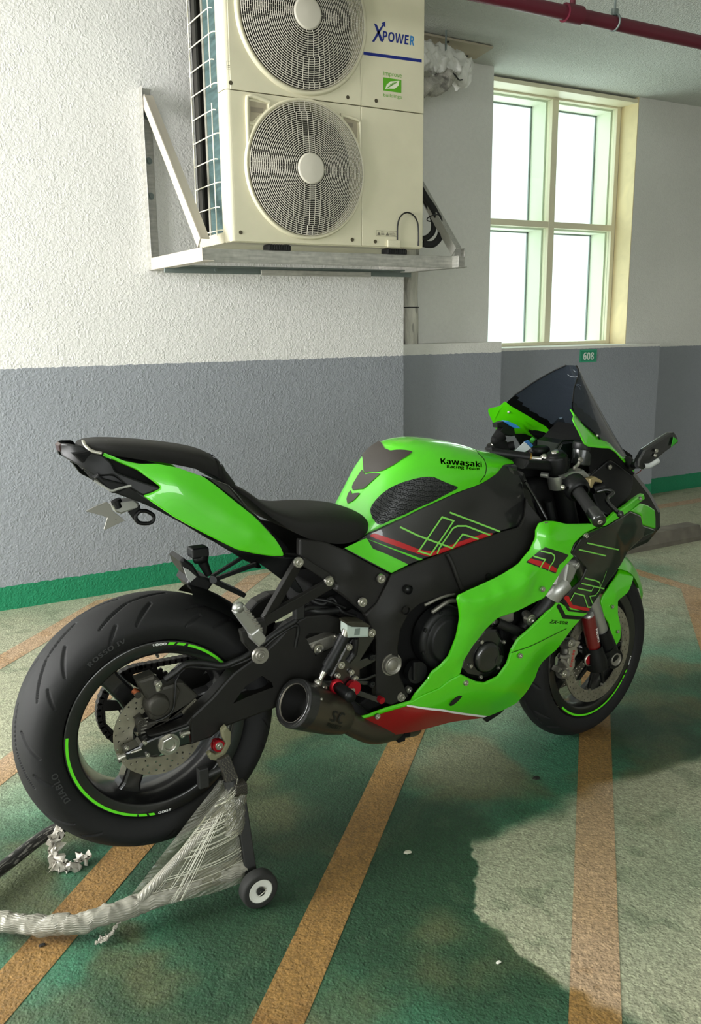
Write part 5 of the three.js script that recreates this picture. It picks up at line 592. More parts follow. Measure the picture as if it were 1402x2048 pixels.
{ // swingarm, axle adjuster, rear caliper
  const out = [[.062,.4378,.125], [.1175,.4762,.125], [.1745,.5263,.125], [.2172,.5475,.125], [.2605,.5664,.125], [.2923,.5872,.12], [.3323,.6215,.12], [.3723,.6353,.12], [.4329,.6305,.12], [.4897,.6044,.12], [.5049,.5455,.12], [.4824,.4515,.12], [.4292,.4238,.12], [.347,.4231,.12], [.2868,.4092,.12], [.2069,.3987,.125], [.1433,.391,.125], [.1127,.3731,.125], [.0584,.3687,.125], [.0615,.3761,.125]];
  const win = [[.1641,.4444,.125], [.201,.4908,.125], [.2515,.5109,.125], [.2819,.483,.125], [.2861,.4621,.125], [.2136,.4523,.125]], hole = [[.3635,.5827,.12], [.3814,.5959,.12], [.4528,.5847,.12], [.4786,.5653,.12], [.4677,.5334,.12], [.3949,.5191,.12]];
  const g = slab(out, 0.082, 0.126, 0.006, [win.map(xy), hole.map(xy)]); put('swingarm', g, K.frame); put('swingarm', mirrored(flat(g)), K.frame);
  put('swingarm_bridge', [rbox(0.37, 0.60, 0.40, 0.56, -0.085, 0.085, 0.02)], K.frame);
  put('swingarm_link', slab([[.3805,.5538,.1], [.4051,.5126,.1], [.4786,.5245,.1], [.4896,.5519,.1], [.4634,.5667,.1]], 0.075, 0.11, 0.006), K.dullSteel);
  put('bolt', bolt([...xy([.4133,.5361,.11]), 0.11], 0.014, 0.008), K.steel); put('bolt', bolt([...xy([.4709,.5563,.11]), 0.11], 0.011, 0.008), K.steel);
  put('swingarm_lip', slab([[-.0417,.4215,.125], [.0045,.4216,.125], [.0509,.4285,.125], [.0688,.446,.125], [.0615,.4082,.125], [.0038,.4093,.125], [-.037,.4154,.125]], 0.09, 0.13, 0.004), K.frame);
  put('axle_adjuster', slab([[-.0983,.3942,.13], [-.0642,.4025,.13], [-.0587,.4091,.13], [-.0281,.4146,.13], [.0582,.4239,.13], [.0597,.3752,.13], [.0213,.3744,.13], [-.0047,.3744,.13], [-.0207,.3651,.13], [-.0511,.3693,.13], [-.0946,.375,.13]], 0.09, 0.135, 0.005), K.gloss);
  put('adjuster_bolt', [rod([-.1115,.3762,.115], [-.0902,.3785,.115], 0.007), rod([-.112,.3755,.115], [-.1053,.3764,.115], 0.0105, 0.0105, 6)], K.steel);
  put('axle_nut', [disc3([.0036,.3909,.135], 0.026, 0.004), extrude(ring(6, 0.022, 0.3, ...xy([.0022,.3935,.14])), 0.138, 0.152, 0.002, [ring(20, 0.012, 0, ...xy([.0022,.3935,.14]))]), disc3([...xy([.0022,.3935,.14]), 0.132], 0.0115, 0.014)], K.steel);
  for (const [q, r] of [[[-.0527,.4097,.135], 0.005], [[-.0483,.3781,.135], 0.005], [[-.0944,.4061,.132], 0.005], [[.037,.4054,.135], 0.006]]) put('bolt', bolt(q, r, 0.006), K.steel);
  put('adjuster_rod', [rod([.0378,.4074,.137], [.0549,.4071,.137], 0.005), rod([-.0868,.3929,.137], [-.0617,.3956,.137], 0.003)], K.steel);
  const cal = put('rear_caliper', slab([[-.0553,.5535,.115], [-.0147,.5604,.115], [-.0017,.5443,.115], [.0064,.5278,.115], [.0349,.5294,.115], [.0466,.5052,.115], [.0314,.4653,.115], [.0144,.4422,.115], [-.0141,.4412,.115], [-.0313,.4536,.115], [-.0398,.4798,.115], [-.0289,.4932,.115], [-.0427,.5151,.115]], 0.07, 0.118, 0.008), K.caliper);
  mesh('piston_boss', turned([[0, 0.018], [0.02, 0.018], [0.024, 0.014], [0.027, 0], [0.03, -0.02]], [-.0118,.4877,.118], [[-.0118,.4877,.118][0], [-.0118,.4877,.118][1], 1]), K.caliper, cal);
  mesh('caliper_bracket', slab([[.0396,.5228,.1], [.0604,.5181,.1], [.0958,.4758,.1], [.0733,.4589,.1], [.0456,.4394,.1], [.0079,.4239,.1], [-.0238,.4155,.1], [-.0524,.4092,.1], [-.0587,.4298,.1], [-.0597,.4544,.1], [-.0466,.4619,.1], [-.0276,.4383,.1], [.0138,.4362,.1]], 0.07, 0.098, 0.005), K.caliper, cal);
  mesh('bleed_bolt', [rod([-.0089,.5233,.122], [-.0102,.5368,.122], 0.006), ...bolt([-.0109,.5417,.122], 0.008, 0.012)], K.steel, cal);
  mesh('pad_pin', rod([-.0553,.5228,.1], [-.0563,.5202,.12], 0.008), K.caliper, cal); mesh('pad_pin', bolt([-.0539,.453,.11], 0.011, 0.01), K.caliper, cal); mesh('copper_bolt', rod([-.0626,.5291,.105], [-.0548,.5218,.115], 0.0075), std({ color: '#8a4a2c', roughness: 0.4, metalness: 0.7 }), cal);
  mesh('sensor_hose', tube([[.042,.5485,.12], [.0317,.5338,.125], [.0278,.5037,.128], [.0193,.4681,.128], [-.0012,.4529,.125], [-.0178,.4482,.12]], 0.0028, 50, 8), K.hose, cal);
  for (let k = 0; k < 5; k++) mesh('bracket_slot', rbox([-.05,.4141,.1][0] + k * 0.001, [-.05,.4141,.1][0] + 0.012 + k * 0.002, [-.05,.4141,.1][1] + k * 0.0085, [-.05,.4141,.1][1] + 0.004 + k * 0.0085, 0.097, 0.1, 0.001), K.dullSteel, cal);
  put('brake_hose', tube([[.0098,.543,.115], [.0348,.558,.12], [.0616,.5723,.12], [.1009,.5667,.12], [.1469,.5519,.125], [.1788,.5572,.128], [.2159,.5689,.13], [.2826,.6069,.132], [.3375,.6283,.13], [.3485,.635,.128], [.3828,.6545,.12], [.459,.6334,.11]], 0.0075, 140, 10), K.hose);
  put('brake_hose', tube([[.0276,.556,.11], [.0638,.5623,.112], [.1157,.5492,.114], [.1594,.5434,.12], [.2266,.5584,.126], [.2889,.5974,.128], [.348,.6164,.128], [.3431,.56,.125]], 0.005, 120, 8), K.hose);
  put('hose_clip', rbox([.3539,.6532,.13][0] - 0.013, [.3539,.6532,.13][0] + 0.013, [.3539,.6532,.13][1] - 0.02, [.3539,.6532,.13][1] + 0.02, 0.115, 0.138, 0.004), K.hose);
  put('stand_spool', [rod([...xy([.1208,.3632,.15]), 0.126], [.1179,.3676,.158], 0.008, 0.008), disc3([.1189,.365,.155], 0.0145, 0.006), disc3([.1237,.3559,.13], 0.016, 0.006)], K.redAno); put('bolt', bolt([.118,.3665,.161], 0.009, 0.003), K.steel);
  // hugger over the rear tyre
  const hp = [], hi = []; for (let i = 0; i <= 30; i++) for (let j = 0; j <= 12; j++) { const a = (18 + 52 * i / 30) * Math.PI / 180, c = (j / 12 * 2 - 1), r = 0.345 - 0.03 * c * c, z = c * (0.09 - 0.035 * (i / 30) ** 2); hp.push(r * Math.cos(a), 0.402 + r * Math.sin(a), z); }
  for (let i = 0; i < 30; i++) for (let j = 0; j < 12; j++) { const a = i * 13 + j; hi.push(a, a + 1, a + 13, a + 1, a + 14, a + 13); }
  const hg = new THREE.BufferGeometry(); hg.setAttribute('position', new THREE.Float32BufferAttribute(hp, 3)); hg.setIndex(hi); hg.computeVertexNormals(); put('rear_hugger', hg, K.satin);
}
{ // plate hanger behind the wheel and number plate bracket under the tail
  const h = put('plate_hanger', slab([[.0994,.788,0], [.1088,.7956,0], [.1327,.774,0], [.1496,.7418,0], [.1701,.734,0], [.186,.7222,0], [.1686,.7018,0], [.1472,.6929,0], [.1271,.7087,0], [.1144,.7291,0], [.1219,.7416,0], [.1072,.7643,0]], -0.09, 0.0, 0.006), K.satin);
  mesh('reflector', slab([[.1054,.7736,0], [.1186,.7648,0], [.1381,.7436,0], [.1215,.7325,0], [.113,.7453,0]], 0.0, 0.004, 0.001), std({ color: '#9a9c98', roughness: 0.4 }), h);
  mesh('clamp_head', [turned([[0, 0], [0.018, 0], [0.02, 0.01], [0.02, 0.022], [0.016, 0.026], [0, 0.026]], [.1524,.7802,0], [.1486,.817,0]), rbox([.1479,.8013,0][0] - 0.024, [.1479,.8013,0][0] + 0.02, [.1479,.8013,0][1] - 0.008, [.1479,.8013,0][1] + 0.018, -0.02, 0.02, 0.005), rod([.156,.7797,0], [.1706,.7431,0], 0.013, 0.009)], K.satin, h);
  mesh('hanger_stay', [beam([.1883,.7281,-.03], [.2722,.7649,-.03], 0.01, 0.008), beam([.1975,.7196,-.03], [.3111,.7425,-.03], 0.012, 0.01), rod([.2039,.7133,-.06], [.1742,.7339,.02], 0.009), beam([.1866,.7216,-.02], [.2644,.6734,-.02], 0.05, 0.012)], K.satin, h);
  const p = put('plate_bracket', slab([[-.116,.9379,0], [-.0933,.9469,0], [-.0671,.9548,0], [-.0587,.9463,0], [-.0555,.9325,0], [-.0274,.9054,0], [-.0758,.8885,0], [-.0776,.8921,0], [-.0681,.9171,0], [-.0783,.9226,0]], -0.004, 0.0, 0.001, [[[-.0851,.9485,0], [-.0768,.9509,0], [-.0757,.9483,0], [-.0841,.9455,0]].map(xy), [[-.052,.9118,0], [-.0452,.9135,0], [-.0446,.9109,0], [-.0514,.9088,0]].map(xy)]), std({ color: '#8a8880', roughness: 0.5, metalness: 0.3 }));
  mesh('bracket_arm', slab([[-.0567,.9453,0], [-.0334,.9532,0], [-.0041,.9542,0], [.0078,.9422,0], [.007,.9295,0], [-.0185,.9261,0], [-.0355,.9217,0], [-.0476,.9274,0]], -0.03, 0.0, 0.004), K.alu, p);
  mesh('bracket_knob', [rod([-.0476,.9544,.01], [-.0433,.9392,.01], 0.008), rod([-.049,.9588,.01], [-.0462,.9513,.01], 0.012)], K.satin, p);
  mesh('hook', [tube([[.0044,.9212,0], [-.0026,.9114,0], [.0049,.8963,0], [.0326,.8928,0], [.0408,.9074,0], [.0257,.9209,0], [.0109,.9239,0]], 0.0048, 60, 8, true), slab([[-.0187,.924,0], [.0097,.9378,0], [.0118,.9247,0], [-.0022,.9177,0], [-.0034,.8986,0]], -0.008, 0, 0.001)], K.satin, p);
  const tl = put('tail_light', slab([[-.1677,1.0939,.02], [-.162,1.099,.02], [-.1572,1.0963,.02], [-.1611,1.0808,.02], [-.1656,1.0812,.02]], -0.02, 0.02, 0.003), std({ color: '#2a0a0a', roughness: 0.3 }));
  put('indicator', slab([[-.1134,1.0296,.086], [-.1051,1.0383,.086], [-.0924,1.025,.09], [-.0414,1.0076,.1], [-.0318,1.0038,.1], [-.0668,.9907,.095], [-.0772,.9917,.09]], 0.07, 0.1, 0.004), K.satin);
  put('indicator_lens', [tube([[-.1149,1.0241,.1], [-.0965,1.0096,.102], [-.0804,.9991,.104], [-.0626,1.0024,.104], [-.0368,1.0058,.104]], 0.0028, 40, 6)], std({ color: '#9d9d98', roughness: 0.3 }));
  put('tail_core', [slab([[-.1484,1.0813,0], [-.1129,1.0864,0], [.0559,1.0309,0], [.1683,.9859,0], [.2766,.8938,0], [.3573,.8046,0], [.3714,.7694,0], [.2967,.7801,0], [.1798,.8421,0], [.071,.9178,0], [-.0237,.9753,0], [-.1093,1.0294,0]], -0.055, 0.07, 0.008)], K.matt);
  put('seat_strap', (() => { const s = SURF.pillion_seat, gs = []; for (const u of [0.8, 0.845]) gs.push(patch(s, [[u, -0.98], [u + 0.03, -0.98], [u + 0.03, 0.98], [u, 0.98]], 0.003, 0.015)); return gs; })(), K.seat);
  put('seat_hinge', [tube([[-.1167,1.1022,.03], [-.1174,1.0933,.055], [-.1064,1.0833,.07], [-.0895,1.0782,.078]], 0.004, 30, 6)], K.steel);
  put('seat_side', slab([[.1353,1.0086,.115], [.1882,.9864,.1], [.2141,.9556,.11], [.2381,.9213,.125], [.2937,.8567,.14], [.2888,.8485,.14], [.2424,.9098,.135], [.1924,.955,.13]], 0.07, 0.115, 0.004), K.gloss);
}
{ // pillion foot peg hanger
  const b = put('peg_hanger', [beam([.3439,.7855,.15], [.2394,.672,.185], 0.014, 0.026), beam([.436,.7226,.155], [.2323,.6667,.185], 0.016, 0.026), beam([.3536,.7885,.15], [.4377,.7261,.152], 0.014, 0.02), slab([[.2166,.6733,.19], [.244,.6726,.19], [.2383,.6383,.19], [.2234,.6056,.19], [.2318,.5815,.19], [.2176,.571,.19], [.2044,.5871,.19], [.1787,.6234,.19], [.1733,.6551,.19], [.1845,.6573,.19]], 0.17, 0.192, 0.004)], K.frame);
  put('bolt', bolt([.3385,.7896,.162], 0.012, 0.006), K.steel); put('bolt', bolt([.4196,.7292,.165], 0.011, 0.006), K.steel); put('bolt', [...bolt([.2182,.5876,.193], 0.02, 0.006), ...bolt([.2165,.5899,.199], 0.012, 0.006)], K.dullSteel);
  const pg = put('pillion_peg', [beam([.209,.6449,.2], [.162,.7187,.205], 0.03, 0.022, [0, 0, 1]), turned([[0, 0], [0.0125, 0], [0.0145, 0.012], [0.01, 0.018], [0, 0.02]], [.167,.7105,.205], [.1597,.7246,.205]), slab([[.1868,.6501,.21], [.2097,.6632,.21], [.2269,.6358,.21], [.2242,.6253,.21], [.2081,.6162,.21], [.1908,.6363,.21]], 0.185, 0.215, 0.004)], K.alu);
  mesh('peg_rib', Array.from({ length: 7 }, (_, k) => { const t = 0.15 + k * 0.11, a = [.209,.6449,.2], c = [.162,.7187,.205], q = a.map((v, i) => v + (c[i] - v) * t); return rbox(q[0] + 0.004, q[0] + 0.016, q[1] + 0.002, q[1] + 0.007, q[2] - 0.013, q[2] + 0.013, 0.001); }), K.dullSteel, pg);
  for (const [q, m] of [[[.5708,.7125,.163], 0], [[.5155,.6592,.163], 0], [[.4236,.7291,.155], 0]]) put('bolt', bolt(q, 0.0115, 0.006), K.steel);
}
{ // exhaust
  const a = [.3018,.4469,.195], b = [.4664,.3525,.165], e = put('muffler', turned([[0.046, 0.045], [0.046, 0.0], [0.05, -0.006], [0.0595, -0.004], [0.0615, 0.004], [0.0605, 0.03], [0.0605, 0.0305]], a, b, 64), K.carbon);
  mesh('muffler_body', turned([[0.060, 0.028], [0.0585, 0.06], [0.053, 0.13], [0.045, 0.172], [0.036, 0.182], [0, 0.182]], a, b, 64), K.titan, e);
  mesh('muffler_core', turned([[0, 0.06], [0.044, 0.06], [0.0455, 0.0]], a, b, 48), std({ color: '#0d0c0b', roughness: 0.7, metalness: 0.3 }), e);
  mesh('rim_ring', turned([[0.0455, 0.001], [0.0475, -0.0035], [0.0495, 0.001]], a, b, 64), K.pipe, e);
  for (const q of [[.3534,.4633,.243], [.3431,.3962,.22]]) mesh('rivet', new THREE.SphereGeometry(0.0035, 10, 8).translate(...q), K.steel, e);
  put('link_pipe', tube([[.4559,.356,.165], [.4985,.3187,.155], [.5679,.2725,.13], [.6681,.2362,.08], [.7549,.2083,.04]], 0.031, 60, 20), K.titan);
  const ax = V(b).sub(V(a)).normalize(), rt = new THREE.Vector3(0, 0, 1).addScaledVector(ax, -ax.z).normalize(), up = rt.clone().cross(ax).normalize();
  const curved = (text, s0, s1, h0, h1) => { const { geo, w } = words(text), p = geo.toNonIndexed().attributes.position, pos = []; for (let i = 0; i < p.count; i++) { const s = s0 + (s1 - s0) * p.getX(i) / w, h = h0 + (h1 - h0) * p.getY(i), r = 0.0594 - 0.055 * Math.max(0, s - 0.05) - 0.25 * Math.max(0, s - 0.115) * 0.1 + 0.0016, t = h / r, v = V(a).addScaledVector(ax, s).addScaledVector(rt, r * Math.cos(t)).addScaledVector(up, r * Math.sin(t)); pos.push(v.x, v.y, v.z); } const g = new THREE.BufferGeometry(); g.setAttribute('position', new THREE.Float32BufferAttribute(pos, 3)); g.computeVertexNormals(); return g; };
  mesh('maker_lettering', [curved('SC', 0.078, 0.126, -0.004, 0.024)], K.ink, e); mesh('maker_lettering', [curved('PROJECT', 0.078, 0.13, -0.02, -0.009)], K.ink, e);
}
{ // engine and rear sets
  const eng = put('engine', slab([[.5762,.5847,.14], [.6896,.6137,.14], [.7471,.6213,.14], [.8428,.5973,.14], [.9968,.509,.14], [1.1149,.5447,.14], [1.2262,.5365,.14], [1.2294,.4801,.14], [1.0662,.4222,.14], [1.0351,.3623,.14], [.9706,.3211,.14], [.8118,.3409,.14], [.6936,.3474,.14], [.5504,.3367,.14], [.52,.3682,.14], [.5755,.3978,.14], [.5726,.4549,.14]], -0.13, 0.135, 0.01), K.matt);
  mesh('rear_case', slab([[.5307,.5403,.05], [.6279,.5476,.05], [.6304,.357,.05], [.5723,.3289,.05], [.5408,.3451,.05], [.5101,.3843,.05], [.4859,.4128,.05], [.5112,.4646,.05]], -0.1, 0.06, 0.01), K.matt, eng);
  const cc = [.765,.5196,.15]; mesh('clutch_cover', [turned([[0.088, 0], [0.088, 0.03], [0.082, 0.04], [0.07, 0.043], [0.064, 0.04], [0.062, 0.05], [0.055, 0.056], [0, 0.058]], cc, [cc[0], cc[1], 1], 56)], K.cast, eng);
  for (let k = 0; k < 8; k++) { const a = k * 0.785 + 0.3; mesh('cover_bolt', bolt([cc[0] + 0.08 * Math.cos(a), cc[1] + 0.08 * Math.sin(a), 0.185], 0.006, 0.006), K.cast, eng); }
  mesh('case_cover', [slab([[.8084,.4217,.2], [.8224,.4652,.2], [.855,.4946,.2], [.8909,.5227,.2], [.9378,.5148,.2], [.9644,.4782,.2], [.9698,.4189,.2], [.9426,.3767,.2], [.8892,.3737,.2], [.8332,.3945,.2]], 0.13, 0.185, 0.01), turned([[0.046, 0], [0.043, 0.012], [0.03, 0.015], [0.026, 0.012], [0, 0.012]], [.9022,.4384,.185], [[.9022,.4384,.185][0], [.9022,.4384,.185][1], 1], 40), disc3([.9386,.4245,.185], 0.016, 0.014)], K.gloss, eng);
  for (const q of [[.845,.4245,.186], [.8812,.384,.186], [.9424,.3995,.186], [.9603,.4718,.186], [.8814,.4874,.186]]) mesh('cover_bolt', bolt(q, 0.0055, 0.005), K.steel, eng);
  mesh('oil_cap', [disc3([.6717,.4417,.165], 0.03, 0.02, 40), rbox([.6583,.4517,.185][0] - 0.006, [.6583,.4517,.185][0] + 0.006, [.6583,.4517,.185][1] - 0.026, [.6583,.4517,.185][1] + 0.026, 0.183, 0.195, 0.003)], K.cast, eng);
  mesh('sensor_bolt', bolt([.6277,.3803,.165], 0.014, 0.012), K.dullSteel, eng); mesh('sensor_bolt', bolt([.6565,.3897,.16], 0.009, 0.01), K.steel, eng);
  mesh('head_casting', [rbox([.9837,.5443,.17][0] - 0.05, [.9837,.5443,.17][0] + 0.03, [.9837,.5443,.17][1] - 0.03, [.9837,.5443,.17][1] + 0.03, 0.12, 0.17, 0.01)], K.dullSteel, eng);
  mesh('mount_bolt', [...bolt([1.044,.5261,.19], 0.016, 0.014), rod([1.0525,.532,.17], [1.0396,.5284,.195], 0.013)], K.steel, eng);
  mesh('coolant_hose', [tube([[.9378,.5321,.18], [.9789,.5102,.185], [1.0429,.4778,.18], [1.0951,.445,.16]], 0.014, 40, 12), tube([[1.1132,.5833,.2], [1.1008,.5641,.2], [1.078,.5333,.19], [1.0572,.4989,.17], [1.0214,.454,.16]], 0.021, 50, 14)], K.hose, eng);
  mesh('hose_flange', [slab([[1.0999,.6261,.228], [1.1099,.6565,.228], [1.1187,.6814,.228], [1.1357,.691,.228], [1.1864,.6851,.228], [1.1929,.6773,.228], [1.191,.6602,.228], [1.1764,.63,.228], [1.1481,.6044,.228], [1.1216,.6018,.228]], 0.185, 0.228, 0.009), rod([1.1481,.6805,.228], [1.1384,.6175,.228], 0.007), ...bolt([1.1813,.6721,.228], 0.009, 0.006)], K.alu, eng);
  mesh('hose_joint', tube([[1.1504,.6214,.215], [1.1361,.6121,.215], [1.1232,.6007,.212], [1.1145,.5816,.205]], 0.0265, 40, 22), K.alu, eng);
  mesh('throttle_cable', [tube([[.6895,.628,.19], [.737,.6418,.195], [.7869,.6434,.19]], 0.004, 30, 8), tube([[.716,.6023,.185], [.7639,.625,.19], [.8066,.6173,.18]], 0.006, 30, 8)], K.dullSteel, eng);
  // frame details
  const hl = (q, r) => turned([[r, 0.001], [r * 0.92, 0.0012], [r * 0.85, -0.012], [0, -0.014]], q, [q[0], q[1], 1], 28);
  put('frame_plug', [hl([.6352,.6799,.196], 0.0125)], K.ink); put('frame_plug', [hl([.6299,.6245,.192], 0.012)], K.ink); put('frame_plug', [disc3([.8905,.6777,.2], 0.009, 0.004)], K.ink);
  put('frame_weld', tube([[.7631,.7549,.184], [.7751,.7269,.192], [.7858,.6925,.198], [.8015,.6561,.2]], 0.006, 40, 8), K.frame);
  put('pivot_bolt', [disc3([.5943,.4797,.176], 0.03, 0.004, 40), turned([[0.025, 0], [0.025, 0.012], [0.021, 0.014], [0.019, 0.008], [0.014, 0.008], [0.013, 0.012], [0, 0.012]], [.5918,.4806,.18], [[.5918,.4806,.18][0], [.5918,.4806,.18][1], 1], 40)], K.dullSteel);
  put('rear_subframe_wires', [tube([[.3933,.6705,.1], [.4284,.6531,.11], [.4595,.662,.11], [.4795,.6279,.12], [.5215,.6058,.12]], 0.006, 50, 8), tube([[.3827,.6487,.1], [.4127,.6398,.12], [.4691,.6321,.12]], 0.009, 50, 8), tube([[.4135,.6671,.1], [.4437,.6604,.12], [.4901,.6356,.12]], 0.004, 50, 8)], K.hose);
  put('shock_mount', [rod([.4439,.6265,.06], [.5293,.6362,.06], 0.03), rbox([.444,.6354,.04][0] - 0.03, [.444,.6354,.04][0] + 0.12, [.444,.6354,.04][1] - 0.02, [.444,.6354,.04][1] + 0.06, -0.08, 0.07, 0.015)], K.matt);
  const rs = put('rear_set', slab([[.466,.5515,.165], [.4895,.5683,.165], [.5428,.5769,.165], [.5518,.5589,.165], [.5066,.5054,.165], [.5546,.5118,.165], [.5575,.4947,.165], [.5063,.4781,.165], [.5061,.4507,.165], [.5512,.4351,.165], [.5511,.424,.165], [.506,.4369,.165], [.4879,.4135,.165], [.4645,.4326,.165], [.424,.4473,.165], [.4188,.4808,.165], [.4423,.5134,.165]], 0.145, 0.168, 0.003), K.gloss);
  for (const [q, r] of [[[.4704,.5504,.17], 0.0085], [[.4467,.507,.17], 0.0095], [[.4769,.4813,.17], 0.007], [[.4876,.4608,.17], 0.0085], [[.4362,.4807,.17], 0.007], [[.3953,.4583,.172], 0.008], [[.5338,.5777,.175], 0.0105]]) mesh('bolt', bolt(q, r, 0.007), K.steel, rs);
  for (const q of [[.538,.5082,.17], [.5375,.4339,.17]]) mesh('bolt', bolt(q, 0.008, 0.006), K.cast, rs);
  mesh('master_cylinder', [rod([.4481,.5896,.19], [.4303,.5583,.188], 0.0145), rod([.4303,.5583,.188], [.4015,.5158,.185], 0.013, 0.016), rod([.403,.5181,.185], [.3935,.5052,.184], 0.0105)], K.cast, rs);
  mesh('banjo_bolt', rod([.4526,.6058,.19], [.4467,.5886,.19], 0.009), K.steel, rs); mesh('push_rod', [rod([.3935,.5052,.184], [.3868,.4944,.183], 0.0075), rod([.3882,.4967,.183], [.3766,.4755,.183], 0.006), new THREE.SphereGeometry(0.011, 14, 10).translate(...[.3747,.4785,.183])], K.steel, rs);
  mesh('pedal_link', beam([.378,.4762,.175], [.4315,.4599,.178], 0.008, 0.014), K.gloss, rs); mesh('brake_pedal', [beam([.4806,.4311,.178], [.5479,.3953,.19], 0.01, 0.014), tube([[.4885,.4583,.175], [.5164,.456,.178], [.5452,.4595,.175]], 0.004, 20, 8)], K.gloss, rs);
  mesh('red_bush', disc3([.4777,.441,.172], 0.0195, 0.014, 36), K.redAno, rs); mesh('red_bush', turned([[0.017, 0], [0.02, 0.006], [0.017, 0.014], [0.012, 0.014]], [.4288,.4567,.175], [.4225,.4602,.24], 30), K.redAno, rs);
  mesh('pedal_tip', rod([.5479,.3995,.19], [.5493,.3981,.205], 0.009), K.redAno, rs); mesh('bolt', bolt([.4702,.4383,.187], 0.0065, 0.005), K.steel, rs);
  mesh('rider_peg', [turned([[0.0125, 0.006], [0.0145, 0.012], [0.0155, 0.07], [0.0135, 0.078], [0, 0.08]], [.4303,.4556,.18], [.4279,.4574,.27], 24)], K.satin, rs);
  const rv = put('brake_reservoir', [slab([[.45,.6225,.2], [.4641,.6146,.2], [.5146,.6038,.2], [.5129,.5763,.2], [.4524,.5855,.2], [.4486,.6006,.2]], 0.165, 0.2, 0.005)], phys({ color: '#b9c6bd', roughness: 0.35, transmission: 0.15, thickness: 0 }));
  mesh('reservoir_lid', slab([[.4489,.6286,.2], [.4643,.6284,.2], [.4987,.621,.2], [.5161,.6083,.2], [.5154,.6031,.2], [.4641,.6138,.2], [.45,.6227,.2]], 0.16, 0.204, 0.003), std({ color: '#2c2a20', roughness: 0.4 }), rv);
  mesh('level_window', slab([[.4735,.6066,.201], [.487,.6056,.201], [.4854,.5891,.201], [.4704,.5909,.201]], 0.2, 0.2012, 0), std({ color: '#6e7a74', roughness: 0.3 }), rv);
  put('reservoir_hose', tube([[.4867,.5723,.18], [.4862,.5517,.178], [.4851,.5285,.172], [.4685,.5097,.17]], 0.0075, 40, 10), K.hose);
  put('side_stand_bracket', [rod([.6579,.2299,.1], [.7011,.2218,.1], 0.008), rbox([.6745,.2195,.1][0] - 0.015, [.6745,.2195,.1][0] + 0.01, [.6745,.2195,.1][1] - 0.012, [.6745,.2195,.1][1] + 0.012, 0.08, 0.11, 0.004)], K.matt);
  put('belly_pan', [slab([[.5767,.2555,.12], [.6718,.2384,.12], [.8283,.2346,.12], [.9577,.2138,.115], [1.0167,.2213,.12], [.9563,.2387,.12], [.8278,.2589,.12], [.6137,.2775,.12]], -0.118, 0.118, 0.004)], K.satin);
  put('belly_tip', slab([[.9569,.21,.112], [.9672,.1961,.112], [1.017,.2115,.12], [1.0568,.2384,.14], [1.0532,.245,.14], [1.0049,.2276,.13]], 0.1, 0.116, 0.002), K.satin);
  // screws and slot of the fairing
  for (const q of [[1.0291,.6344,.26], [.9904,.4365,.222], [.8108,.3919,.212], [.5537,.3409,.172]]) put('fairing_screw', bolt(q, 0.0075, 0.004), K.steel);
  put('fairing_screw', bolt([1.2015,.7569,.24], 0.009, 0.004), K.steel); put('fairing_clip', new THREE.CylinderGeometry(0.008, 0.008, 0.003, 3).rotateX(Math.PI / 2).translate(...[1.0627,.8083,.228]), K.steel); put('fairing_screw', bolt([1.4776,.8238,.178], 0.006, 0.004), K.steel);
  put('fairing_slot', [extrude(ring(24, 1, 0).map(([a, b]) => [a * 0.02 + b * 0.006, b * 0.0105 + a * 0.008]), 0, 0.003).translate(...[.7917,.3399,.194])], K.ink);
  put('mirror_plug', slab([[1.1496,.7164,.245], [1.1791,.7512,.245], [1.2121,.7659,.243], [1.2632,.7749,.24], [1.251,.7658,.243], [1.2041,.7456,.246], [1.1591,.7206,.248]], 0.235, 0.245, 0.002), K.gloss);
  // radiator and dark liners inside the fairing
  put('radiator', rbox(0.98, 1.02, 0.30, 0.66, -0.15, 0.15, 0.01), K.matt);
  for (const n of ['mid_fairing', 'lower_fairing', 'front_cowl']) { const s = SURF[n], g = mirrored(patch(s, s.o, -0.008, 0.05)); put('fairing_liner', g, K.matt); }
}
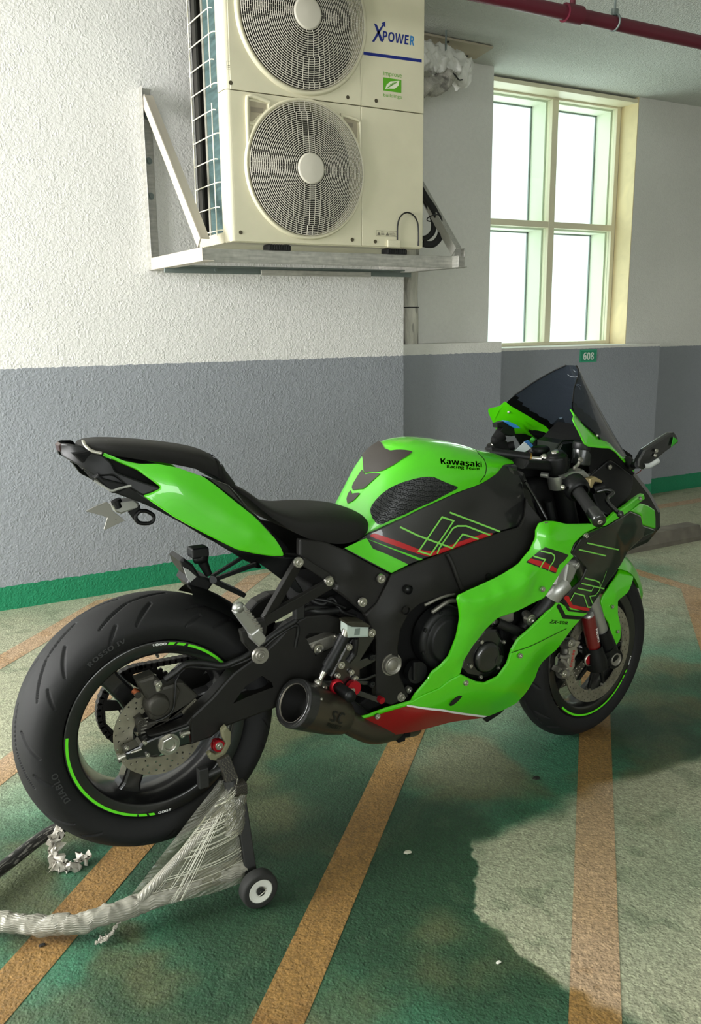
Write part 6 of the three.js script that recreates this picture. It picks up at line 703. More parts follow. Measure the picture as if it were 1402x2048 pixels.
{ // forks, calipers, front mudguard
  const dir = [-0.437, 0, 0.9], right = [1.3982,.4365,.107];
  for (const s of [0, 1]) {
    const o = s ? [-0.03, 0, -0.214] : [0, 0, 0], q = (a) => a.map((v, i) => v + o[i]), lo = q([1.4247,.386,.107]), top = q([1.195,.9504,.118]), ax = q([1.461, 0.298, 0.107]);
    const f = put('fork_leg', [rod(lo, q([1.27, 0.735, 0.107]), 0.0215, 0.0215, 24)], K.alu);
    mesh('upper_tube', rod(q([1.285, 0.70, 0.107]), top, 0.028, 0.028, 28), K.satin, f);
    mesh('fork_foot', [rod(q([1.4195,.3942,.107]), q([1.4592,.3175,.107]), 0.027, 0.03, 24), rod(q([1.44, 0.335, 0.107]), ax, 0.032, 0.034, 28), rod([ax[0], ax[1], ax[2] - 0.03], [ax[0], ax[1], ax[2] + 0.028], 0.032, 0.032, 32), beam(q([1.44, 0.33, 0.105]), q([1.36, 0.32, 0.105]), 0.03, 0.06)], K.satin, f);
    mesh('axle_end', [turned([[0.021, 0], [0.021, 0.006], [0.017, 0.006], [0.015, 0.002], [0, 0.002]], [ax[0], ax[1], ax[2] + 0.028], [ax[0], ax[1], 1], 32)], K.dullSteel, f);
    const a = q([1.3479,.4606,.118]), b = q([1.38,.3521,.118]);
    mesh('damper_canister', [turned([[0, 0], [0.016, 0], [0.0215, 0.004], [0.0215, 0.112], [0.02, 0.118]], a, b, 32)], K.forkRed, f); mesh('canister_cap', turned([[0, -0.008], [0.014, -0.008], [0.019, -0.003], [0.019, 0.003]], a, b, 28), K.alu, f);
    mesh('canister_seat', [turned([[0.026, 0.112], [0.028, 0.13], [0.034, 0.16], [0.034, 0.19]], a, b, 32)], K.satin, f);
    if (!s) { const A = V(a), d = V(b).sub(A).normalize(), side = new THREE.Vector3(0, 0, 1), up = new THREE.Vector3().crossVectors(side, d).normalize(); const { geo, w } = words('SHOWA'), p = geo.toNonIndexed().attributes.position, pos = []; for (let i = 0; i < p.count; i++) { const t = 0.095 - 0.05 * p.getX(i) / w, h = 0.004 + 0.012 * p.getY(i), r = 0.0222, v = A.clone().addScaledVector(d, t).addScaledVector(side, r * Math.cos(h / r - 0.1)).addScaledVector(up, r * Math.sin(h / r - 0.1)); pos.push(v.x, v.y, v.z); } const g = new THREE.BufferGeometry(); g.setAttribute('position', new THREE.Float32BufferAttribute(pos, 3)); g.computeVertexNormals(); mesh('maker_lettering', g, K.decalWhite, f); }
    mesh('red_nut', [turned([[0, 0.006], [0.014, 0.006], [0.0175, 0.003], [0.018, 0]], q([1.3598,.3136,.118]), [q([1.3598,.3136,.118])[0], q([1.3598,.3136,.118])[1], s ? -9 : 9], 32)], K.redAno, f); mesh('nut_ring', turned([[0.018, 0], [0.021, 0.004], [0.021, 0.008], [0.018, 0.009]], q([1.3598,.3136,.118]), [q([1.3598,.3136,.118])[0], q([1.3598,.3136,.118])[1], s ? -9 : 9], 32), K.steel, f);
    const c = put('front_caliper', [slab([[1.2688,.3897,.12], [1.2855,.3931,.12], [1.3249,.3786,.12], [1.3255,.3701,.12], [1.3131,.3607,.12], [1.3195,.3424,.12], [1.3065,.3281,.12], [1.3082,.3004,.12], [1.2962,.2859,.12], [1.3054,.2771,.12], [1.3014,.2711,.12], [1.2581,.2806,.12], [1.2405,.2929,.12], [1.2482,.3065,.12], [1.2687,.3021,.12], [1.2725,.325,.12], [1.2772,.3544,.12], [1.2719,.3723,.12]].map(q), s ? -0.118 : 0.078, s ? -0.078 : 0.118, 0.006)], std({ color: '#a39f92', roughness: 0.4, metalness: 0.7 }));
    mesh('caliper_bridge', [tube([[1.2379,.3473,.115], [1.2565,.3412,.118], [1.2758,.3412,.12]].map(q), 0.007, 20, 8), tube([[1.2426,.3379,.115], [1.2573,.3275,.118], [1.2718,.3082,.12]].map(q), 0.007, 20, 8), rod(q([1.2703,.3794,.11]), q([1.2957,.3811,.11]), 0.016), rod(q([1.25,.2889,.11]), q([1.2759,.2816,.11]), 0.017), rod(q([1.2808,.3605,.1]), q([1.2802,.3335,.1]), 0.012)], K.dullSteel, c);
    for (const p of [[1.2712,.3872,.122], [1.2513,.292,.122]]) mesh('caliper_bolt', bolt(q(p), 0.011, 0.008), K.steel, c);
    if (!s) { const { geo, w } = words('brembo'), p = geo.attributes.position, o0 = V([1.292,.3001,.119]), e1 = V([1.3025,.354,.119]).sub(o0), e2 = V([1.281,.3052,.119]).sub(o0); for (let i = 0; i < p.count; i++) { const v = o0.clone().addScaledVector(e1, p.getX(i) / w).addScaledVector(e2, p.getY(i)); p.setXYZ(i, v.x, v.y, 0.1185); } geo.computeVertexNormals(); mesh('maker_lettering', geo, K.decalRed, c); }
  }
  // mudguard: saddle over the tyre, and side blades
  const P = [], I = []; const n = 40, m = 16; for (let i = 0; i <= n; i++) for (let j = 0; j <= m; j++) { const a = (24 + 112 * i / n) * Math.PI / 180, c = j / m * 2 - 1, wd = 0.082 * Math.min(1, 0.55 + 1.2 * i / n), r = 0.333 - 0.055 * Math.abs(c) ** 2.6 + 0.006 * (1 - Math.abs(c)), v = new THREE.Vector3(1.445 + r * Math.cos(a), 0.3 + r * Math.sin(a), c * wd).applyMatrix4(steer); P.push(v.x, v.y, v.z); }
  for (let i = 0; i < n; i++) for (let j = 0; j < m; j++) { const a = i * (m + 1) + j; I.push(a, a + 1, a + m + 1, a + 1, a + m + 2, a + m + 1); }
  const g = new THREE.BufferGeometry(); g.setAttribute('position', new THREE.Float32BufferAttribute(P, 3)); g.setIndex(I); g.computeVertexNormals(); const fg = put('front_mudguard', g, K.paint);
  const bl = shellOf(SURF.front_fender, 0.005); mesh('mudguard_blade', bl, K.paint, fg); const bm = mirrored(bl); bm.translate(-0.022, 0, 0); mesh('mudguard_blade', bm, K.paint, fg);
  for (const q of [[1.4886,.4533,.084], [1.5171,.3642,.086]]) mesh('mudguard_screw', bolt(q, 0.0055, 0.004), K.steel, fg);
}
{ // nose, windscreen, dash
  put('headlight_mask', slab([[1.36, 0.68], [1.5, 0.62], [1.625, 0.645], [1.68, 0.69], [1.675, 0.75], [1.62, 0.82], [1.52, 0.915], [1.4, 0.95], [1.32, 0.85]], -0.1, 0.1, 0.02), K.gloss);
  put('steering_head', [rbox(1.12, 1.32, 0.58, 0.9, -0.09, 0.09, 0.03)], K.matt);
  const crest = [[1.353, 1.217], [1.372, 1.186], [1.399, 1.145], [1.462, 1.053], [1.505, 0.985], [1.53, 0.94]], edge = [[1.347, 1.2165, 0.022], [1.329, 1.2, 0.052], [1.262, 1.148, 0.104], [1.225, 1.094, 0.15], [1.30, 1.03, 0.162], [1.40, 0.955, 0.16]];
  const C = new THREE.CatmullRomCurve3(crest.map((p) => new THREE.Vector3(p[0], p[1], 0))), E = new THREE.CatmullRomCurve3(edge.map(V)), nu = 44, nv = 28, pos = [], idx = [];
  for (let i = 0; i <= nu; i++) { const c = C.getPoint(i / nu), e = E.getPoint(i / nu); for (let j = 0; j <= nv; j++) { const t = j / nv * 2 - 1, k = Math.abs(t), sgn = t < 0 ? -1 : 1, a = k * Math.PI / 2; const f = 1 - Math.cos(a), h = 0.55 * f + 0.45 * k * k; pos.push(c.x + (e.x - c.x) * h, c.y + (e.y - c.y) * h, sgn * e.z * (0.6 * Math.sin(a) + 0.4 * k)); } }
  for (let i = 0; i < nu; i++) for (let j = 0; j < nv; j++) { const a = i * (nv + 1) + j; idx.push(a, a + 1, a + nv + 1, a + 1, a + nv + 2, a + nv + 1); }
  const g = new THREE.BufferGeometry(); g.setAttribute('position', new THREE.Float32BufferAttribute(pos, 3)); g.setIndex(idx); g.computeVertexNormals(); const ws = put('windscreen', g, K.smoke);
  const at = (i, j) => { const k = (i * (nv + 1) + j) * 3; return [pos[k], pos[k + 1], pos[k + 2]]; };
  mesh('screen_edge', [tube(Array.from({ length: 23 }, (_, i) => at(i, 0)), 0.0022, 90, 6), tube(Array.from({ length: 23 }, (_, i) => at(i, nv)), 0.0022, 90, 6)], K.satin, ws);
  for (const s of [1, -1]) mesh('screen_base_strip', [(() => { const p = [], ix = []; for (let i = 20; i <= nu; i++) for (let j = 0; j < 2; j++) { const jw = j * Math.min(9, Math.round((i - 20) * 0.45)), q = at(i, s > 0 ? nv - jw : jw); p.push(q[0] - 0.004, q[1] - 0.003, q[2]); } for (let i = 0; i < nu - 20; i++) ix.push(i * 2, i * 2 + 1, i * 2 + 2, i * 2 + 1, i * 2 + 3, i * 2 + 2); const h = new THREE.BufferGeometry(); h.setAttribute('position', new THREE.Float32BufferAttribute(p, 3)); h.setIndex(ix); h.computeVertexNormals(); return h; })()], K.satin, ws);
  for (const q of [[1.245, 1.07, 0.153], [1.31, 1.025, 0.162]]) for (const s of [1, -1]) mesh('screen_screw', new THREE.SphereGeometry(0.005, 10, 8).translate(q[0] - 0.006, q[1], q[2] * s), K.steel, ws);
  mesh('scratch', [tube([at(9, 8), at(10, 10), at(10, 13), at(9, 15)].map(([x, y, z]) => [x - 0.002, y, z]), 0.0007, 30, 4), tube([at(16, 12), at(15, 13), at(16, 14)].map(([x, y, z]) => [x - 0.002, y, z]), 0.001, 20, 4), tube([at(15, 12), at(17, 13), at(18, 13)].map(([x, y, z]) => [x - 0.002, y, z]), 0.001, 20, 4), tube([at(4, 13), at(5, 14), at(6, 15)].map(([x, y, z]) => [x - 0.002, y, z]), 0.0007, 20, 4)], std({ color: '#9aa0a6', roughness: 0.5 }), ws);
  const dash = put('dash', [slab([[1.2874,.9408,0], [1.3123,.9828,0], [1.3393,.9911,0], [1.4346,.9786,0], [1.4438,.9487,0], [1.4416,.874,0], [1.3595,.8819,0]].map((p) => p), -0.11, 0.06, 0.01)], K.satin);
  mesh('display', slab([[1.2452,.9602,.063], [1.2667,.9911,.063], [1.3136,.9915,.063], [1.3155,.9364,.063], [1.2839,.9239,.063]], 0.061, 0.0635, 0), std({ color: '#131a17', roughness: 0.12 }), dash);
  mesh('dash_rim', tube([[1.2173,.9449,.062], [1.2543,.992,.062], [1.2804,1.001,.062], [1.3727,.9904,.062]], 0.003, 40, 6), K.satin, dash);
  put('inner_shell', [slab([[1.3209,.9772,-.02], [1.3572,1.0058,-.02], [1.3975,1.0345,-.02], [1.4574,.988,-.02], [1.5489,.9377,-.02], [1.5723,.8252,-.02], [1.4417,.7838,-.02], [1.3382,.849,-.02]], -0.11, 0.08, 0.01)], K.matt);
  for (const q of [[1.3575,.9289,.165]]) put('inner_screw', bolt(q, 0.007, 0.004), K.steel);
  // mirrors
  for (const s of [1, -1]) { const q = (a) => [a[0], a[1], a[2] * s], mm = put('mirror', [(() => { const o = [[1.4213,.9305,.2], [1.4217,.9504,.2], [1.4388,.9796,.215], [1.4827,1.0037,.23], [1.5247,1.0255,.25], [1.5351,1.0262,.255], [1.5481,1.0095,.26], [1.5505,.9954,.255], [1.5098,.9705,.24], [1.4729,.9433,.225], [1.4409,.9219,.205]]; const g = new THREE.Shape(o.map(V2)), e = new THREE.ExtrudeGeometry(g, { depth: 0.012, bevelEnabled: true, bevelSize: 0.004, bevelThickness: 0.004, bevelOffset: -0.004, bevelSegments: 3 }), p = e.attributes.position, x0 = o[0][0]; for (let i = 0; i < p.count; i++) p.setZ(i, s * (0.2 + p.getZ(i) + (p.getX(i) - x0) * 0.9 * 0.25)); if (s < 0) { for (let i = 0; i < p.count; i += 3) for (let k = 0; k < 3; k++) { const t = p.array[(i + 1) * 3 + k]; p.array[(i + 1) * 3 + k] = p.array[(i + 2) * 3 + k]; p.array[(i + 2) * 3 + k] = t; } } e.computeVertexNormals(); return e; })()], K.gloss);
    mesh('mirror_stem', [rod(q([1.4508,.9273,.16]), q([1.4272,.9363,.21]), 0.012), rod(q([1.4429,.9394,.15]), q([1.4398,.926,.18]), 0.015)], K.satin, mm);
    mesh('mirror_bolt', bolt(q([1.4702,.9764,.234]).map((v, i) => i === 2 && s < 0 ? v - 0.004 : v), 0.005, 0.004), K.steel, mm); mesh('mirror_bolt', bolt(q([1.4699,.9627,.231]), 0.005, 0.004), K.steel, mm);
    if (s > 0) { mesh('badge', slab([[1.5179,.985,.255], [1.5249,1.0141,.255], [1.5462,1.0017,.255]].map((p) => p), 0.246, 0.2475, 0), std({ color: '#2f8f22', roughness: 0.35 }), mm);
      mesh('indicator', [tube([[1.4387,.9319,.222], [1.4563,.9337,.228], [1.4823,.9472,.235]], 0.0075, 20, 10)], phys({ color: '#d5d8d6', roughness: 0.2, transmission: 0.5, thickness: 0 }), mm); mesh('indicator_wire', tube([[1.467,.8992,.17], [1.4617,.9128,.19], [1.4454,.9272,.21]], 0.0014, 20, 6), K.forkRed, mm); } }
}
{ // triple clamp, bars, levers, mounts
  const tc = put('top_clamp', [slab([[1.06, 0.945], [1.2, 0.925], [1.24, 0.935], [1.24, 0.96], [1.2, 0.955], [1.08, 0.968]], -0.13, 0.13, 0.006)], K.satin);
  for (const s of [0, 1]) { const o = s ? [-0.03, 0, -0.236] : [0, 0, 0], q = (a) => a.map((v, i) => v + o[i]), a = q([1.1991,.9319,.118]), b = q([1.1924,.9575,.118]);
    mesh('fork_clamp', turned([[0.03, -0.01], [0.034, 0], [0.034, 0.035], [0.03, 0.042], [0.024, 0.042], [0.024, 0.05], [0, 0.05]], a, b, 36), K.satin, tc); mesh('fork_cap', turned([[0.011, 0.05], [0.01, 0.055], [0, 0.056]], a, b, 24), K.steel, tc);
    const cl = put('handlebar_clamp', [turned([[0.0345, -0.055], [0.0345, -0.016], [0.03, -0.016]], a, b, 36), rod(q([1.1532,.9164,.1]), q([1.1654,.9148,.118]), 0.008), slab([[1.1845,.9177,.15], [1.2166,.9271,.15], [1.2536,.9315,.15], [1.28,.9117,.15], [1.2723,.8998,.15], [1.227,.8917,.15], [1.1937,.8982,.15]].map((p) => q(p)), s ? -0.2 : 0.12, s ? -0.13 : 0.17, 0.008)], K.alu); }
  const m = (p, s) => [p[0] - (s < 0 ? 0.05 : 0), p[1], p[2] * s];
  for (const s of [1, -1]) {
    const g0 = m([1.1796,.8952,.21], s), g1 = m([1.1423,.8279,.345], s), h = put('handlebar', [rod(m([1.2014,.9068,.15], s), g1, 0.011)], K.satin);
    mesh('switch_housing', [turned([[0.026, 0], [0.034, 0.005], [0.036, 0.03], [0.034, 0.045], [0.026, 0.05]], m([1.1881,.9049,.19], s), g1, 32)], K.satin, h);
    mesh('grip', [turned([[0.0155, 0], [0.0235, 0.002], [0.0235, 0.008], [0.0175, 0.012], [0.0165, 0.07], [0.018, 0.115], [0.0195, 0.122], [0.0165, 0.126]], g0, g1, 28)], K.rubberGrip ??= std({ color: '#141414', roughness: 0.75, bumpMap: rep(flake, 3), bumpScale: 0.001 }), h);
    mesh('bar_end', [turned([[0.0165, -0.045], [0.02, -0.04], [0.0205, -0.006], [0.018, 0.004], [0, 0.005]], g1, V(g1).multiplyScalar(2).sub(V(g0)).toArray(), 28)], K.gloss, h); mesh('bar_bolt', turned([[0.007, 0.004], [0.007, 0.0065], [0.003, 0.0065], [0.003, 0.005]], g1, V(g1).multiplyScalar(2).sub(V(g0)).toArray(), 20), K.steel, h);
    const lv = put('brake_lever', [tube([[1.2854,.867,.19], [1.3045,.8714,.2], [1.3177,.8701,.21], [1.3184,.8638,.22], [1.2877,.8548,.23], [1.275,.8464,.245], [1.2731,.8326,.27], [1.2726,.822,.295]].map((p) => m(p, s)), 0.0065, 90, 10), new THREE.SphereGeometry(0.01, 14, 10).translate(...m([1.2726,.822,.295], s))], K.gloss);
    if (s > 0) { mesh('lever_pivot', [slab([[1.245,.8853,.2], [1.2475,.9098,.2], [1.2679,.914,.2], [1.2983,.8986,.2], [1.2945,.8927,.2], [1.2669,.8986,.2], [1.2577,.8809,.2]], 0.18, 0.2, 0.003)], std({ color: '#b9a77c', roughness: 0.35, metalness: 0.7 }), lv); mesh('lever_slots', [slab([[1.297,.8676,.22], [1.3032,.8685,.22], [1.3083,.8571,.22], [1.3022,.8546,.22]], 0.21, 0.222, 0.001), rod([1.2782,.8724,.18], [1.3098,.8802,.19], 0.014)], K.satin, lv);
      for (const q of [[1.1594,.9107,.205], [1.1798,.9171,.2], [1.1986,.9201,.2]]) mesh('switch_button', new THREE.SphereGeometry(0.0055, 12, 8).translate(...q), K.decalGrey ??= std({ color: '#4a4b4c', roughness: 0.5 }), h);
      mesh('start_button', new THREE.SphereGeometry(0.008, 12, 8).translate(...[1.1297,.8996,.215]), K.steel, h); }
  }
  const r = put('front_reservoir', turned([[0, 0.0], [0.026, 0.0], [0.028, 0.004], [0.029, 0.045], [0.025, 0.046]], [1.2768,.9376,.13], [1.2824,.9812,.13], 32), phys({ color: '#2a2e2c', roughness: 0.2, transmission: 0.35, thickness: 0 }));
  mesh('reservoir_cap', [turned([[0.027, 0.045], [0.031, 0.047], [0.031, 0.064], [0.028, 0.068], [0, 0.068]], [1.2768,.9376,.13], [1.2824,.9812,.13], 32)], K.satin, r); mesh('reservoir_bracket', [tube([[1.2443,.9586,.16], [1.2368,.9453,.16], [1.2229,.9372,.16], [1.2439,.9306,.16]], 0.005, 30, 8), ...bolt([1.2442,.9595,.16], 0.007, 0.006)], K.dullSteel, r);
  const d = put('steering_damper', [rod([1.1244,.9646,.08], [1.155,.9615,.1], 0.006), new THREE.SphereGeometry(0.012, 16, 12).translate(...[1.163,.9639,.1])], K.steel); mesh('damper_body', [rod([1.0237,.9838,.03], [1.1223,.9663,.08], 0.014, 0.014), rod([1.1513,.9556,.1], [1.1746,.9564,.11], 0.01)], K.satin, d); mesh('damper_ring', rod([1.1211,.9665,.08], [1.1258,.9651,.082], 0.0155), std({ color: '#8a6a35', roughness: 0.35, metalness: 0.8 }), d);
  put('ignition', [turned([[0.03, 0], [0.034, 0.006], [0.034, 0.018], [0.028, 0.024], [0.02, 0.024], [0, 0.026]], [1.2299,.9565,0], [1.2299,.9825,0], 32), rod([1.2139,.9838,0], [1.2109,1.0034,0], 0.008, 0.01)], K.satin);
  put('key_tag', slab([[1.1335,.9754,.01], [1.1693,.9996,.01], [1.195,.9784,.01], [1.1706,.9685,.01]], 0.004, 0.007, 0.0005), std({ color: '#d6dbe0', roughness: 0.5 })); put('key_tag_clip', slab([[1.1675,1,.012], [1.1818,1.0037,.012], [1.2012,.9862,.012], [1.1952,.9802,.012]], 0.003, 0.009, 0.001), std({ color: '#3c74b4', roughness: 0.5 })); put('key_fob', rod([1.1963,.9986,.005], [1.2043,1.006,.005], 0.007), std({ color: '#2f8a2a', roughness: 0.5 }));
  const ph = put('phone_mount', [new THREE.SphereGeometry(0.016, 20, 14).translate(...[1.0665,1.0111,0]), rod([1.0665,1.0111,0], [1.0838,1.0254,0], 0.017, 0.02), rod([1.0664,1.0142,0], [1.0994,.9801,0], 0.017, 0.022), rod([1.0911,.9871,0], [1.1183,.9952,.02], 0.013), rod([1.1034,.9715,.01], [1.1011,.9812,.01], 0.018)], K.matt);
  mesh('phone_clamp', [slab([[1.0589,1.0615,0], [1.0844,1.066,0], [1.1251,1.0445,0], [1.132,1.0219,0], [1.118,1.0198,0], [1.0858,1.0253,0], [1.0715,1.0388,0], [1.0811,1.0475,0], [1.0613,1.0489,0]], -0.012, 0.01, 0.003)], K.satin, ph); mesh('phone_pad', slab([[1.0864,1.0643,0], [1.0983,1.0667,0], [1.1329,1.0519,0], [1.1475,1.0414,0], [1.1252,1.0429,0], [1.1048,1.0522,0]], -0.014, 0.014, 0.002), std({ color: '#2f7fc4', roughness: 0.5 }), ph);
  put('intake_duct', [slab([[1.0132,.9565,.1], [1.0517,.9556,.1], [1.0786,.9327,.1], [1.1517,.7889,.1], [1.1464,.7575,.1], [1.0927,.7537,.1], [1.0557,.8525,.1]], -0.09, 0.12, 0.015)], K.gloss);
  put('fork_stay', [rod([1.1562,.8426,.13], [1.1754,.7866,.13], 0.011)], K.cast); put('cowl_stay', [tube([[1.0591,.9101,.14], [1.0916,.8594,.15], [1.1161,.8015,.17]], 0.005, 30, 8)], K.gloss); put('front_dark_filler', [slab([[1.0869,.9499,.05], [1.2259,.9376,.05], [1.342,.8546,.05], [1.3943,.7307,.05], [1.3268,.7425,.05], [1.2011,.7613,.05], [1.1435,.8428,.05]], -0.12, 0.04, 0.01)], K.matt);  // last slab: solid dark block added to imitate the shaded gap behind the bars
}
// ---------------------------------------------------------------- paddock stand under the rear wheel
{
  const st = thing('paddock_stand', 'black rear paddock stand wrapped in grubby clear film', 'paddock stand', [0.5512, 0, 2.35]);
  const steel = std({ color: '#1c1c1c', roughness: 0.5 }), worn = std({ map: texture(256, 256, (u, v) => { const k = 0.1 + 0.35 * sstep(0.55, 0.7, fbm(u * 10, v * 10, 4, 10)); return [k, k * 0.98, k * 0.92]; }, true, 4), roughness: 0.6 });
  const film = phys({ color: '#c9c8b6', roughness: 0.22, transmission: 0.8, thickness: 0, side: THREE.DoubleSide, bumpMap: texture(256, 256, (u, v) => { const w = fbm(u * 3, v * 3, 3, 3); return 0.5 + 0.5 * Math.sin((v * 26 + u * 9 + w * 5) * 2 * Math.PI) * fbm(u * 16, v * 16, 3, 16); }, false, 1), bumpScale: 0.004 });
  const wrap = phys({ color: '#8f8c80', roughness: 0.35, bumpMap: film.bumpMap, bumpScale: 0.002 });
  const flip = (p, s) => [p[0], p[1], p[2] * s];
  const hub = [0.154, 0.046, 0.285], foot = [0.148, 0.06, 0.245], fork = [0.122, 0.335, 0.165];
  for (const s of [1, -1]) {
    mesh('upright', [beam(flip([0.15, 0.05, 0.245], s), flip([0.145, 0.25, 0.2], s), 0.034, 0.03, [1, 0, 0]), rod(flip([0.145, 0.16, 0.215], s), flip([0.135, 0.285, 0.185], s), 0.018)], steel, st);
    mesh('support_head', [beam(flip([0.142, 0.262, 0.19], s), flip([0.122, 0.342, 0.17], s), 0.026, 0.03, [1, 0, 0]), rbox(...(s > 0 ? [0.135, 0.165, 0.252, 0.282, 0.186, 0.216] : [0.135, 0.165, 0.252, 0.282, -0.216, -0.186]), 0.003)], std({ map: worn.map, color: '#cfc8b4', roughness: 0.6 }), st);
    const horn = (a) => tube(a.map((p) => flip(p, s)), 0.0085, 30, 10);
    mesh('cradle', [slab([[0.118, 0.33], [0.135, 0.345], [0.147, 0.365], [0.15, 0.395], [0.138, 0.413], [0.126, 0.405], [0.128, 0.385], [0.134, 0.37], [0.122, 0.35], [0.108, 0.348], [0.096, 0.357], [0.088, 0.352], [0.094, 0.338], [0.106, 0.332]], s > 0 ? 0.145 : -0.165, s > 0 ? 0.165 : -0.145, 0.004)], std({ color: '#6d6b52', roughness: 0.7 }), st);
    mesh('lower_tube', [tube([[0.15, 0.075, 0.235], [0.0, 0.07, 0.225], [-0.17, 0.055, 0.21], [-0.245, 0.047, 0.195], [-0.33, 0.04, 0.14], [-0.42, 0.04, 0.07], [-0.5, 0.04, 0]].map((p) => flip(p, s)), 0.0165, 90, 14)], s > 0 ? steel : worn, st);
    mesh('brace', rod(flip([0.14, 0.245, 0.202], s), flip([-0.11, 0.075, 0.222], s), 0.0115), s > 0 ? wrap : steel, st);
    const w = mesh('castor_wheel', [turned([[0.03, -0.015], [0.04, -0.016], [0.0455, -0.011], [0.0455, 0.011], [0.04, 0.016], [0.03, 0.015]], flip(hub, s), flip([hub[0], hub[1], 2], s), 40)], std({ color: '#232321', roughness: 0.8 }), st);
    mesh('wheel_centre', [turned([[0, 0.008], [0.01, 0.008], [0.012, 0.011], [0.024, 0.011], [0.026, 0.0145], [0.0305, 0.015], [0.0305, -0.014], [0, -0.01]], flip(hub, s), flip([hub[0], hub[1], 2], s), 36)], std({ color: '#d9d9d0', roughness: 0.6 }), w);
    mesh('wheel_axle', [rod(flip([hub[0], hub[1], 0.24], s), flip([hub[0], hub[1], 0.303], s), 0.0065), ...bolt([hub[0], hub[1], s > 0 ? 0.298 : -0.306], 0.0095, 0.006)], steel, w); mesh('split_pin', [tube([[0.145, 0.038, 0.305], [0.154, 0.045, 0.307], [0.165, 0.05, 0.305], [0.16, 0.056, 0.304]].map((p) => flip(p, s)), 0.0015, 20, 6)], K.steel, w);
    mesh('side_bolt', [rod(flip([0.075, 0.3, 0.165], s), flip([0.125, 0.312, 0.17], s), 0.008), rbox(...(s > 0 ? [0.06, 0.085, 0.275, 0.325, 0.155, 0.175] : [0.06, 0.085, 0.275, 0.325, -0.175, -0.155]), 0.003)], steel, st);
  }
  // film: sleeve round the tube, web between tube and upright, tatters
  const crease = (g, amp, f) => { g = mergeVertices(g); const p = g.attributes.position; for (let i = 0; i < p.count; i++) { const x = p.getX(i), y = p.getY(i), z = p.getZ(i); p.setXYZ(i, x + amp * (fbm(y * f + 3, z * f + x * f, 3) - 0.5), y + amp * (fbm(x * f, z * f + 9, 3) - 0.5), z + amp * (fbm(x * f + 5, y * f, 3) - 0.5)); } g.computeVertexNormals(); return g; };
  mesh('film_sleeve', crease(tube([[0.14, 0.078, 0.234], [0.05, 0.075, 0.228], [-0.05, 0.065, 0.222], [-0.17, 0.055, 0.21], [-0.245, 0.047, 0.195], [-0.33, 0.04, 0.14], [-0.44, 0.04, 0.055]], 0.0225, 160, 24), 0.012, 60), wrap, st);
  const P = [], I = [], n = 40, m = 16; for (let i = 0; i <= n; i++) for (let j = 0; j <= m; j++) { const t = i / n, k = j / m, a = [0.155 - 0.008 * t, 0.05 + 0.235 * t, 0.252 - 0.055 * t], b = [-0.13 + 0.25 * t, 0.055 + 0.215 * t, 0.228 - 0.035 * t], w = 0.006 * Math.sin((k * 7 + t * 9) * 2) + 0.006 * (fbm(k * 9, t * 22, 3) - 0.5), bulge = 0.012 * Math.sin(Math.PI * k); P.push(a[0] + (b[0] - a[0]) * k, a[1] + (b[1] - a[1]) * k + w * 0.5, a[2] + (b[2] - a[2]) * k + bulge + w * 0.4); }
  for (let i = 0; i < n; i++) for (let j = 0; j < m; j++) { const a = i * (m + 1) + j; I.push(a, a + 1, a + m + 1, a + 1, a + m + 2, a + m + 1); }
  const g = new THREE.BufferGeometry(); g.setAttribute('position', new THREE.Float32BufferAttribute(P, 3)); g.setIndex(I); const uv = []; for (let i = 0; i <= n; i++) for (let j = 0; j <= m; j++) uv.push(j / m, i / n); g.setAttribute('uv', new THREE.Float32BufferAttribute(uv, 2)); g.computeVertexNormals(); mesh('film_web', g, film, st);
  const b2 = g.clone(); b2.translate(0, 0, -0.045); mesh('film_web', b2, film, st);
  const web = (k, t, dz = 0.014) => { const a = [0.155 - 0.008 * t, 0.05 + 0.235 * t, 0.252 - 0.055 * t], b = [-0.13 + 0.25 * t, 0.055 + 0.215 * t, 0.228 - 0.035 * t]; return [a[0] + (b[0] - a[0]) * k, a[1] + (b[1] - a[1]) * k, a[2] + (b[2] - a[2]) * k + dz * Math.sin(Math.PI * k) + 0.002]; };
  const highlightStreak = phys({ color: '#dedccb', roughness: 0.25, transmission: 0.3, thickness: 0 }), sg = [];
  for (let i = 0; i < 26; i++) { const t = 0.06 + 0.86 * rnd(), d = 0.1 + 0.06 * rnd(); sg.push(tube([web(0.02, t + d * 0.9), web(0.35, t + d * 0.55), web(0.7, t + d * 0.25), web(0.97, t)], 0.0004 + 0.0005 * rnd(), 24, 5)); }
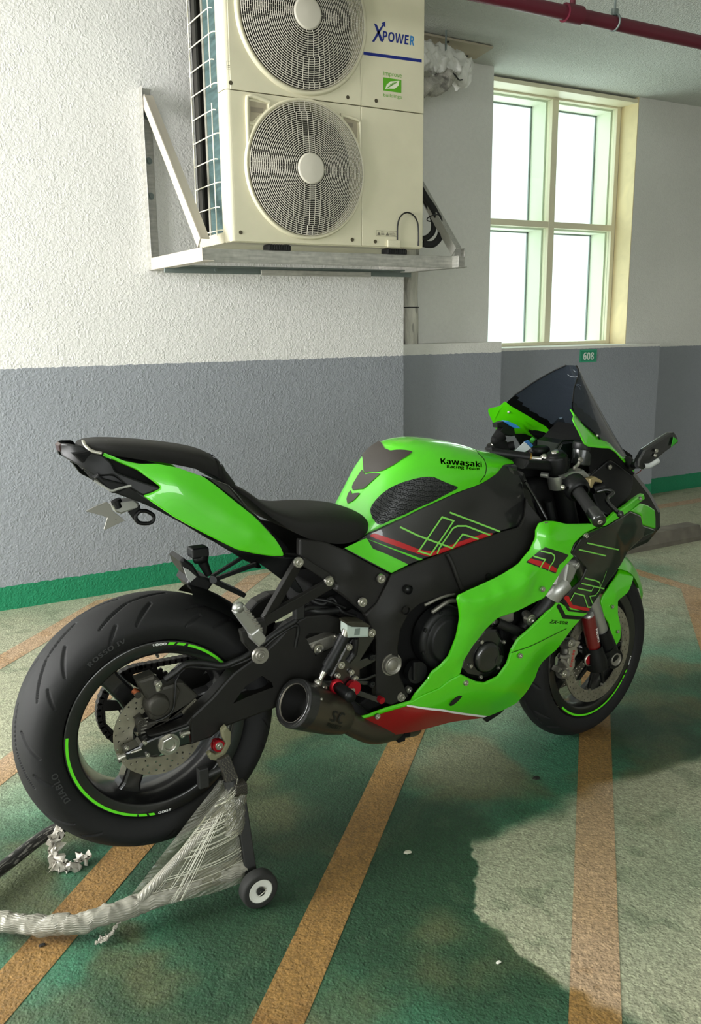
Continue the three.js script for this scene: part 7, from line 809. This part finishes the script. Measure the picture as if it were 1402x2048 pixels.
  for (let i = 0; i < 16; i++) { const k = 0.62 + 0.36 * rnd(), e = 0.08 * (rnd() - 0.5); sg.push(tube([web(k, 0.02), web(Math.min(1, k + e), 0.25), web(Math.min(1, k + e * 2), 0.5 + 0.3 * rnd())], 0.0005 + 0.0006 * rnd(), 24, 5)); }
  mesh('film_highlights', sg, highlightStreak, st).userData.kind = 'stuff';  // thin pale tubes drawn as the streak highlights on the film
  mesh('film_neck', crease(tube([[0.12, 0.17, 0.222], [0.128, 0.22, 0.212], [0.14, 0.255, 0.203]], 0.026, 40, 20), 0.016, 70), film, st);
  const rag = (path, width, amp, f) => { const c = new THREE.CatmullRomCurve3(path.map(V)), P = [], I = [], n = 60, m = 10; for (let i = 0; i <= n; i++) for (let j = 0; j <= m; j++) { const q = c.getPoint(i / n), k = j / m - 0.5, w = width * (0.5 + 1.0 * fbm(i * 0.17, 3, 2)); P.push(q.x + k * w * 0.8 + amp * (fbm(i * f, j * f, 3) - 0.5), q.y + k * w * 0.3 + amp * (fbm(i * f + 7, j * f, 3) - 0.5), q.z - k * w * 0.5 + amp * (fbm(i * f, j * f + 5, 3) - 0.5)); } for (let i = 0; i < n; i++) for (let j = 0; j < m; j++) { const a = i * (m + 1) + j; I.push(a, a + 1, a + m + 1, a + 1, a + m + 2, a + m + 1); } const g = new THREE.BufferGeometry(); g.setAttribute('position', new THREE.Float32BufferAttribute(P, 3)); g.setIndex(I); g.computeVertexNormals(); return g; };
  const tat = phys({ color: '#d8d2c6', roughness: 0.5, transmission: 0.25, thickness: 0 });
  mesh('film_tatter', rag([[-0.13, 0.065, -0.205], [-0.17, 0.07, -0.195], [-0.215, 0.066, -0.17], [-0.225, 0.045, -0.15], [-0.23, 0.02, -0.12], [-0.225, 0.012, -0.1], [-0.195, 0.01, -0.085], [-0.165, 0.01, -0.09]], 0.04, 0.05, 0.5), tat, st);
  mesh('film_tatter', rag([[-0.16, 0.04, 0.225], [-0.185, 0.022, 0.236], [-0.2, 0.016, 0.235], [-0.21, 0.014, 0.23]], 0.016, 0.016, 0.6), tat, st);
}
renderer.render(scene, camera);
